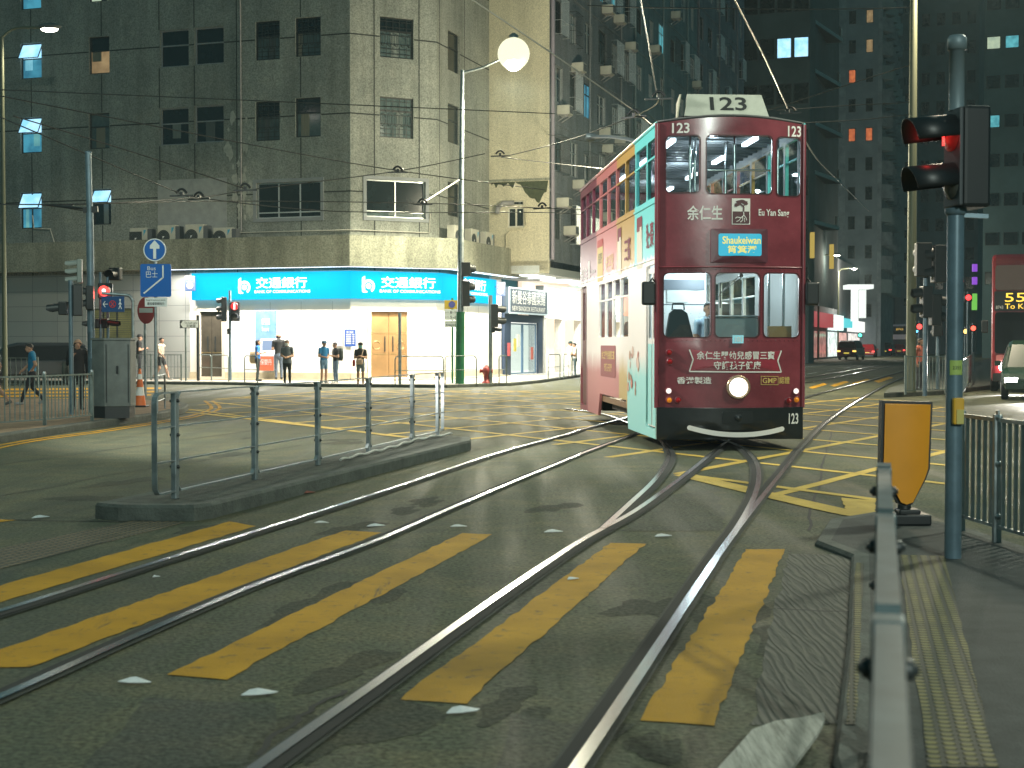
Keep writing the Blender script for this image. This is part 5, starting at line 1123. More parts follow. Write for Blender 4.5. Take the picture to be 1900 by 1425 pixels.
m = MB(); m.box(c, (.30, .20, h), mtx=R); hd = m.build('signal_head', M_blk, t, .025)
m = MB(); m.box(c + f * .11, (.27, .03, h * .97), mtx=R); m.build('front_frame', mat('signal_frame', (.05, .055, .06), .4), hd, .01)
for i, dz in enumerate((.17, -.165)):
    q = c + f * .125 + UP * dz; m = MB(); m.lathe([(.125, 0), (.125, .01), (.06, .04), (0, .048)], q, (side, UP, f), 24); m.build('lens', M_lens if i else mat('lit_red_pane', (.2, .01, .01), .3, emit=(1., .04, .03), estr=.06, sample=False), hd)
    m = MB(); k = 20; aa = np.linspace(-.2, pi + .2, k); A0 = [q + (side * cos(a) + UP * sin(a)) * .135 for a in aa]; B0 = [p + f * (.30 + .04 * sin(a)) - UP * .035 for p, a in zip(A0, aa)]
    m.add(A0 + B0, [[j, j + 1, k + j + 1, k + j] for j in range(k - 1)], True); o = m.build('visor', M_blk, hd); sm = o.modifiers.new('thickness', 'SOLIDIFY'); sm.thickness = .006
    if i == 0:
        m = MB(); fn = lambda x, y, o=0: q + side * x + UP * y + f * .06
        m.panel(disc(0, .062, .017), [], fn); m.panel(rect(-.024, -.02, .024, .042), [], fn); m.panel(rect(-.02, -.085, -.003, -.02), [], fn); m.panel(rect(.003, -.085, .02, -.02), [], fn); m.build('red_man', M_lred, hd)
pl_ = point('signal_red_glow', q + UP * .335 + f * .2, 1.2, (1., .05, .04), .04)
m = MB(); m.box(V((b0.x + .005, b0.y - .075, zof(762, Yp))), (.075, .05, .185)); o = m.build('push_button_box', mat('button_yellow', (.62, .33, .02), .4), t, .01)
m = MB(); m.box(V((b0.x + .012, b0.y - .104, zof(772, Yp))), (.05, .008, .10)); m.build('button_plate', mat('button_gold', (.5, .42, .12), .35), o)
m = MB(); yy = zof(682, Yp); fn = lambda x, y, o: V((b0.x + .061 * sin(x / .061), b0.y - .061 * cos(x / .061), yy + y)); m.panel(rect(-.05, -.052, .045, .052), [], fn, 0, [(x, y) for x in np.linspace(-.045, .04, 9) for y in (-.05, 0, .05)]); st = m.build('sticker', mat('green_sticker', (.32, .42, .10), .6), t)
m = MB(); letter(m, '2355', -.03, -.012, .03, .012, lambda x, y, o: V((b0.x + .063 * sin(x / .063), b0.y - .063 * cos(x / .063), yy + y))); m.build('print', M_blk, st)
# --- yellow keep-left board on its black base
bb = G(1688, 972, .045); t = thing('keep_left_board', 'orange-yellow shield-shaped island marker board with black rim on a black base', 'marker board', bb)
zz = lambda y: zof(y, bb.y); xx = lambda x: P(x, 800, bb.y).x
def shield(e):
    return [(xx(1638) - e, zz(748) + e), (xx(1722) + e, zz(750) + e), (xx(1718) + e, zz(868)), (xx(1712) + e * .8, zz(886) - e * .4), (xx(1684) + .025 + e * .3, zz(930) - e), (xx(1678), zz(934) - e), (xx(1672) - .02 - e * .3, zz(930) - e), (xx(1640) - e * .8, zz(878) - e * .4), (xx(1636) - e, zz(862))]
m = MB(); m.panel(shield(.022), [], lambda x, y, o: V((x, bb.y - .05 - o, y)), .1); m.build('rim', M_blk, t, .01)
m = MB(); m.panel(shield(0), [], lambda x, y, o: V((x, bb.y - .056 - .035 * cos((x - xx(1679)) * 5.5), y)), 0, [(x, y) for x in np.linspace(xx(1636), xx(1722), 14) for y in np.linspace(zz(930), zz(750), 12)]); o = m.build('face', mat('marker_yellow', (.80, .31, .01), .38, var=.08, vscale=3), t)
m = MB(); m.box(V((bb.x, bb.y, .09)), (.30, .26, .09)); m.box(V((bb.x - .02, bb.y, .15)), (.18, .18, .05)); m.lathe([(.06, 0), (.045, .12), (.06, .16)], V((xx(1679), bb.y, .16)), 'Z', 12); m.build('base', M_blk, t, .015)

# --- left island: tall traction pole with crossarm and signals
b1 = G(171, 765, .13); Y1 = b1.y
t = thing('traction_pole', 'tall grey traction pole with wire bracket rising behind the grey cabinet', 'pole', b1)
m = MB(); m.tube([b1, V((b1.x - .02, Y1, zof(395, Y1)))], .075, 14); m.tube([V((b1.x - .02, Y1, zof(395, Y1))), V((b1.x - .04, Y1, zof(284, Y1)))], .062, 14); m.lathe([(.075, 0), (.075, .03), (0, .05)], V((b1.x - .04, Y1, zof(284, Y1))), 'Z', 12); m.build('shaft', M_pole, t)
m = MB(); a_ = V((P(176, 390, Y1).x, Y1, zof(389, Y1))); e_ = V((P(78, 378, Y1).x, Y1 + .3, zof(378, Y1))); m.tube([a_, e_], .022, 6); m.tube([V((b1.x, Y1, zof(393, Y1))), e_], .012, 5); m.beam(V((b1.x - .15, Y1, zof(390, Y1))), V((b1.x + .15, Y1, zof(388, Y1))), .08, .12); m.beam(e_ - V((.1, 0, 0)), e_ + V((.55, 0, 0)), .03, .05); m.build('bracket_arm', M_blk, t)
signal(t, V((P(148, 500, Y1).x, Y1, zof(503, Y1))), W_ + .15, 3, .165, body=mat('pale_signal', (.22, .25, .23), .5), name='side_signal_head')
signal(t, V((P(170, 555, Y1).x, Y1 - .12, zof(553, Y1))), W_ + .2, 2, .25, name='side_signal_head')
b2 = G(133, 769, .13); Y2 = b2.y; t = thing('signal_pole', 'thin grey signal pole with side-on black heads in front of the balding man', 'signal pole', b2)
m = MB(); pole(m, b2, zof(520, Y2), .045); m.build('pole', M_pole, t); signal(t, V((P(144, 557, Y2).x, Y2, zof(557, Y2))), N_ + .3, 3, .21); signal(t, V((P(118, 573, Y2).x, Y2, zof(572, Y2))), W_ + .1, 1, .27)
b3 = G(188, 762, .13); Y3 = b3.y; t = thing('signal_pole', 'twin thin poles carrying a glowing red pedestrian signal above the cabinet', 'signal pole', b3)
m = MB(); pole(m, b3, zof(505, Y3), .03); pole(m, b3 + V((.14, .05, 0)), zof(510, Y3), .03); m.build('pole', M_pole, t)
c = V((P(198, 540, Y3).x, Y3 - .08, zof(540, Y3))); signal(t, c, S_ + .15, 1, .32, name='lit_signal_head'); o = t.children[-1] if False else None
m = MB(); m.lathe([(.12, 0), (.1, .03), (0, .045)], c + V((0, -.11, 0)), 'Y', 16); m.build('red_lens', M_lred, t); m = MB(); m.lathe([(.045, 0), (.03, .05), (0, .06)], c + V((0, -.145, -.0)), 'Y', 12); m.build('red_core', M_lredw, t)
point('red_signal_glow', c + V((0, -.4, -.1)), 6, (1., .08, .06), .08)
signal(t, V((P(212, 503, Y3).x, Y3 + .1, zof(508, Y3))), S_ - .2, 1, .27); signal(t, V((P(180, 600, Y3).x, Y3, zof(600, Y3))), W_, 1, .2); signal(t, V((P(196, 600, Y3).x, Y3, zof(600, Y3))), E_, 1, .2)
# cabinet
cb = G(204, 776, .13); t = thing('traffic_cabinet', 'grey steel roadside control cabinet with slanted front at the island end', 'cabinet', cb)
w_ = 73 / F * cb.y; h = zof(631, cb.y) - .13; m = MB(); x0 = P(167, 700, cb.y).x; pts = [V((x0, cb.y + .12, .13)), V((x0 + w_ * .38, cb.y - .05, .13)), V((x0 + w_, cb.y + .08, .13)), V((x0 + w_, cb.y + .5, .13)), V((x0, cb.y + .55, .13))]
m.prism([p + UP * .22 for p in pts], UP * (h - .22)); m.build('body', M_grey, t, .012)
m = MB(); m.prism([p + (sum(pts, V((0, 0, 0))) / 5 - p) * .06 for p in pts], UP * .22); m.build('base', M_blk, t)
m = MB(); q = [p + (p - sum(pts, V((0, 0, 0))) / 5) * .05 for p in pts]; m.prism([p + UP * h for p in q], UP * .04); m.build('lid', M_grey, t)
m = MB(); a_ = pts[1] + (pts[2] - pts[1]) * .08; b_ = pts[1] + (pts[2] - pts[1]) * .92; nn = V((.1, -1, 0)).normalized() * .006
m.beam(a_ + nn + UP * .3, a_ + nn + UP * (h - .08), .012, .012); m.beam(b_ + nn + UP * .3, b_ + nn + UP * (h - .08), .012, .012); m.beam((a_ + b_) / 2 + nn * 2 + UP * .85, (a_ + b_) / 2 + nn * 2 + UP * 1.0, .03, .03); m.build('door_seams', M_blk, t)
# hooped pipe with blue direction board
b4 = G(248, 767, .13); Y4 = b4.y; t = thing('direction_sign', 'blue crossing direction board hung from a bent pipe above the cabinet', 'sign', b4)
zz = lambda y: zof(y, Y4); xx = lambda x: P(x, 600, Y4).x
m = MB(); m.tube(catmull([b4, V((b4.x, Y4, zz(575))), V((xx(247), Y4, zz(560))), V((xx(240), Y4, zz(549))), V((xx(225), Y4, zz(547))), V((xx(189), Y4, zz(544)))], 5), .032, 8); m.build('bent_pipe', M_galv, t)
q = Plane(V((xx(190), Y4 - .05, 0)), (xx(234) - xx(190), -.06, 0)); ln = xx(234) - xx(190)
m = MB(); pbox(m, q, 0, zz(579), ln, zz(550), -.01, .012); m.build('board', mat('sign_dark_blue', (.02, .07, .20), .4), t, .004)
m = MB(); fn = lambda x, y, o: q.pt(x, y, .018 + o); m2 = (zz(579) + zz(550)) / 2
for a_, b_ in (((.04, m2), (.14, m2)), ((.04, m2), (.085, m2 + .06)), ((.04, m2), (.085, m2 - .06)), ((.40, m2 + .06), (.40, m2 - .02)), ((.40, m2 - .02), (.37, m2 - .1)), ((.40, m2 - .02), (.43, m2 - .1)), ((.40, m2 + .04), (.37, m2 - .01)), ((.40, m2 + .04), (.43, m2 - .01))): m.beam(fn(*a_, 0), fn(*b_, 0), .014, .004, up=V((0, -1, 0)))
m.panel(disc(.40, m2 + .085, .02), [], fn); m.build('symbols', M_ink, t)
m = MB(); m.panel(disc(.24, m2, .075), [disc(.24, m2, .058)], fn); m.beam(fn(.2, m2 + .05, 0), fn(.28, m2 - .05, 0), .016, .004, up=V((0, -1, 0))); m.beam(fn(.2, m2 - .05, 0), fn(.28, m2 + .05, 0), .016, .004, up=V((0, -1, 0))); m.build('crossed_symbol', mat('sign_red', (.55, .04, .03), .4), t)
# blue arrow roundel + bus sign on one pole
b5 = G(290, 765, .13); Y5 = b5.y; t = thing('bus_lane_sign', 'round blue arrow sign above square blue bus lane sign on a thin pole', 'road sign', b5)
zz = lambda y: zof(y, Y5); xx = lambda x: P(x, 560, Y5).x
m = MB(); pole(m, b5, zz(470), .034); m.build('pole', M_galv, t); y_ = Y5 - .06; fn = lambda x, y, o: V((x, y_ - o, y))
M_sblue = mat('sign_blue', (.015, .13, .48), .35); M_swht = mat('sign_white', (.78, .80, .80), .4)
cx, cz, r = xx(289), zz(464), 21 / F * Y5
m = MB(); m.panel(disc(cx, cz, r, 32), [], fn, .015); o = m.build('arrow_roundel', M_sblue, t)
m = MB(); m.panel(disc(cx, cz, r, 32), [disc(cx, cz, r * .91, 32)], lambda x, y, o: V((x, y_ - .004, y))); m.build('rim', M_swht, o)
m = MB(); m.panel([(cx + a * r, cz + b * r) for a, b in ((-.13, -.78), (.13, -.78), (.13, .1), (.42, .1), (.42, .38), (0, .85), (-.42, .38), (-.42, .1), (-.13, .1))], [], lambda x, y, o: V((x, y_ - .006, y))); m.build('arrow', M_swht, o)
x0, x1, z0, z1 = xx(262), xx(319), zz(551), zz(490)
m = MB(); m.panel(rrect(x0, z0, x1, z1, .04), [], fn, .015); o = m.build('bus_sign', M_sblue, t)
m = MB(); fn2 = lambda x, y, o: V((x, y_ - .005 - o, y)); letter(m, 'Bus', x0 + .15, z1 - .13, x0 + .32, z1 - .05, fn2, .002); letter(m, '巴士', x0 + .12, z1 - .28, x0 + .36, z1 - .15, fn2, .002)
for a_, b_ in (((x0 + .07, z0 + .07), (x0 + .47, z0 + .40)), ((x0 + .47, z0 + .385), (x0 + .47, z1 - .03))): m.beam(fn2(*a_, .002), fn2(*b_, .002), .03, .003, up=V((0, -1, 0)))
m.build('bus_symbol', M_swht, o)
x0, x1, z0, z1 = xx(270), xx(311), zz(569), zz(552.5)
m = MB(); m.panel(rect(x0, z0, x1, z1), [], fn, .012); o = m.build('white_plate', M_swht, t)
m = MB(); letter(m, 'Except for authorized vehicles', x0 + .03, z1 - .07, x1 - .03, z1 - .035, fn2, 0); letter(m, '獲授權車輛除外', x0 + .05, z0 + .03, x1 - .05, z0 + .09, fn2, 0); m.build('print', M_blk, o)
# no-entry disc (edge of it shows behind)
b6 = G(270, 738, .13); Y6 = b6.y; t = thing('no_entry_sign', 'dull red no-entry disc half hidden behind the blue bus sign', 'road sign', b6); zz = lambda y: zof(y, Y6); xx = lambda x: P(x, 576, Y6).x
m = MB(); pole(m, b6, zz(556), .035); m.build('pole', M_galv, t); q = Plane(V((xx(272), Y6 - .06, 0)), (1, -.15, 0)); cz = zz(576); r = 25 / F * Y6
m = MB(); m.panel(disc(0, cz, r, 30), [], lambda x, y, o: q.pt(x * .68, y, o), .012); m.build('disc', mat('dull_red', (.26, .03, .03), .5), t)
m = MB(); m.panel(rect(-r * .78, cz - r * .17, r * .78, cz + r * .17), [], lambda x, y, o: q.pt(x * .68, y, .005)); m.build('bar', mat('dull_white', (.42, .44, .42), .5), t)
# traffic cone
cp = G(260, 755, .13); t = thing('traffic_cone', 'orange traffic cone with two white bands beside the sign poles', 'traffic cone', cp); h = zof(684, cp.y) - .13; M_or = mat('cone_orange', (.75, .16, .03), .5, var=.15, vscale=6)
m = MB(); rr = lambda q: .135 * (1 - q) + .025 * q
for z0, z1, k in ((.04, .30, 0), (.30, .52, 1), (.52, .72, 0), (.72, .86, 1), (.86, 1, 0)): m.lathe([(rr(z0), h * z0), (rr(z1), h * z1)] + ([(.0, h)] if z1 == 1 else []), cp, 'Z', 18, mi=k)
m.build('cone_body', [M_or, mat('cone_white', (.75, .74, .7), .5)], t); m = MB(); m.box(cp + UP * .02, (.34, .34, .04)); m.build('cone_base', M_blk, t, .01)
# street name plate
b7, b8 = G(345, 706.5, .12), G(368, 706.5, .12); t = thing('street_name_sign', 'small street name plate on two thin posts left of the dark glass bank door', 'street sign', b7); Y7 = b7.y; zz = lambda y: zof(y, Y7); xx = lambda x: P(x, 600, Y7).x
m = MB(); pole(m, b7, zz(596), .035); m.build('post', M_gpaint, t); m = MB(); pole(m, b8, zz(585), .06); m.build('post', M_frame_d, t); q = Plane(V((xx(335), Y7 - .1, 0)), (1, 0, 0)); L_ = xx(370) - xx(335)
m = MB(); pbox(m, q, 0, zz(609), L_, zz(594), 0, .03); o = m.build('plate', mat('plate_black_edge', (.03, .03, .03), .5), t)
m = MB(); m.panel([(.03, (zz(609) + zz(594)) / 2), (.12, zz(608)), (L_ - .02, zz(608)), (L_ - .02, zz(595)), (.12, zz(595))], [], lambda x, y, o: q.pt(x, y, .034)); m.build('face', M_swht, o)
m = MB(); letter(m, 'Tin Lok Lane', .18, zz(601), L_ - .05, zz(597), lambda x, y, o: q.pt(x, y, .038)); letter(m, '天樂里', .25, zz(607.5), L_ - .12, zz(602), lambda x, y, o: q.pt(x, y, .038)); m.build('lettering', M_blk, o)
# signal before the bank
b9 = G(427.5, 706, .12); Y9 = b9.y; t = thing('signal_pole', 'slim signal pole with a red man lit before the cyan bank sign', 'signal pole', b9); zz = lambda y: zof(y, Y9); xx = lambda x: P(x, 560, Y9).x
m = MB(); pole(m, b9, zz(539), .055); m.build('pole', M_pole, t); signal(t, V((xx(416), Y9, zz(574))), W_ + .1, 3, .32, vis=.2)
o = signal(t, V((xx(437), Y9 - .05, zz(578))), S_, 2, .38, lit=None); red_man(o, V((xx(437), Y9 - .22, zz(568.5))), S_, .42); m = MB(); m.lathe([(.15, 0), (.15, .02), (0, .022)], V((xx(437), Y9 - .19, zz(568.5))), 'Y', 18); m.build('red_lens', mat('lit_red_lens', (.3, .01, .01), .3, emit=(1., .04, .04), estr=.9, sample=False), o)
m = MB(); m.box(V((xx(425), Y9 - .05, zz(615))), (.14, .14, .22)); m.build('push_button_box', M_blk, t)
# parking restriction sign
ba = G(839.5, 711, .12); Ya = ba.y; t = thing('no_parking_sign', 'yellow no-stopping plate with hours below on a green pole by the lamp post', 'road sign', ba); zz = lambda y: zof(y, Ya); xx = lambda x: P(x, 590, Ya).x
m = MB(); pole(m, ba, zz(553), .04); m.build('pole', M_polegrn, t); y_ = Ya - .07; fn = lambda x, y, o: V((x, y_ - o, y)); x0, x1 = xx(825), xx(852.5)
m = MB(); m.panel(rect(x0, zz(573.5), x1, zz(557)), [], fn, .012); o = m.build('yellow_plate', mat('plate_yellow', (.72, .48, .04), .45), t); m = MB(); m.panel(disc((x0 + x1) / 2, zz(565), .12), [], lambda x, y, o: V((x, y_ - .005, y))); m.build('blue_disc', mat('plate_blue', (.10, .11, .42), .45), o)
m = MB(); m.panel(rect(x0, zz(594), x1, zz(574.5)), [], fn, .012); o = m.build('hours_plate', M_swht, t); f3 = lambda x, y, o: V((x, y_ - .005, y)); m = MB(); letter(m, '8-10', x0 + .2, zz(582), x1 - .03, zz(577), f3); letter(m, '5-8', x0 + .2, zz(591), x1 - .08, zz(586), f3); letter(m, 'am 上午', x0 + .03, zz(581), x0 + .15, zz(578), f3); letter(m, 'pm 下午', x0 + .03, zz(590), x0 + .15, zz(587), f3); m.build('print', M_blk, o)
m = MB(); m.panel(rect(x0, zz(607), x1, zz(595)), [], fn, .012); o = m.build('white_plate', M_swht, t); m = MB(); letter(m, 'Except for authorized vehicles', x0 + .04, zz(599.5), x1 - .04, zz(597), f3); letter(m, '獲授權車輛除外', x0 + .05, zz(605.5), x1 - .05, zz(601), f3); m.build('print', M_blk, o)
# plain post and right signal
bc = G(742, 714, .12); m = MB(); pole(m, bc, zof(580, bc.y), .055); tag(m.build('post', M_galv), 'plain grey steel post before the golden wooden bank door', 'post')
bd = G(910, 711, .12); Yd = bd.y; t = thing('signal_pole', 'grey signal pole with heads facing right, between hydrant and restaurant', 'signal pole', bd); m = MB(); pole(m, bd, zof(548, Yd), .075); m.build('pole', M_galv, t)
signal(t, V((P(917, 586, Yd).x, Yd, zof(586, Yd))), E_ + .1, 2, .42, vis=.3); signal(t, V((P(915, 614, Yd).x, Yd, zof(612, Yd))), E_, 1, .2)
# hydrant
bh = G(902, 711, .12); t = thing('fire_hydrant', 'stubby dark red fire hydrant on the kerb', 'fire hydrant', bh); h = zof(677, bh.y) - .12; M_hyd = mat('hydrant_red', (.36, .05, .05), .45, var=.2, vscale=5); s_ = h / .75
m = MB(); m.lathe([(r * s_, z * s_) for r, z in ((.17, 0), (.17, .06), (.12, .09), (.105, .35), (.14, .4), (.16, .5), (.16, .58), (.12, .66), (.06, .71), (.05, .75), (0, .75))], bh, 'Z', 16); m.build('barrel', M_hyd, t)
for sg, ax in ((-1, 'X'), (1, 'X')): m = MB(); m.lathe([(.07 * s_, 0), (.07 * s_, .22 * s_ * sg), (.09 * s_, .22 * s_ * sg), (.09 * s_, .27 * s_ * sg), (0, .27 * s_ * sg)], bh + UP * .5 * s_, ax, 10); m.build('outlet', M_hyd, t)
bh2 = G(1503, 662.5, 0.1); h2 = dup(t, (bh2.x, bh2.y, .1), 0, 'distant orange-red hydrant on the far pavement right of the tram')
# --- street lamps (real lamps: each carries its own light)
M_lampcore = glow('lamp_core', (1., .95, .78), 14.); M_lamphalo = glow('lamp_halo', (.92, .92, .64), 1.05)
bl_ = G(853, 712, .12); Yl = bl_.y; t = thing('street_lamp', 'tall lamp post with green-banded base and a big round glowing lantern on its arm', 'street lamp', bl_)
top = V((P(858, 130, Yl).x, Yl, zof(130, Yl)))
m = MB(); m.tube([bl_ + (top - bl_) * q for q in (.23, .6, 1)], [.12, .095, .07], 14); m.build('post', M_galv, t)
m = MB(); m.tube([bl_, bl_ + (top - bl_) * .23], .165, 14); m.build('green_base', M_polegrn, t)
c = V((P(953, 110, Yl).x, Yl - .3, zof(108, Yl))); m = MB(); m.tube([top - UP * .1, top + V((.7, 0, .08)), c + UP * .12], [.05, .04, .03], 8); m.build('arm', M_galv, t)
m = MB(); m.ball(c + UP * .10, .57, 24); o = m.build('halo', M_lamphalo, t); m = MB(); m.ball(c - V((0, .16, .24)), (.34, .34, .30), 16); m.build('lamp_core', M_lampcore, o)  # glowing ball stands in for the lamp's bloom; the core is the lamp
m = MB(); m.lathe([(.14, 0), (.17, .12), (.05, .2), (0, .2)], c + UP * .63, 'Z', 12); m.build('lantern_cap', M_galv, t)
spot('lantern_light', c - UP * .75, c - UP * 9 + V((-.4, -2.2, 0)), 8500, (1., .95, .68), 144, .35, .3); point('lantern_spill', c - UP * .75, 500, (1., .95, .70), .4)
for zc in (545, 500): signal(t, V((bl_.x + .18, Yl, zof(zc, Yl))), E_ + .3, 2 if zc > 520 else 1, .45 if zc > 520 else .5, vis=.22, name='side_signal_head')
# cobra-head lamps, with the prototype's light inside its builder
M_bulb = glow('cobra_bulb', (1., .93, .80), 12.)
def cobra(label, base, head, power, col=(1., .92, .68), size=155, down=None, r=.07):
    t = thing('street_lamp', label, 'street lamp', base); m = MB(); m.tube([base, V((base.x, base.y, head.z - .3))], [r * 1.25, r * .8], 12); m.build('post', mat('lamp_post_olive', (.13, .14, .09), .5, .2), t)
    m = MB(); m.tube(catmull([V((base.x, base.y, head.z - .3)), V((base.x, base.y, head.z)) + (head - V((base.x, base.y, head.z))) * .3, head], 5), r * .6, 8); m.build('arm', MATS['lamp_post_olive'], t)
    m = MB(); m.ball(head + UP * .05, (.42, .2, .12), 12); m.build('lamp_head', M_grey, t); m = MB(); m.ball(head - UP * .03, (.30, .15, .11), 12); m.build('bulb', M_bulb, t)
    if power: (spot('street_light', head - UP * .2, down or (head - UP * 5), power, col, size, .4, .45) if size else point('street_light', head - UP * .25, power, col, .2))
    return t
e_ = P(92, 52, 50); cobra('street lamp at the upper left whose small white lamp shines before the grey block', V((P(9, 640, 50).x, 50, .0)), e_, 1300)
# ================================================================ THE TRAM (local: x across, y back from the front, z up)
TW, TL = 2.157, 9.5
tram = thing('tram', 'maroon double-decker tram with colourful side panels and smile on its black bumper', 'tram', (2.1, 21.5, 0), radians(4.04)); ROOTM.pop(tram.name)
def tp(x, y, z): return tram.matrix_basis @ V((x, y, z))
def TB(mb, name, m, par=None, bevel=0.): return mb.build(name, m, par or tram, bevel, True)
k = NB('maroon_paint'); n1 = k.noise(1.6, 6, .7); n2 = k.noise(30, 4, .7)
a = k.ramp(n1.outputs['Fac'], [(.35, (.15, .024, .034)), (.65, (.23, .042, .056))]); a = k.mix(k.ramp(n2.outputs['Fac'], [(.62, (0, 0, 0)), (.74, (.6, .6, .6))]), a, (.25, .12, .11))
k.L(a, k.b.inputs['Base Color']); k.b.inputs['Roughness'].default_value = .3; k.b.inputs['Coat Weight'].default_value = .4; k.b.inputs['Coat Roughness'].default_value = .18; k.bump(n1.outputs['Fac'], .12, .03); M_mar = k.m
M_tblk = mat('bumper_black', (.014, .016, .018), .28, var=.3, vscale=4, bump=.12, bscale=5, coat=.3)
M_cream = mat('cream_letters', (.75, .72, .68), .5); M_gold = mat('gold_letters', (.55, .38, .12), .4)
k = NB('tram_side_livery'); X = k.xyz(); ny = k.math('DIVIDE', X[1], TL)
up_ = k.ramp(ny, [(0, (.16, .64, .62)), (.222, (.50, .30, .08)), (.43, (.52, .17, .16)), (.72, (.17, .03, .05))], 'CONSTANT')
lo_ = k.ramp(ny, [(0, (.34, .68, .64)), (.30, (.56, .40, .17)), (.40, (.52, .21, .20)), (.86, (.30, .07, .09))], 'CONSTANT')
rg_ = k.noise(2.2, 6, .7, k.mapping((1, 1, .4))); cream = (.86, .78, .70)  # pale band holds the ad's cream and the side's overexposed glare
fu = k.ramp(k.math('MULTIPLY_ADD', k.math('SUBTRACT', k.math('MULTIPLY_ADD', rg_.outputs['Fac'], .55, 0), .28), 1., k.math('MULTIPLY_ADD', X[2], 1., -2.78)), [(0, (0, 0, 0)), (.06, (1, 1, 1))])
fl = k.ramp(k.math('MULTIPLY_ADD', k.math('SUBTRACT', k.math('MULTIPLY_ADD', rg_.outputs['Fac'], .5, 0), .25), -1., k.math('MULTIPLY_ADD', X[2], -1., 1.38)), [(0, (0, 0, 0)), (.35, (1, 1, 1))])
k.L(k.mix(fl, k.mix(fu, cream, up_), lo_), k.b.inputs['Base Color']); k.b.inputs['Roughness'].default_value = .4; M_side = k.m
M_tin = mat('tram_interior_white', (.66, .68, .68), .5); M_tdark = mat('tram_ceiling_dark', (.05, .06, .06), .6); M_wood_in = mat('tram_wood', (.22, .13, .07), .5); M_chrome = mat('handrail_steel', (.6, .62, .62), .22, 1.); M_seat = mat('seat_grey', (.10, .115, .14), .5); M_tglass = glass('tram_glass', (.82, .9, .9), .13, .03); M_tube = glow('fluorescent_tube', (.75, .88, 1.), 6.)
BOW = .16
def bow(u): return BOW * (1 - ((u - TW / 2) / (TW / 2)) ** 2)
fr = lambda u, z, o=0: V((u, -bow(u) - o, z))
px_u = lambda x: (x - 1218) / 126.; px_z = lambda y: CAMH + (638 - y) / 127.7
def frx(x, y, o=0): return fr(px_u(x), px_z(y), o)
upw = [(.127, 3.74, .60, 4.55), (.70, 3.72, 1.66, 4.55), (1.735, 3.70, 2.105, 4.54)]; low = [(.10, 1.65, .76, 2.57), (.833, 1.65, 1.476, 2.57), (1.548, 1.65, 2.09, 2.57)]
arch = [(TW * q, 4.74 + .08 * sin(pi * q)) for q in np.linspace(1, 0, 13)]
stn = [(u, z) for u in np.linspace(.0, TW, 14) for z in np.linspace(.62, 4.85, 22)]
m = MB(); m.panel([(0, .62), (TW, .62)] + arch, [rrect(*r, .07) for r in upw + low], fr, .05, stn); f = smooth(TB(m, 'front_panel', M_mar))
for r in upw + low:
    m = MB(); m.panel(rrect(r[0] - .01, r[1] - .01, r[2] + .01, r[3] + .01, .07), [], lambda u, z, o: fr(u, z, -.03), 0, stn); w_ = TB(m, 'front_window', M_tglass)
    m = MB(); e = .018; m.panel(rrect(r[0] - e, r[1] - e, r[2] + e, r[3] + e, .08), [rrect(*r, .07)], lambda u, z, o: fr(u, z, .006 + o), 0, [p for p in stn]); TB(m, 'window_trim', mat('trim_maroon', (.06, .008, .012), .4), w_)
m = MB(); m.tube([fr(.02, 2.66, .004), *[fr(u, 2.66, .006) for u in np.linspace(.1, TW - .1, 9)], fr(TW - .02, 2.66, .004)], .012, 5)
for z in (1.60, 2.62): 
    for u in np.linspace(.08, TW - .08, 30): m.ball(fr(u, z, .002), .009, 6)
for u in (.795, 1.512):
    for z in np.linspace(1.7, 2.55, 9): m.ball(fr(u, z, .002), .009, 6)
TB(m, 'rivets', M_mar)
for x in (.0, TW): m = MB(); m.tube([(x, 0, .62), (x, 0, 4.74)], .035, 10); TB(m, 'corner_post', M_mar)
m = MB(); m.panel([(-.01, .16), (TW + .01, .16), (TW + .01, .63), (-.01, .63)], [], lambda u, z, o: fr(min(max(u, 0), TW), z, .035 + o), .1, stn + [(u, z) for u in np.linspace(0, TW, 14) for z in (.3, .45)]); bmp = smooth(TB(m, 'bumper', M_tblk))
m = MB(); m.panel(rect(.93, .40, 1.38, .57), [], lambda u, z, o: fr(u, z, .05 + o), .01); m.lathe([(.05, 0), (.05, .02), (0, .03)], fr(1.16, .48, .06), 'Y', 12); TB(m, 'coupler_plate', M_tblk, bmp, .004)
sm_ = [(px_u(x), px_z(y)) for x, y in ((1276, 793), (1300, 799), (1330, 804), (1362, 806), (1395, 805), (1425, 801), (1448, 796))]; sm_ = [(p.x, p.y) for p in catmull([V((*p, 0)) for p in sm_], 5)]
m = MB(); n_ = len(sm_); hw = .036; m.add([fr(u, z + s * hw, .042) for u, z in sm_ for s in (-1, 1)], [[2 * i, 2 * i + 2, 2 * i + 3, 2 * i + 1] for i in range(n_ - 1)])
for u, z in (sm_[0], sm_[-1]): m.panel(disc(u, z, hw, 14), [], lambda x, y, o: fr(x, y, .043))
TB(m, 'smile_stripe', mat('smile_white', (.78, .74, .70), .4), bmp)
def lt(s, x0, y0, x1, y1, par, mt, off=.006, nm='lettering'): m = MB(); letter(m, s, px_u(x0), px_z(y1), px_u(x1), px_z(y0), fr, off); return TB(m, nm, mt, par)
lt('123', 1461, 767, 1480, 787, bmp, M_cream, .045)
lt('123', 1244, 231, 1275, 250, f, M_cream); lt('123', 1458, 234, 1484, 254, f, M_cream); lt('余仁生', 1271, 383, 1335, 410, f, M_cream); lt('Eu Yan Sang', 1402, 389, 1461, 405, f, M_cream)
m = MB(); x0, x1, z0, z1 = px_u(1352), px_u(1386), px_z(418), px_z(370); zm = (z0 + z1) / 2
m.panel(rect(x0, z0, x1, z1), [], lambda u, z, o: fr(u, z, .005)); lg = TB(m, 'tree_emblem', M_cream, f)
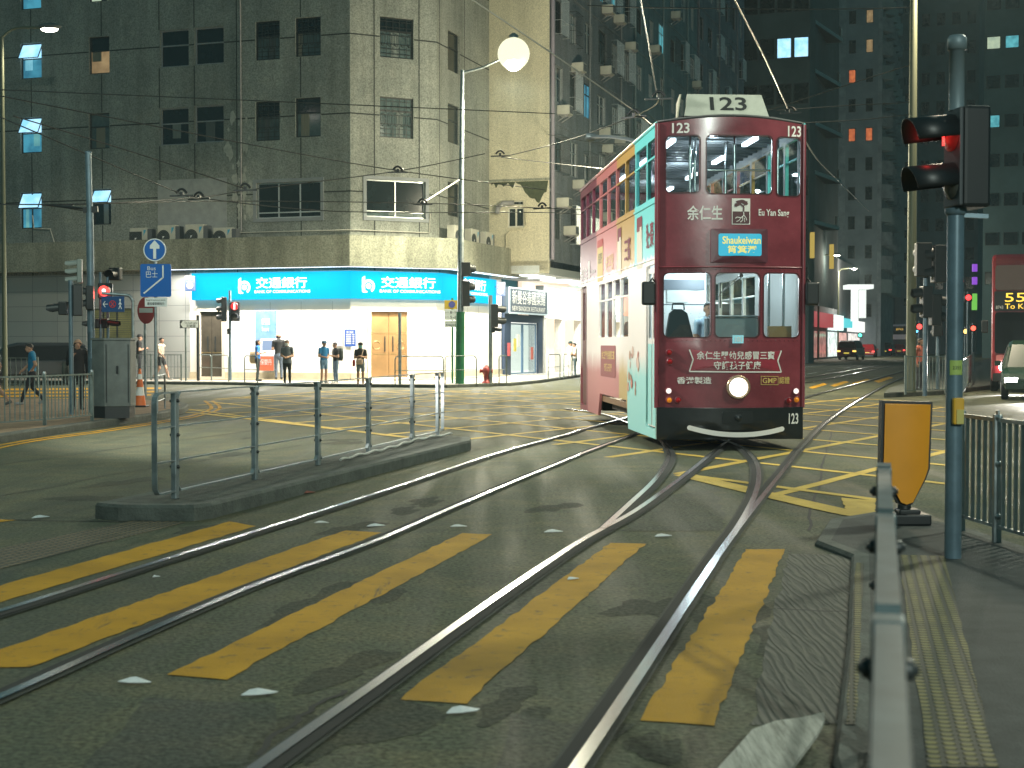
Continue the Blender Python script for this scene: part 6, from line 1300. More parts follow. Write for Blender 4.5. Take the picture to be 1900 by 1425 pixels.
m = MB(); m.panel(rect(x0 + .012, z0 + .012, x1 - .012, zm), [], lambda u, z, o: fr(u, z, .007)); xm = (x0 + x1) / 2
tb = lambda pts, w_: [m.beam(fr(xm + a * .12, zm + b * .18, .008), fr(xm + c * .12, zm + d * .18, .008), w_, .003, up=V((0, -1, 0))) for (a, b), (c, d) in zip(pts, pts[1:])]
tb([(.3, 0), (.35, .35), (.1, .5), (-.2, .62)], .02); tb([(.25, .4), (.5, .62)], .014)
for a, b, r in ((-.45, .55, .030), (-.2, .75, .035), (.1, .82, .03), (.42, .72, .032), (.6, .6, .022), (-.6, .45, .02)): m.panel([(xm + a * .12 + r * 1.4 * cos(t) * (1 + .2 * sin(3 * t)), zm + b * .18 + r * .75 * sin(t)) for t in np.linspace(0, 2 * pi, 13)[:-1]], [], lambda u, z, o: fr(u, z, .009))
TB(m, 'tree_silhouette', mat('emblem_dark', (.09, .03, .035), .5), lg)
m = MB(); tb([(.3, -.02), (.35, -.3), (.0, -.5), (-.5, -.45), (-.7, -.55)], .012); tb([(.35, -.3), (.6, -.5), (.7, -.7)], .01); tb([(.2, -.4), (.2, -.7), (-.1, -.85)], .01); tb([(.0, -.5), (-.3, -.75), (-.6, -.8)], .008); tb([(.4, -.5), (.45, -.85)], .008); TB(m, 'root_lines', M_cream, lg)
m = MB(); m.panel(rrect(px_u(1313), px_z(488), px_u(1419), px_z(426), .02), [], lambda u, z, o: fr(u, z, .03 + o), .05, stn); db = TB(m, 'destination_box', mat('box_maroon', (.12, .03, .045), .35, var=.3, vscale=5), None)
m = MB(); m.panel(rrect(px_u(1327), px_z(476), px_u(1407), px_z(435), .03), [], lambda u, z, o: fr(u, z, .036), 0, stn); TB(m, 'destination_screen', glow('destination_cyan', (.02, .42, .58), .9), db)
M_dy = glow('destination_yellow', (.85, .75, .15), .9); lt('Shaukeiwan', 1334, 440, 1405, 454, db, M_dy, .042); lt('筲箕灣', 1343, 457, 1398, 471, db, M_dy, .042)
m = MB(); m.panel([(px_u(x), px_z(y)) for x, y in ((1277, 649), (1446, 651), (1440, 669), (1446, 690), (1277, 688), (1283, 667))], [], lambda u, z, o: fr(u, z, .004), 0, stn); bn = TB(m, 'banner', mat('banner_red', (.30, .03, .05), .35, coat=.3), f)
m = MB(); ps = [(1276, 648.5), (1282.7, 667), (1276, 689), (1320, 689.5), (1362, 690), (1400, 690), (1447, 690.5), (1440, 669), (1447, 650.5)]
for a, b in zip(ps, ps[1:]): m.beam(frx(*a, .008), frx(*b, .008), .018, .003, up=V((0, -1, 0)))
TB(m, 'banner_outline', M_cream, bn); lt('余仁生嬰幼兒感冒三寶', 1289, 651.5, 1434, 667, bn, M_cream, .008); lt('守護孩子健康', 1320, 670, 1408, 685.5, bn, M_cream, .008)
lt('香港製造', 1254, 699, 1316, 712, f, M_cream); lt('GMP', 1411, 701, 1438, 711, f, M_gold); lt('認證', 1443, 699, 1464, 712, f, M_gold)
m = MB(); ps = [(1408, 698), (1441, 698.5), (1441, 714), (1408, 713.5), (1408, 698)]
for a, b in zip(ps, ps[1:]): m.beam(frx(*a, .007), frx(*b, .007), .008, .003, up=V((0, -1, 0)))
TB(m, 'gold_box', M_gold, f)
def lamp(x, y, r, rim, mt, nm):
    c = frx(x, y); m = MB(); m.lathe([(r * 1.18, -.02), (r * 1.22, .03), (r * 1.02, .045), (r, .03)], c, 'Y', 24); o = TB(m, nm, rim); m = MB(); m.lathe([(r, .025), (r * .7, .05), (0, .062)], c, 'Y', 24); TB(m, 'lens', mt, o)
M_hl = glow('headlight_cream', (1., .92, .74), 3.); lamp(1365, 718, .145, mat('headlight_rim', (.45, .32, .22), .3, .7), M_hl, 'headlight')
M_rl = mat('red_lens', (.35, .01, .015), .12, coat=.5); M_al = mat('amber_lens', (.65, .2, .01), .15, emit=(.8, .25, .02), estr=.25, sample=False); M_wl = glow('white_marker', (1., .9, .82), 1.1)
for x, y, mt in ((1240, 654, M_rl), (1241, 671, M_rl), (1239, 725, M_wl), (1240, 742, M_al), (1256, 742, M_rl), (1476, 726, M_wl), (1477, 742, M_al), (1462, 744, M_rl)): lamp(x, y, .042, M_mar, mt, 'marker_lamp')
m = MB(); m.panel(rect(px_u(1354), px_z(637), px_u(1374), px_z(622)), [], lambda u, z, o: fr(u, z, .03 + o), .02); o = TB(m, 'number_plate', mat('plate_paleblue', (.30, .62, .72), .4, emit=(.2, .5, .6), estr=.3, sample=False)); lt('101', 1358, 625, 1371, 634, o, M_cream, .036)
m = MB(); m.beam(frx(1371, 514, .05), frx(1331, 545, .03), .012, .01); m.beam(frx(1366, 512, .05), frx(1331, 543, .03), .008, .008); m.beam(frx(1331, 525, .02), frx(1331, 572, .02), .014, .012); m.lathe([(.03, 0), (.03, .05)], frx(1368, 512, .02), 'Y', 8); TB(m, 'wiper', M_blk)
for sx, x in ((-1, -.13), (1, TW + .12)):
    m = MB(); m.box((x, -.06, 2.28), (.2, .09, .34)); o = TB(m, 'mirror', M_blk, None, .03); m = MB(); m.tube([(x, -.04, 2.42), (x - sx * .06, -.02, 2.5), (max(0, min(TW, x)), .02, 2.42)], .014, 6); m.tube([(x, -.04, 2.12), (max(0, min(TW, x)), .02, 2.2)], .012, 6); TB(m, 'mirror_arm', M_blk, o)
# sides
bp_ = [.1, .9, 2.0, 3.1, 4.2, 5.3, 6.4, 7.5, 8.5, 9.42]; sw = [(a + .05, 3.70, b - .05, 4.56) for a, b in zip(bp_, bp_[1:])]; lw = [(2.77 + i * .96, 1.67, 3.65 + i * .96, 2.66) for i in range(4)]
doorL = [(.10, .30, .96, 2.72), (8.42, .30, 9.34, 2.72)]; out = [(0, .16), (2.75, .16), (2.95, .62), (6.35, .62), (6.6, .2), (TL, .2), (TL, 4.74), (0, 4.74)]
for sd, fn in ((-1, lambda y, z, o: V((-o, y, z))), (1, lambda y, z, o: V((TW + o, y, z)))):
    m = MB(); m.panel(out, [rrect(*r, .05) for r in sw + lw] + ([rrect(*r, .08) for r in doorL] if sd < 0 else []), fn, .05); s_ = TB(m, 'side_panel', M_side)
    q_ = MB(); q_.panel([(.06, .7), (TL - .06, .7), (TL - .06, 4.7), (.06, 4.7)], [rrect(*r, .05) for r in sw + lw] + ([rrect(*r, .08) for r in doorL] if sd < 0 else []), lambda y, z, o: fn(y, z, -.056)); TB(q_, 'inner_lining', mat('lining_grey', (.34, .35, .34), .6))
    for r in sw + lw:
        zt = r[1] + (r[3] - r[1]) * .68; m = MB(); m.quad(*[fn(y, z, -.03) for y, z in rect(r[0], r[1], r[2], zt)]); w_ = TB(m, 'side_window', M_tglass)
        m = MB(); e = .10; m.quad(fn(r[0], zt, -.02), fn(r[2], zt, -.02), fn(r[2], r[3], -.03 - e), fn(r[0], r[3], -.03 - e)); TB(m, 'tilting_sash', M_tglass, w_); m = MB(); m.beam(fn(r[0], zt, -.01), fn(r[2], zt, -.01), .03, .03); TB(m, 'transom', M_side, w_)
    m = MB(); m.tube([fn(0, 4.74, 0), fn(TL, 4.74, 0)], .03, 8); TB(m, 'cant_rail', M_side); m = MB(); m.beam(fn(0, 3.62, .008), fn(TL, 3.62, .008), .02, .03); m.beam(fn(0, 2.80, .006), fn(TL, 2.80, .006), .015, .025); TB(m, 'waist_moulding', M_side)
L_ = lambda y, z, o: V((-o, y, z))
for i, r in enumerate(doorL):
    for a, b in ((r[0] + .02, (r[0] + r[2]) / 2 - .01), ((r[0] + r[2]) / 2 + .01, r[2] - .02)):
        m = MB(); m.panel(rect(a, r[1] + .02, b, r[3] - .04), [rrect(a + .06, 1.62, b - .06, 2.6, .03)], lambda y, z, o: V((.03 - o, y, z)), .03); d_ = TB(m, 'door', mat('door_cream', (.80, .76, .70), .4) if i == 0 else mat('door_brown', (.16, .05, .045), .45)); m = MB(); m.panel(rect(a + .03, r[1] + .04, b - .03, 1.55), [], lambda y, z, o: V((.022 - o, y, z))); TB(m, 'lower_door_panel', mat('door_teal', (.34, .68, .64), .4) if i == 0 else MATS['door_brown'], d_); m = MB(); m.quad(*[V((.045, y, z)) for y, z in rect(a + .06, 1.62, b - .06, 2.6)]); TB(m, 'door_glass', M_tglass, d_)
# side advertising: packs and characters
def sl(s, y0, z0, y1, z1, mt, par=None): m = MB(); letter(m, s, y0, z0, y1, z1, lambda y, z, o: V((-.007, y0 + y1 - y, z))); return TB(m, 'side_lettering', mt, par)
def sq(y0, z0, y1, z1, mt, nm='pack_picture', o=.005, r=.04): m = MB(); m.panel(rrect(y0, z0, y1, z1, r), [], lambda y, z, q: V((-o, y, z))); return TB(m, nm, mt)
M_pk = mat('pack_cream', (.74, .68, .56), .5); M_pm = mat('pack_maroon', (.20, .03, .05), .5); M_py = mat('pack_yellow', (.62, .46, .16), .5)
for y0, y1 in ((1.32, 1.85), (3.55, 4.0)): sq(y0, 2.72, y1, 3.40, M_pk); sq(y0, 3.30, y1, 3.52, M_pm, o=.007); sq(y0 + .04, 3.12, y0 + .22, 3.36, M_pk, o=.009, r=.01)
sq(5.9, 2.72, 6.7, 3.42, M_py); sq(5.9, 3.36, 6.7, 3.5, mat('pack_red', (.45, .06, .05), .5), o=.007); sl('保嬰丹', 6.0, 3.05, 6.55, 3.25, M_blk); sl('猴棗', .25, 2.98, .95, 3.36, M_pm); sl('三寶', 2.5, 2.9, 3.2, 3.3, M_pm); sl('老字號', 4.5, 2.85, 5.5, 3.15, M_py); sl('余仁生', 8.3, 2.85, 9.3, 3.1, M_cream); sl('Eu Yan Sang', 7.0, 2.9, 7.7, 3.0, M_cream); sq(7.85, 2.85, 8.15, 3.2, M_cream)
pk = sq(4.2, .95, 6.2, 1.52, mat('panel_brown', (.28, .08, .08), .5), 'side_banner'); sl('余仁生嬰幼兒感冒三寶', 4.35, 1.27, 6.05, 1.43, M_py, pk); sl('守護孩子健康', 4.7, 1.05, 5.7, 1.2, M_py, pk)
for i in range(16): y = random.uniform(1.6, 2.9); z = random.uniform(.75, 1.5); m = MB(); r = random.uniform(.04, .1); m.panel([(y + r * cos(t) * (1 + .3 * sin(2 * t + i)), z + r * sin(t)) for t in np.linspace(0, 2 * pi, 13)[:-1]], [], lambda a, b, o: V((-.005 - .0004 * i, a, b))); TB(m, 'petal_print', mat('petal_%d' % (i % 3), ((.55, .2, .15), (.7, .5, .4), (.5, .3, .2))[i % 3], .5))
# back, roof, floors, inside
m = MB(); m.panel([(0, .3), (TW, .3)] + arch, [rrect(.2, 3.72, 1.0, 4.55, .06), rrect(1.1, 3.72, 1.95, 4.55, .06), rrect(.7, 1.65, 1.45, 2.57, .06)], lambda u, z, o: V((u, TL + o * 0 - .02 + o, z)), .05); TB(m, 'rear_panel', M_mar)
m = MB(); ys = [-.14, 0, .3, 3, 6, TL]; n_ = 13; rows = [[V((TW * q, y - (bow(TW * q) if y == -.14 else 0) + (.14 if y == -.14 else 0), 4.745 + .085 * sin(pi * q))) for q in np.linspace(0, 1, n_)] for y in ys]
m.add([p for r in rows for p in r], [[i * n_ + k_, i * n_ + k_ + 1, (i + 1) * n_ + k_ + 1, (i + 1) * n_ + k_] for i in range(len(ys) - 1) for k_ in range(n_ - 1)], True); rf_ = TB(m, 'roof', mat('roof_grey', (.10, .10, .10), .7)); rf_.modifiers.new('thickness', 'SOLIDIFY').thickness = -.03
m = MB()
for y in np.arange(.3, TL, .34): m.beam((.05, y, 4.70), (TW - .05, y, 4.70), .05, .05)
TB(m, 'ceiling_slats', mat('slat_grey', (.16, .17, .17), .5)); m = MB(); m.box((TW / 2, TL / 2 + .1, 2.90), (TW - .12, TL - .3, .1)); TB(m, 'upper_floor', M_wood_in); m = MB(); m.box((TW / 2, TL / 2, .52), (TW - .12, TL - .1, .1)); TB(m, 'lower_floor', M_wood_in)
m = MB(); m.box((TW / 2, TL / 2 + .1, 2.82), (TW - .14, TL - .4, .03)); TB(m, 'lower_ceiling', M_tin)
for x, y in ((1.62, .7), (1.62, 3.0), (1.62, 5.4), (.42, 1.0), (.42, 3.4), (.42, 5.8), (1.62, 7.8)): m = MB(); m.box((x, y + .4, 4.64), (.075, .8, .05)); TB(m, 'ceiling_light', M_tube)
for x, y in ((.5, 3.0), (1.6, 3.0), (.5, 5.5), (1.6, 5.5), (1.1, 1.8)): m = MB(); m.box((x, y, 2.78), (.08, .8, .04)); TB(m, 'ceiling_light', M_tube)
for q in ((1.1, 1.3, 4.5), (1.1, 4.2, 4.5), (1.1, 7.0, 4.5)): point('upper_deck_light', tp(*q), 24, (.75, .88, 1.), .03)
for q, p_ in (((.9, .75, 2.62), 55), ((1.1, 3.4, 2.6), 60), ((1.1, 6.5, 2.6), 35)): point('lower_deck_light', tp(*q), p_, (.80, .95, 1.), .15)
for y in np.arange(1.3, 9, .95):
    for x in (.50, 1.66): m = MB(); m.box((x, y, 3.40), (.72, .05, .46)); m.box((x, y - .24, 3.16), (.72, .44, .06)); m.box((x, y - .2, 3.04), (.08, .3, .2)); TB(m, 'seat', M_seat, None, .015)
for x, y in ((.55, .35), (.75, 1.0), (1.2, .3), (1.35, 1.6), (1.9, .5), (.98, 2.6)): m = MB(); m.tube([(x, y, 2.95), (x, y, 4.72)], .022, 8); TB(m, 'handrail', M_chrome)
m = MB(); m.tube([(.72, -.09, 4.06), (1.1, -.12, 4.06), (1.64, -.10, 4.06)], .016, 6); m.tube([(.15, 1.0, 3.9), (.75, 3.2, 3.9)], .016, 6); m.tube([(.75, 1.0, 4.4), (1.3, 4.0, 4.4)], .018, 6); TB(m, 'handrail', M_chrome)
m = MB(); m.box((.52, 1.35, 1.75), (.95, .04, 2.1)); bk = TB(m, 'cab_bulkhead', M_tin); m = MB(); m.box((.55, 1.32, 2.30), (.34, .01, .22)); [m.lathe([(.012, 0), (0, .004)], (.2 + i * .14, 1.328, 2.02), 'Y', 8) for i in range(6)]; TB(m, 'notice', mat('notice_pale', (.5, .52, .5), .5), bk); m = MB(); m.box((.52, 1.325, 2.16), (.9, .008, .012)); m.box((.52, 1.325, 2.46), (.9, .03, .16)); TB(m, 'bulkhead_trim', M_seat, bk)
m = MB(); m.box((1.15, .12, 1.68), (.8, .3, .5)); m.box((1.15, .05, 1.95), (.75, .2, .03)); TB(m, 'control_desk', mat('desk_grey', (.30, .33, .35), .5), None, .02)
m = MB(); m.prism([V((.17, .25, 1.6)), V((.60, .25, 1.6)), V((.50, .25, 2.0)), V((.42, .25, 2.06)), V((.30, .25, 2.06)), V((.24, .25, 2.0))], (0, .1, 0)); m.tube([(.28, .3, 2.05), (.29, .3, 2.14), (.45, .3, 2.14), (.46, .3, 2.05)], .014, 6); TB(m, 'cab_seat', M_blk, None, .02)
m = MB(); m.box((1.84, .12, 1.72), (.34, .08, .18)); TB(m, 'card_box', mat('box_tan', (.35, .22, .10), .6))
for x in (1.7, 1.92): m = MB(); m.tube([(x, .2, .6), (x, .2, 2.8)], .022, 8); TB(m, 'handrail', M_chrome)
m = MB(); m.box((1.3, 4.5, 1.0), (1.5, 4.5, .5)); TB(m, 'bench', M_wood_in)
# underframe and wheels
m = MB(); m.box((TW / 2, 4.65, .52), (1.7, 3.4, .14)); m.box((.25, 4.65, .40), (.08, 3.0, .12)); m.box((TW - .25, 4.65, .40), (.08, 3.0, .12)); m.box((TW / 2, 4.65, .33), (1.2, 1.1, .3)); tk = TB(m, 'truck', mat('truck_brown', (.06, .05, .04), .7, var=.4, vscale=6))
for y in (3.55, 5.75):
    for x in (.54, TW - .54): m = MB(); m.lathe([(.10, -.05), (.36, -.05), (.39, -.03), (.36, .03), (.34, .05), (.1, .05), (.1, .1), (0, .1)], (x, y, .385), 'X', 24); TB(m, 'wheel', mat('wheel_steel', (.12, .11, .10), .45, .8), tk)
m = MB(); m.box((TW / 2, 1.2, .32), (1.8, 1.6, .22)); m.box((TW / 2, 8.2, .35), (1.8, 1.9, .2)); TB(m, 'underframe', M_blk)
# roof number board and trolley pole
m = MB(); m.prism([V((px_u(1276), .30, 4.90)), V((px_u(1434), .30, 4.90)), V((px_u(1424), .44, 5.24)), V((px_u(1284), .44, 5.24))], (0, .05, 0)); o = TB(m, 'number_board', mat('board_pale', (.40, .42, .36), .6, var=.2, vscale=4)); m = MB(); letter(m, '123', px_u(1325), 4.99, px_u(1394), 5.20, lambda u, z, q: V((u, .295 + (z - 4.90) * .412, z))); TB(m, 'board_number', M_blk, o)
m = MB()
for i in range(9): y = .35 + i * .1; m.prism([V((px_u(1262 + i * 2.2), y, 4.88)), V((px_u(1262 + i * 2.2), y + .07, 4.88)), V((px_u(1268 + i * 1.6), y + .07, 5.22)), V((px_u(1268 + i * 1.6), y, 5.22))], (.02, 0, 0))
TB(m, 'board_louvre', mat('louvre_cream', (.5, .48, .36), .6), o); m = MB(); m.box((TW / 2 + .05, 1.0, 4.90), (1.5, 1.0, .06)); TB(m, 'board_base', M_blk, o)
inv = tram.matrix_basis.inverted(); m = MB(); e_ = inv @ P(1096, 254, 31); m.tube(catmull([V((1.0, 5.5, 5.0)), inv @ P(1178, 262, 27.5), inv @ P(1135, 254, 29.5), e_], 5), .035, 8); m.box((1.0, 5.5, 4.95), (.4, .5, .12)); m.lathe([(.07, -.1), (.09, 0), (.07, .1)], e_, 'X', 8); TB(m, 'trolley_pole', M_galv)
fcb = radians(4.04)
person('tram driver in pale striped shirt standing at the controls behind the windscreen pillar', 0, 0, 0, 0, pi + fcb, top=(.35, .48, .60), legs=(.05, .06, .1), sleeve='short', group='people aboard the tram', pose=HOLD, loc=tp(.93, .80, .57), H=1.62)
person('passenger with dark hair looking out of the lower side window of the tram', 0, 0, 0, 0, pi + fcb - .4, top=(.05, .05, .06), legs=(.05, .05, .06), group='people aboard the tram', loc=tp(.38, 4.3, .57), H=1.62)

# ================================================================ VEHICLES (local: x across, +y forward, z up)
M_tyre = mat('tyre', (.015, .015, .015), .8); M_rim = mat('rim', (.35, .36, .37), .35, .8); M_cglass = mat('car_glass', (.010, .013, .015), .3, spec=.1); M_tail = glow('tail_red', (1., .07, .06), 2.2); M_taila = glow('tail_amber', (1., .62, .12), 1.8); M_head = glow('head_white', (1., .96, .88), 30.); M_npl = mat('plate_yellow_lit', (.6, .5, .05), .4, emit=(.8, .68, .1), estr=.6, sample=False)
def car(label, cat, loc, rz, Wd, Ln, H, paint, tail=M_tail, front=False, boxy=.8, group='cars on the avenue', sill=.28):
    t = thing('car' if cat == 'car' else 'minivan' if cat == 'minivan' else cat, label, cat, loc, rz, group); ROOTM.pop(t.name); hw = Wd / 2; bl = H * .56
    st = [(-Ln / 2, .45, bl * .92, bl * .95, .86), (-Ln / 2 + .06, .3, bl, bl + .02, .95), (-Ln / 2 + .10 + .5 * (1 - boxy), sill, bl, H * .94, 1), (-Ln / 2 + .55, sill, bl, H, 1), (Ln * .12, sill, bl, H, 1), (Ln * .22, sill, bl * .98, H * .93, 1), (Ln * .34, sill, bl * .92, bl * .98, 1), (Ln / 2 - .25, .3, bl * .78, bl * .80, .95), (Ln / 2, .4, bl * .62, bl * .64, .85)]
    m = MB(); rows = []
    for y, z0, zb, zr, k_ in st:
        w_ = hw * k_; rw = w_ * (.98 - .20 * min(1, max(0, (zr - zb) / (H - bl + .01)))); half = [(w_ * .92, z0), (w_, z0 + .14), (w_, zb), (rw, max(zb + .005, zr - .07)), (rw * .86, zr)]
        rows.append([V((x, y, z)) for x, z in half] + [V((-x, y, z)) for x, z in half[::-1]])
    n_ = 10; m.add([p for r in rows for p in r], [[i * n_ + k_, (i + 1) * n_ + k_, (i + 1) * n_ + (k_ + 1) % n_, i * n_ + (k_ + 1) % n_] for i in range(len(st) - 1) for k_ in range(n_)], False); m.poly(rows[0][::-1]); m.poly(rows[-1]); m.build('body', paint, t, .03, True)
    def onside(sg, i, j, a0, a1):
        r0, r1 = rows[i], rows[j]; ix = (2, 3) if sg > 0 else (7, 6); q = lambda r, a: r[ix[0]].lerp(r[ix[1]], a) + V((sg * .012, 0, .003)); return [q(r0, a0), q(r1, a0), q(r1, a1), q(r0, a1)]
    for sg in (1, -1):
        for i, j in ((2, 3), (3, 4), (4, 5)): m = MB(); m.poly(onside(sg, i, j, .1, .92)); m.build('side_window', M_cglass, t, 0, True)
        m = MB(); m.box((sg * (hw + .09), Ln * .2, bl + .08), (.18, .1, .14)); m.build('mirror', paint, t, .02, True)
        for y in (-Ln * .30, Ln * .31): m = MB(); m.lathe([(.31, -.1), (.33, -.06), (.33, .08), (.29, .1), (.2, .085)], (sg * (hw - .1), y, .33), 'X', 18); o = m.build('wheel', M_tyre, t, 0, True); m = MB(); m.lathe([(.2, .0), (.19, .012), (.05, .03), (0, .03)], (sg * (hw - .1) + sg * .09, y, .33), (V((0, 1, 0)), V((0, 0, 1)), V((sg, 0, 0))), 14); m.build('rim', M_rim, o, 0, True)
        m = MB(); m.box((sg * hw * .80, -Ln / 2 + .005, bl * .80), (hw * .36, .1, .15)); m.build('tail_light', tail, t, .02, True); m = MB(); m.box((sg * hw * .72, Ln / 2 - .06, bl * .60), (hw * .36, .12, .14)); m.build('headlight', M_head if front else M_lens, t, .02, True)
    r = rows; q = lambda i, j, a: r[i][j].lerp(r[i + 1][j], a)
    m = MB(); a, b, c, d = r[1][2], r[2][3], r[2][6], r[1][7]; e = V((0, -.015, .01)); m.poly([a.lerp(b, .12) * V((.9, 1, 1)) + e if False else V((a.x * .88, a.lerp(b, .12).y, a.lerp(b, .12).z)) + e, V((b.x * .92, b.y, b.z - .03)) + e, V((-b.x * .92, b.y, b.z - .03)) + e, V((-a.x * .88, a.lerp(b, .12).y, a.lerp(b, .12).z)) + e]); m.build('rear_window', M_cglass, t, 0, True)
    m = MB(); a, b = r[6][2], r[5][3]; e = V((0, .02, .015)); m.poly([V((a.x * .9, a.y, a.z)) + e, V((b.x * .94, b.y, b.z)) + e, V((-b.x * .94, b.y, b.z)) + e, V((-a.x * .9, a.y, a.z)) + e]); m.build('windscreen', M_cglass, t, 0, True)
    m = MB(); m.box((0, -Ln / 2 - .02, bl * .62), (.5, .04, .13)); m.build('number_plate', M_npl, t, 0, True)
    m = MB(); m.box((0, -Ln / 2 - .01, .42), (Wd * .92, .16, .2)); m.box((0, Ln / 2 - .02, .40), (Wd * .88, .16, .22)); m.build('bumper', paint, t, .03, True); return t
M_cblk = mat('car_black', (.010, .013, .018), .18, coat=.6); M_cred = mat('car_red', (.35, .015, .02), .22, coat=.6); M_cdk = mat('car_charcoal', (.02, .022, .025), .22, coat=.6); M_cgr = mat('car_green', (.015, .04, .02), .25, coat=.5)
rzA = -AS
def ground_at(px, Y): p = P(px, 638, Y); return V((p.x, p.y, 0))
g_ = ground_at(1580, 146); van = car('black minivan with glowing amber-red tail lights driving away right of the tram', 'minivan', g_, rzA - .10, 1.9, 4.9, 1.88, M_cblk, M_taila, boxy=.95)
g_ = ground_at(1645, 196); suv = car('black sports utility car with red tail lights ahead of the minivan', 'car', g_, rzA - .05, 1.9, 4.6, 1.7, M_cblk, M_tail)
g_ = ground_at(1670, 208); car('red saloon taxi with bright red tail lights beside the far double-decker bus', 'car', g_, rzA, 1.75, 4.5, 1.5, M_cred, M_tail, boxy=.3)
g_ = ground_at(1612, 172); car('small red car mostly hidden ahead of the black minivan', 'car', g_, rzA, 1.7, 4.2, 1.5, M_cred, M_tail, boxy=.3)
for px_, Y_, lab_ in ((1657, 222, 'third dark car in the queue of tail lights beyond the sports utility car'), (1683, 236, 'farthest car with red tail lights, right of the far bus'), (1630, 232, 'small dark car with red tail lights near the far left kerb')):
    dup(suv, ground_at(px_, Y_), rzA, lab_)
g_ = V((-18.2, 56.2, 0)); car('dark car parked behind the left fence, seen past the two men', 'car', g_, pi / 2 + AS, 1.85, 4.6, 1.6, M_cdk, M_tail, boxy=.4)
def bus(label, loc, rz, Wd, Ln, H, paint, band, front=True, dest=None):
    t = thing('double_decker_bus', label, 'bus', loc, rz, 'double-decker buses'); ROOTM.pop(t.name); hw = Wd / 2; sl_ = .22
    m = MB(); prof = [(Ln / 2, .35), (Ln / 2 + .05, 1.2), (Ln / 2, 2.2), (Ln / 2 - sl_ * 1.2, H - .2), (Ln / 2 - sl_ * 2.2, H), (-Ln / 2 + .1, H), (-Ln / 2, H - .2), (-Ln / 2, .35)]
    m.prism([V((-hw, y, z)) for y, z in prof], (Wd, 0, 0)); m.build('body', paint, t, .12, True)
    for sg in (1, -1):
        for z0, z1, nm in ((1.25, 2.1, 'lower_window_band'), (2.85, 3.7, 'upper_window_band')): m = MB(); m.prism([V((sg * (hw + .004), -Ln / 2 + .5, z0)), V((sg * (hw + .004), Ln / 2 - .9, z0)), V((sg * (hw + .004), Ln / 2 - 1.05, z1)), V((sg * (hw + .004), -Ln / 2 + .5, z1))], (sg * .012, 0, 0)); m.build(nm, M_cglass, t, 0, True)
        for y in (Ln * .33, -Ln * .25): m = MB(); m.lathe([(.42, -.12), (.48, -.08), (.48, .1), (.44, .13), (0, .12)], (sg * (hw - .1), y, .48), 'X', 20); m.build('wheel', M_tyre, t, 0, True)
        m = MB(); m.box((sg * (hw + .2), Ln / 2 + .05, 2.1), (.2, .14, .4)); m.build('mirror', M_blk, t, .03, True)
    yf = lambda z: (Ln / 2 + .05 - .06 * max(0, (z - 1.2)) / 1. if z < 2.2 else Ln / 2 - sl_ * 1.2 * (z - 2.2) / (H - 2.4)); s_ = 1 if front else -1
    face = (lambda x, z, o=0: V((-x, yf(z) + .03 + o, z))) if front else (lambda x, z, o=0: V((x, -Ln / 2 - .01 - o, z)))
    def pn(x0, z0, x1, z1, mt, nm, o=0., r=.1): m = MB(); m.panel(rrect(x0, z0, x1, z1, r), [], lambda x, z, q: face(x, z, o + q), 0, [(x, z) for x in np.linspace(x0, x1, 4) for z in np.linspace(z0, z1, 6)]); return m.build(nm, mt, t, 0, True)
    if front:
        pn(-hw + .1, 1.25, hw - .1, 2.55, M_cglass, 'windscreen', .01); pn(-hw + .08, 2.6, hw - .08, 3.22, M_blk, 'destination_panel', .012, .03); pn(-hw + .1, 3.26, hw - .1, 4.05, mat('lit_upper_deck', (.02, .02, .02), .1, emit=(.30, .22, .16), estr=.2, sample=False, var=.2), 'upper_windscreen', .012)
        pn(-hw + .15, .95, hw - .15, 1.2, band, 'front_band', .014, .05); pn(-hw + .05, .36, hw - .05, .62, M_blk, 'bumper', .03, .05)
        for sg in (1, -1): m = MB(); m.lathe([(.16, 0), (.12, .06), (0, .08)], face(sg * (hw - .4), .82, .02), (V((1, 0, 0)), V((0, 0, 1)), V((0, 1, 0))), 16); m.build('headlight', M_head, t, 0, True)
        if dest:
            m = MB(); letter(m, '55', -.85, 2.88, -.25, 3.16, lambda x, z, o: face(x, z, .02)); letter(m, 'To Kenn', -.85, 2.66, .1, 2.82, lambda x, z, o: face(x, z, .02)); m.build('destination_text', glow('amber_led', (1., .62, .06), 1.5), t, 0, True); m = MB(); letter(m, '8743', -1.12, 2.66, -.9, 2.76, lambda x, z, o: face(x, z, .02)); m.build('fleet_number', M_cream, t, 0, True)
    else:
        pn(-hw + .15, 2.9, hw - .15, H - .3, M_cglass, 'rear_upper_window', .01); pn(-hw + .15, 1.0, hw - .15, 2.2, M_blk, 'engine_panel', .01)
        m = MB(); letter(m, '8743', -.5, 3.5, .5, 3.8, lambda x, z, o: face(x, z, .02)); m.build('rear_led', glow('dim_amber', (.8, .5, .1), .8), t, 0, True)
        for sg in (1, -1): m = MB(); m.lathe([(.10, 0), (.07, .05), (0, .06)], face(sg * (hw - .25), 2.45, .02), (V((1, 0, 0)), V((0, 0, 1)), V((0, -1, 0))), 10); m.build('tail_light', M_taila, t, 0, True)
    return t
M_bred = mat('bus_red', (.22, .018, .024), .3, coat=.5); M_bwh = mat('bus_white', (.5, .52, .52), .35)
g_ = ground_at(1838, 47); Fd = -U; c = g_ + V((1.25 * cos(AS), -1.25 * sin(AS) * 0, 0)) + U * 5.6; rb = pi - AS * .35
c = g_ + N * 1.27 + U * 5.6; bus('red double-decker bus with blazing headlights at the right edge', c, pi - AS, 2.5, 11, 4.42, M_bred, mat('bus_pink_band', (.55, .18, .17), .4), True, True)
g_ = ground_at(1669, 214); bus('distant double-decker bus seen from behind with lit rear corners', g_ + U * 5, rzA, 2.5, 10, 4.4, M_bwh, M_bwh, False)
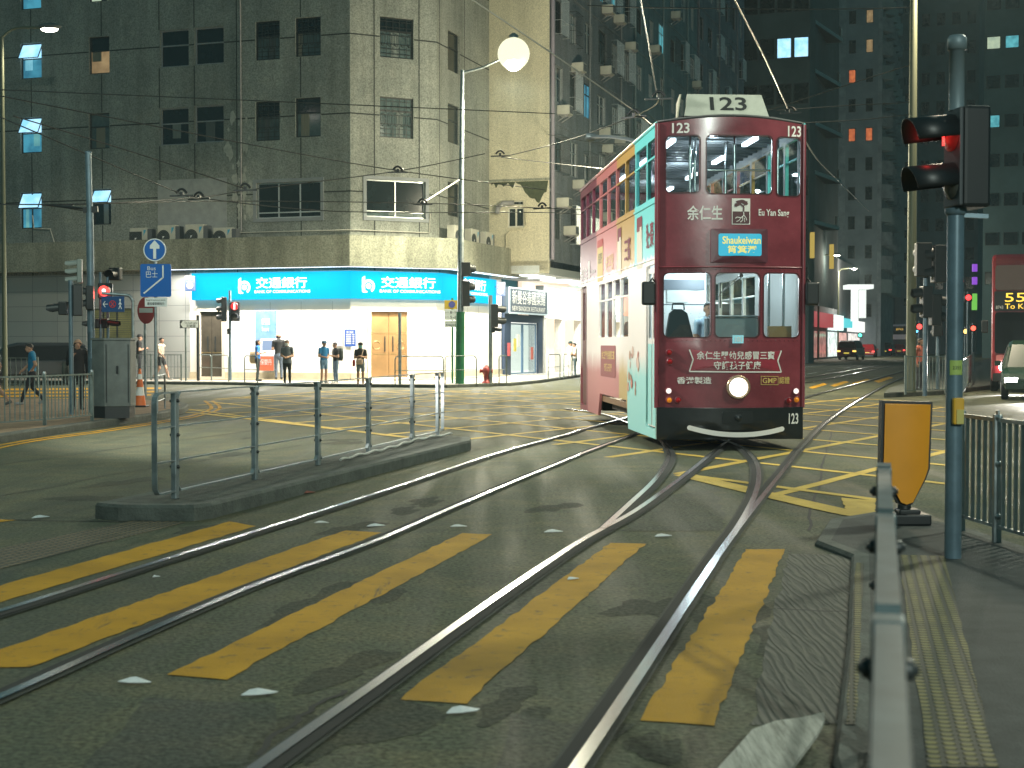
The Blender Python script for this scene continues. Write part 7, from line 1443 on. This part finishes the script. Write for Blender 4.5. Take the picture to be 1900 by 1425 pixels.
g_ = ground_at(1925, 41); tx = car('dark green car with dazzling headlights cut by the right edge', 'car', g_ + U * 1.5, pi - AS, 1.9, 4.6, 1.65, M_cgr, M_tail, True, .6)
for q in ((15.8, 46.3, .85), (14.1, 39.8, .72)): spot('headlight_beam', q, V(q) - U * 9 - UP * .9, 1500, (1., .95, .85), 60, .6, .1)

wc = V((-7.9, 14.4, 0)); car('unseen dark car added left of the frame to throw light on the tram side', 'car', wc, atan2(-(2.1 - wc.x), 27. - wc.y), 1.8, 4.4, 1.5, M_cdk, M_tail, True, .4)  # unseen car added as a light source for the tram side
hd2 = (V((2.1, 26.5, 0)) - wc).normalized()
for sg in (-.6, .6): q = wc + hd2 * 2.3 + V((hd2.y, -hd2.x, 0)) * sg + UP * .72; spot('headlight_beam', q, V((1.8, 28, 2.3)), 1800, (1., .97, .92), 22, 1., .1)  # added beams tilted up onto the tram side

# ================================================================ RIGHT-HAND POLES, FAR LAMPS
bq = G(1690, 728, .14); Yq = bq.y; hd_ = V((bq.x + 1.6, Yq - 1.0, 13.2)); cobra('very tall olive lamp post rising out of the top of the picture at the right', bq, hd_, 6500, (1., .86, .62), 150, hd_ + V((-5, -8, -12)), .12)
bq2 = G(1716, 735, .14); Yr = bq2.y; t = thing('signal_pole', 'thin grey pole with black signal boxes just right of the tall olive lamp post', 'signal pole', bq2); m = MB(); pole(m, bq2, zof(516, Yr), .06); m.build('pole', M_pole, t)
xr = lambda x: P(x, 600, Yr).x
for x, y, n_, s_, fc_ in ((1740, 490, 2, .5, W_), (1718, 560, 2, .42, W_), (1735, 575, 2, .42, E_), (1712, 482, 2, .45, N_)): signal(t, V((xr(x), Yr, zof(y, Yr))), fc_, n_, s_, vis=.25)
bq3 = G(1739, 722, .14); Yt = bq3.y; t = thing('signal_pole', 'slim pole with a small red light left of the blue-grey pole', 'signal pole', bq3); m = MB(); pole(m, bq3, zof(585, Yt), .05); m.build('pole', M_pole, t); signal(t, V((P(1739, 600, Yt).x, Yt, zof(606, Yt))), N_, 2, .3)
def dot(label, px, py, Y, r, c, s_=2.5):
    p = P(px, py, Y); t = thing('signal_light', label, 'signal light', (p.x, p.y, 0)); m = MB(); m.tube([(p.x, p.y + .1, 0), (p.x, p.y + .1, p.z + r * 2)], .05, 6); m.build('pole', M_pole, t); m = MB(); m.box(p + V((0, .08, 0)), (r * 2.6, .12, r * 2.6)); m.build('housing', M_blk, t); m = MB(); m.ball(p, r, 12); m.build('lamp', glow('dot_%s' % '_'.join('%d' % (x * 99) for x in c), c, s_), t)
dot('glowing red signal beside the tall olive lamp post', 1706, 606, 90, .17, (1., .07, .06)); dot('glowing red signal between the slim poles left of the blue-grey pole', 1743, 616, 80, .15, (1., .07, .06)); dot('blue-green point of light right of the far bus', 1700, 614, 120, .16, (.15, .6, 1.)); dot('red signal high on the right beside the neon strip', 1797, 552, 70, .14, (1., .05, .05)); dot('red signal light low between the blue-grey pole and the red bus', 1806, 609, 75, .13, (1., .1, .06)); dot('amber light next to the blue-grey pole', 1792, 615, 75, .12, (1., .6, .15)); dot('red light halfway up right of the blue-grey pole', 1784, 521, 65, .09, (1., .05, .05)); dot('green traffic light beyond the black minivan', 1596, 622, 165, .2, (.1, .9, .6))
for x, y, Y, lab, p_ in ((1553, 473, 138, 'nearest of the three small bright street lamps far down the left of the avenue', 350), (1585, 498, 160, 'middle small bright street lamp far down the avenue, just above the white light sign', 4500), (1640, 531, 205, 'farthest pair lamp right of the white light sign', 4500)):
    h_ = P(x, y, Y); b_ = h_ + V((-1.6, .5, 0)); b_.z = .1; cobra(lab, b_, h_, p_, (1., .92, .74), 0, None, .09)
# lamps outside the frame; the left one added to brighten the tram side
cobra('street lamp behind the camera on the right kerb of the crossing', V((8.0, -15.5, 0)), V((5.8, -14.5, 11.0)), 17000, (.86, 1., .90), 150, V((2.0, 16, 0)))
cobra('unseen street lamp added left of the frame, aimed at the tram side', V((-14.5, 20, 0)), V((-12.2, 20.5, 10.5)), 13000, (1., .97, .88), 64, V((1.2, 26, 1)))
point('added_left_fill', (-12.2, 20.5, 10.0), 1500, (.80, 1., .86), .2)  # added fill light for the left part of the road
cobra('street lamp across the avenue outside the frame on the right', V((12.5, 19, 0)), V((10.2, 18.0, 10.5)), 4200, (.95, 1., .80), 165, V((4, 17, 0)))

hp = nu(-12, 52, 8.1); t = thing('added_lamp', 'lamp added out of sight behind the tram to light the plaster wall', 'street lamp', hp)  # lamp added behind the tram to brighten the plaster wall
m = MB(); m.ball(hp + UP * .1, (.35, .22, .14), 12); m.build('lamp_head', M_grey, t); m = MB(); m.ball(hp, (.25, .16, .14), 12); m.build('bulb', M_bulb, t); m = MB(); m.tube([hp + UP * .2, hp + UP * .8], .02, 6); m.build('hanger', M_blk, t); point('added_lamp_light', hp - UP * .3, 4200, (1., .91, .64), .2)

# ================================================================ OVERHEAD WIRES AND HANGERS
M_wire = mat('wire', (.035, .04, .04), .5, .5); M_wireb = mat('bright_wire', (.5, .5, .46), .35, .8)
wg = 'overhead tram wires'
def wire(label, pts, r=.014, m_=None, sag=0.):
    q = [P(x, y, Y) for x, y, Y in pts]; q = catmull(q, 6) if len(q) > 2 else [q[0].lerp(q[1], i / 8) - UP * sag * sin(pi * i / 8) for i in range(9)]
    m = MB(); m.tube(q, r, 5, False); tag(m.build('overhead_wire', m_ or M_wire), label, 'wire', wg)
wire('dark wire crossing the upper storeys level with the second window row', [(-60, 164, 36), (480, 187, 40), (1030, 211, 44)])
wire('dark wire sloping down from the left edge to the clamp over the corner window', [(-60, 166, 30), (480, 271, 36), (735, 316, 40), (1010, 352, 42)])
wire('dark wire sloping down to the clamp left of the three-light window', [(25, 215, 30), (240, 280, 33), (455, 350, 36)])
wire('dark wire sloping from the left edge to the two clamps above the air conditioners', [(-40, 200, 30), (101, 260, 31), (335, 359, 35), (370, 366, 36)])
wire('nearly level wire through the left crossarm and past the wide windows', [(-40, 379, 30), (170, 378, 31), (370, 366, 36), (480, 350, 38), (740, 317, 42), (900, 285, 44)])
wire('long level wire strung across the facade just above the ledge air conditioners', [(170, 378, 31), (440, 373, 38), (784, 377, 42), (1005, 386, 44), (1200, 392, 40)])
wire('second level wire just under the first above the ledge', [(330, 362, 36), (620, 392, 40), (1000, 394, 44), (1080, 398, 44)])
wire('bright diagonal wire from the top edge down to the tram roof crossing', [(868, -6, 30), (1040, 110, 31), (1176, 206, 32), (1245, 262, 33)], .016, M_wireb)
wire('curved bright wire hanging from the top edge to the crossing left of the number board', [(1187, -10, 30), (1203, 80, 30), (1218, 170, 30.5), (1222, 184, 30.5), (1212, 198, 31), (1176, 216, 32)], .014, M_wireb)
wire('thin wire from the roof crossing going left past the round lantern pole', [(1176, 216, 32), (1080, 252, 36), (1000, 275, 40), (930, 292, 44)], .013)
wire('bright diagonal wire right of the number board coming down from the top edge', [(1358, -10, 34), (1420, 110, 37), (1462, 202, 40)], .016, M_wireb)
wire('bright wire falling from the tram corner toward the far street', [(1494, 262, 42), (1520, 300, 48), (1560, 340, 60), (1612, 392, 85)], .02, M_wireb)
wire('level span wire near the top above the number board', [(1090, 10, 44), (1210, 14, 44), (1500, 17, 44), (1690, 14, 43)], .016)
wire('span wire crossing the grey tower left of the signal head', [(1440, 205, 44), (1570, 196, 44), (1690, 190, 43)], .014)
wire('lower span wire from the tram corner to the tall olive post', [(1490, 228, 44), (1600, 222, 44), (1690, 212, 43)], .014)
wire('bright strut reaching from the corner window clamp to the tall lamp post', [(784, 377, 42), (852, 334, 50)], .03, M_wireb)
wire('span wire added to carry the unseen lamp behind the tram', [(1018, 250, 64), (1209, 262, 53), (1690, 120, 43)], .016)  # wire added only to hold the lamp behind the tram
wire('wire from the right edge of the dark facade to the clamp on the plaster wall', [(930, 292, 44), (1020, 302, 47), (1130, 314, 52)], .014)
hg = 'dark wire clamps'
proto = None
for x, y, Y, lab in ((337, 360, 35, 'left of the pair above the air conditioners'), (369, 366, 36, 'right of the pair above the air conditioners'), (455, 350, 36, 'left of the three-light window'), (738, 317, 40, 'above the two-light window'), (928, 287, 44, 'on the plain wall under the round lantern'), (1006, 384, 44, 'on the yellow-lit wall'), (784, 377, 42, 'at the right of the two-light window'), (1176, 214, 32, 'at the wire crossing left of the tram board'), (1222, 180, 30.5, 'beside the top of the number board'), (1467, 207, 40, 'above the right corner of the tram')):
    p = P(x, y, Y); lb = 'dark wire clamp ' + lab
    if proto is None:
        proto = thing('wire_clamp', lb, 'wire clamp', p, 0, hg); ROOTM.pop(proto.name); m = MB(); m.tube([(-.13 + .26 * i / 8, 0, .02 + .10 * sin(pi * i / 8)) for i in range(9)], .03, 6); m.box((0, 0, .0), (.07, .05, .1)); m.build('clamp_body', M_blk, proto, 0, True); m = MB(); m.beam((-.28, 0, -.05), (.28, 0, -.03), .035, .035); m.build('clamp_bar', M_blk, proto, 0, True)
    else: dup(proto, p, random.uniform(-.4, .4), lb, hg)

# ================================================================ LITTER
M_paper = mat('leaflet_paper', (.70, .72, .72), .6, var=.2, vscale=9); M_pbr = mat('reddish_litter', (.30, .10, .07), .7, var=.5, vscale=12)
for i, (x, y, s_, mt, lab) in enumerate(((248, 1269, .15, M_paper, 'folded dull leaflet lying left of the third yellow stripe'), (480, 1291, .16, M_paper, 'folded pale leaflet in the left foreground below the third stripe'), (858, 1324, .15, M_paper, 'folded white leaflet just below the fourth yellow stripe'), (697, 978, .16, M_paper, 'white leaflet at the upper end of the second stripe'), (850, 979, .14, M_paper, 'white leaflet left of the upper end of the third stripe'), (1026, 989, .16, M_paper, 'white leaflet between the third and fourth stripe ends'), (1230, 997, .15, M_paper, 'thin leaflet right of the upper end of the fourth stripe'), (596, 972, .12, M_paper, 'small leaflet above the upper end of the second stripe'), (1063, 1077, .09, M_paper, 'crumpled scrap lying on the fourth yellow stripe'), (569, 916, .2, M_pbr, 'reddish crushed litter beside the traffic island kerb'), (290, 1073, .05, M_paper, 'tiny pale scrap between the first and second rails'), (75, 962, .16, M_paper, 'flat pale leaflet at the left edge before the island'))):
    p = G(x, y); s_ *= .52; t = MB(); a = random.uniform(-.4, .4); R = Matrix.Rotation(a, 3, 'Z'); h = s_ * .2; z = .012
    q = [R @ V(v) + p for v in ((-s_ * .9, -s_ * .25, z), (-s_ * .1, -s_ * .45, z + .004), (-s_ * .05, s_ * .35, z + h), (s_ * .75, -s_ * .15, z + .004), (s_ * 1.0, s_ * .3, z), (-s_ * .5, s_ * .4, z + .01))]
    t.add(q, [[0, 1, 2], [1, 3, 2], [3, 4, 2], [0, 2, 5]]); o = t.build('litter_leaflet', mt); o.modifiers.new('thickness', 'SOLIDIFY').thickness = .004; tag(o, lab, 'leaflet' if mt is M_paper else 'litter', 'litter on the road')
# torn board in the bottom right corner
k = NB('torn_board'); wv = k.noise(3, 6, .7, k.mapping((16, 1.2, 1), (0, 0, radians(-32)))); k.L(k.ramp(wv.outputs['Fac'], [(.3, (.16, .16, .13)), (.5, (.38, .37, .32)), (.7, (.55, .53, .47))]), k.b.inputs['Base Color']); k.b.inputs['Roughness'].default_value = .8; k.bump(wv.outputs['Fac'], .5, .02)
pts = [(1290, 1480), (1335, 1425), (1368, 1392), (1396, 1362), (1440, 1349), (1486, 1346), (1529, 1339), (1531, 1352), (1516, 1378), (1490, 1410), (1470, 1436), (1440, 1480)]
m = MB(); q = [G(x, y, .05) + UP * (.012 * i % .03) for i, (x, y) in enumerate(pts)]; m.prism([V((p.x, p.y, .03 + .06 * (p.x - .5))) for p in q], UP * .014); tag(m.build('torn_board', k.m), 'torn pale board lying on the road at the bottom right corner', 'board')
# loose white rope edging on the traffic island
q = catmull([G(x, y, .16) for x, y in ((632, 855), (665, 846), (700, 838), (735, 829), (765, 819), (800, 812), (838, 806))], 6); m = MB(); m.tube([p + UP * (.012 + .01 * sin(i * 1.3)) for i, p in enumerate(q)], .016, 6); tag(m.build('rope', mat('pale_rope', (.5, .5, .46), .8, var=.4, vscale=20)), 'pale frayed rope lying along the far part of the traffic island', 'rope')

# ================================================================ THIN HAZE ADDED TO LIFT THE DARK TONES
m = MB(); m.box((60, 190, 84), (420, 480, 170)); hz = bpy.data.materials.new('haze'); hz.use_nodes = True; nt = hz.node_tree; nt.nodes.clear()
o_ = nt.nodes.new('ShaderNodeOutputMaterial'); v_ = nt.nodes.new('ShaderNodeVolumePrincipled'); v_.inputs['Color'].default_value = (.68, .93, 1., 1); v_.inputs['Density'].default_value = .00045; v_.inputs['Anisotropy'].default_value = .3
nt.links.new(v_.outputs[0], o_.inputs['Volume']); tag(m.build('haze', hz), kind='stuff')
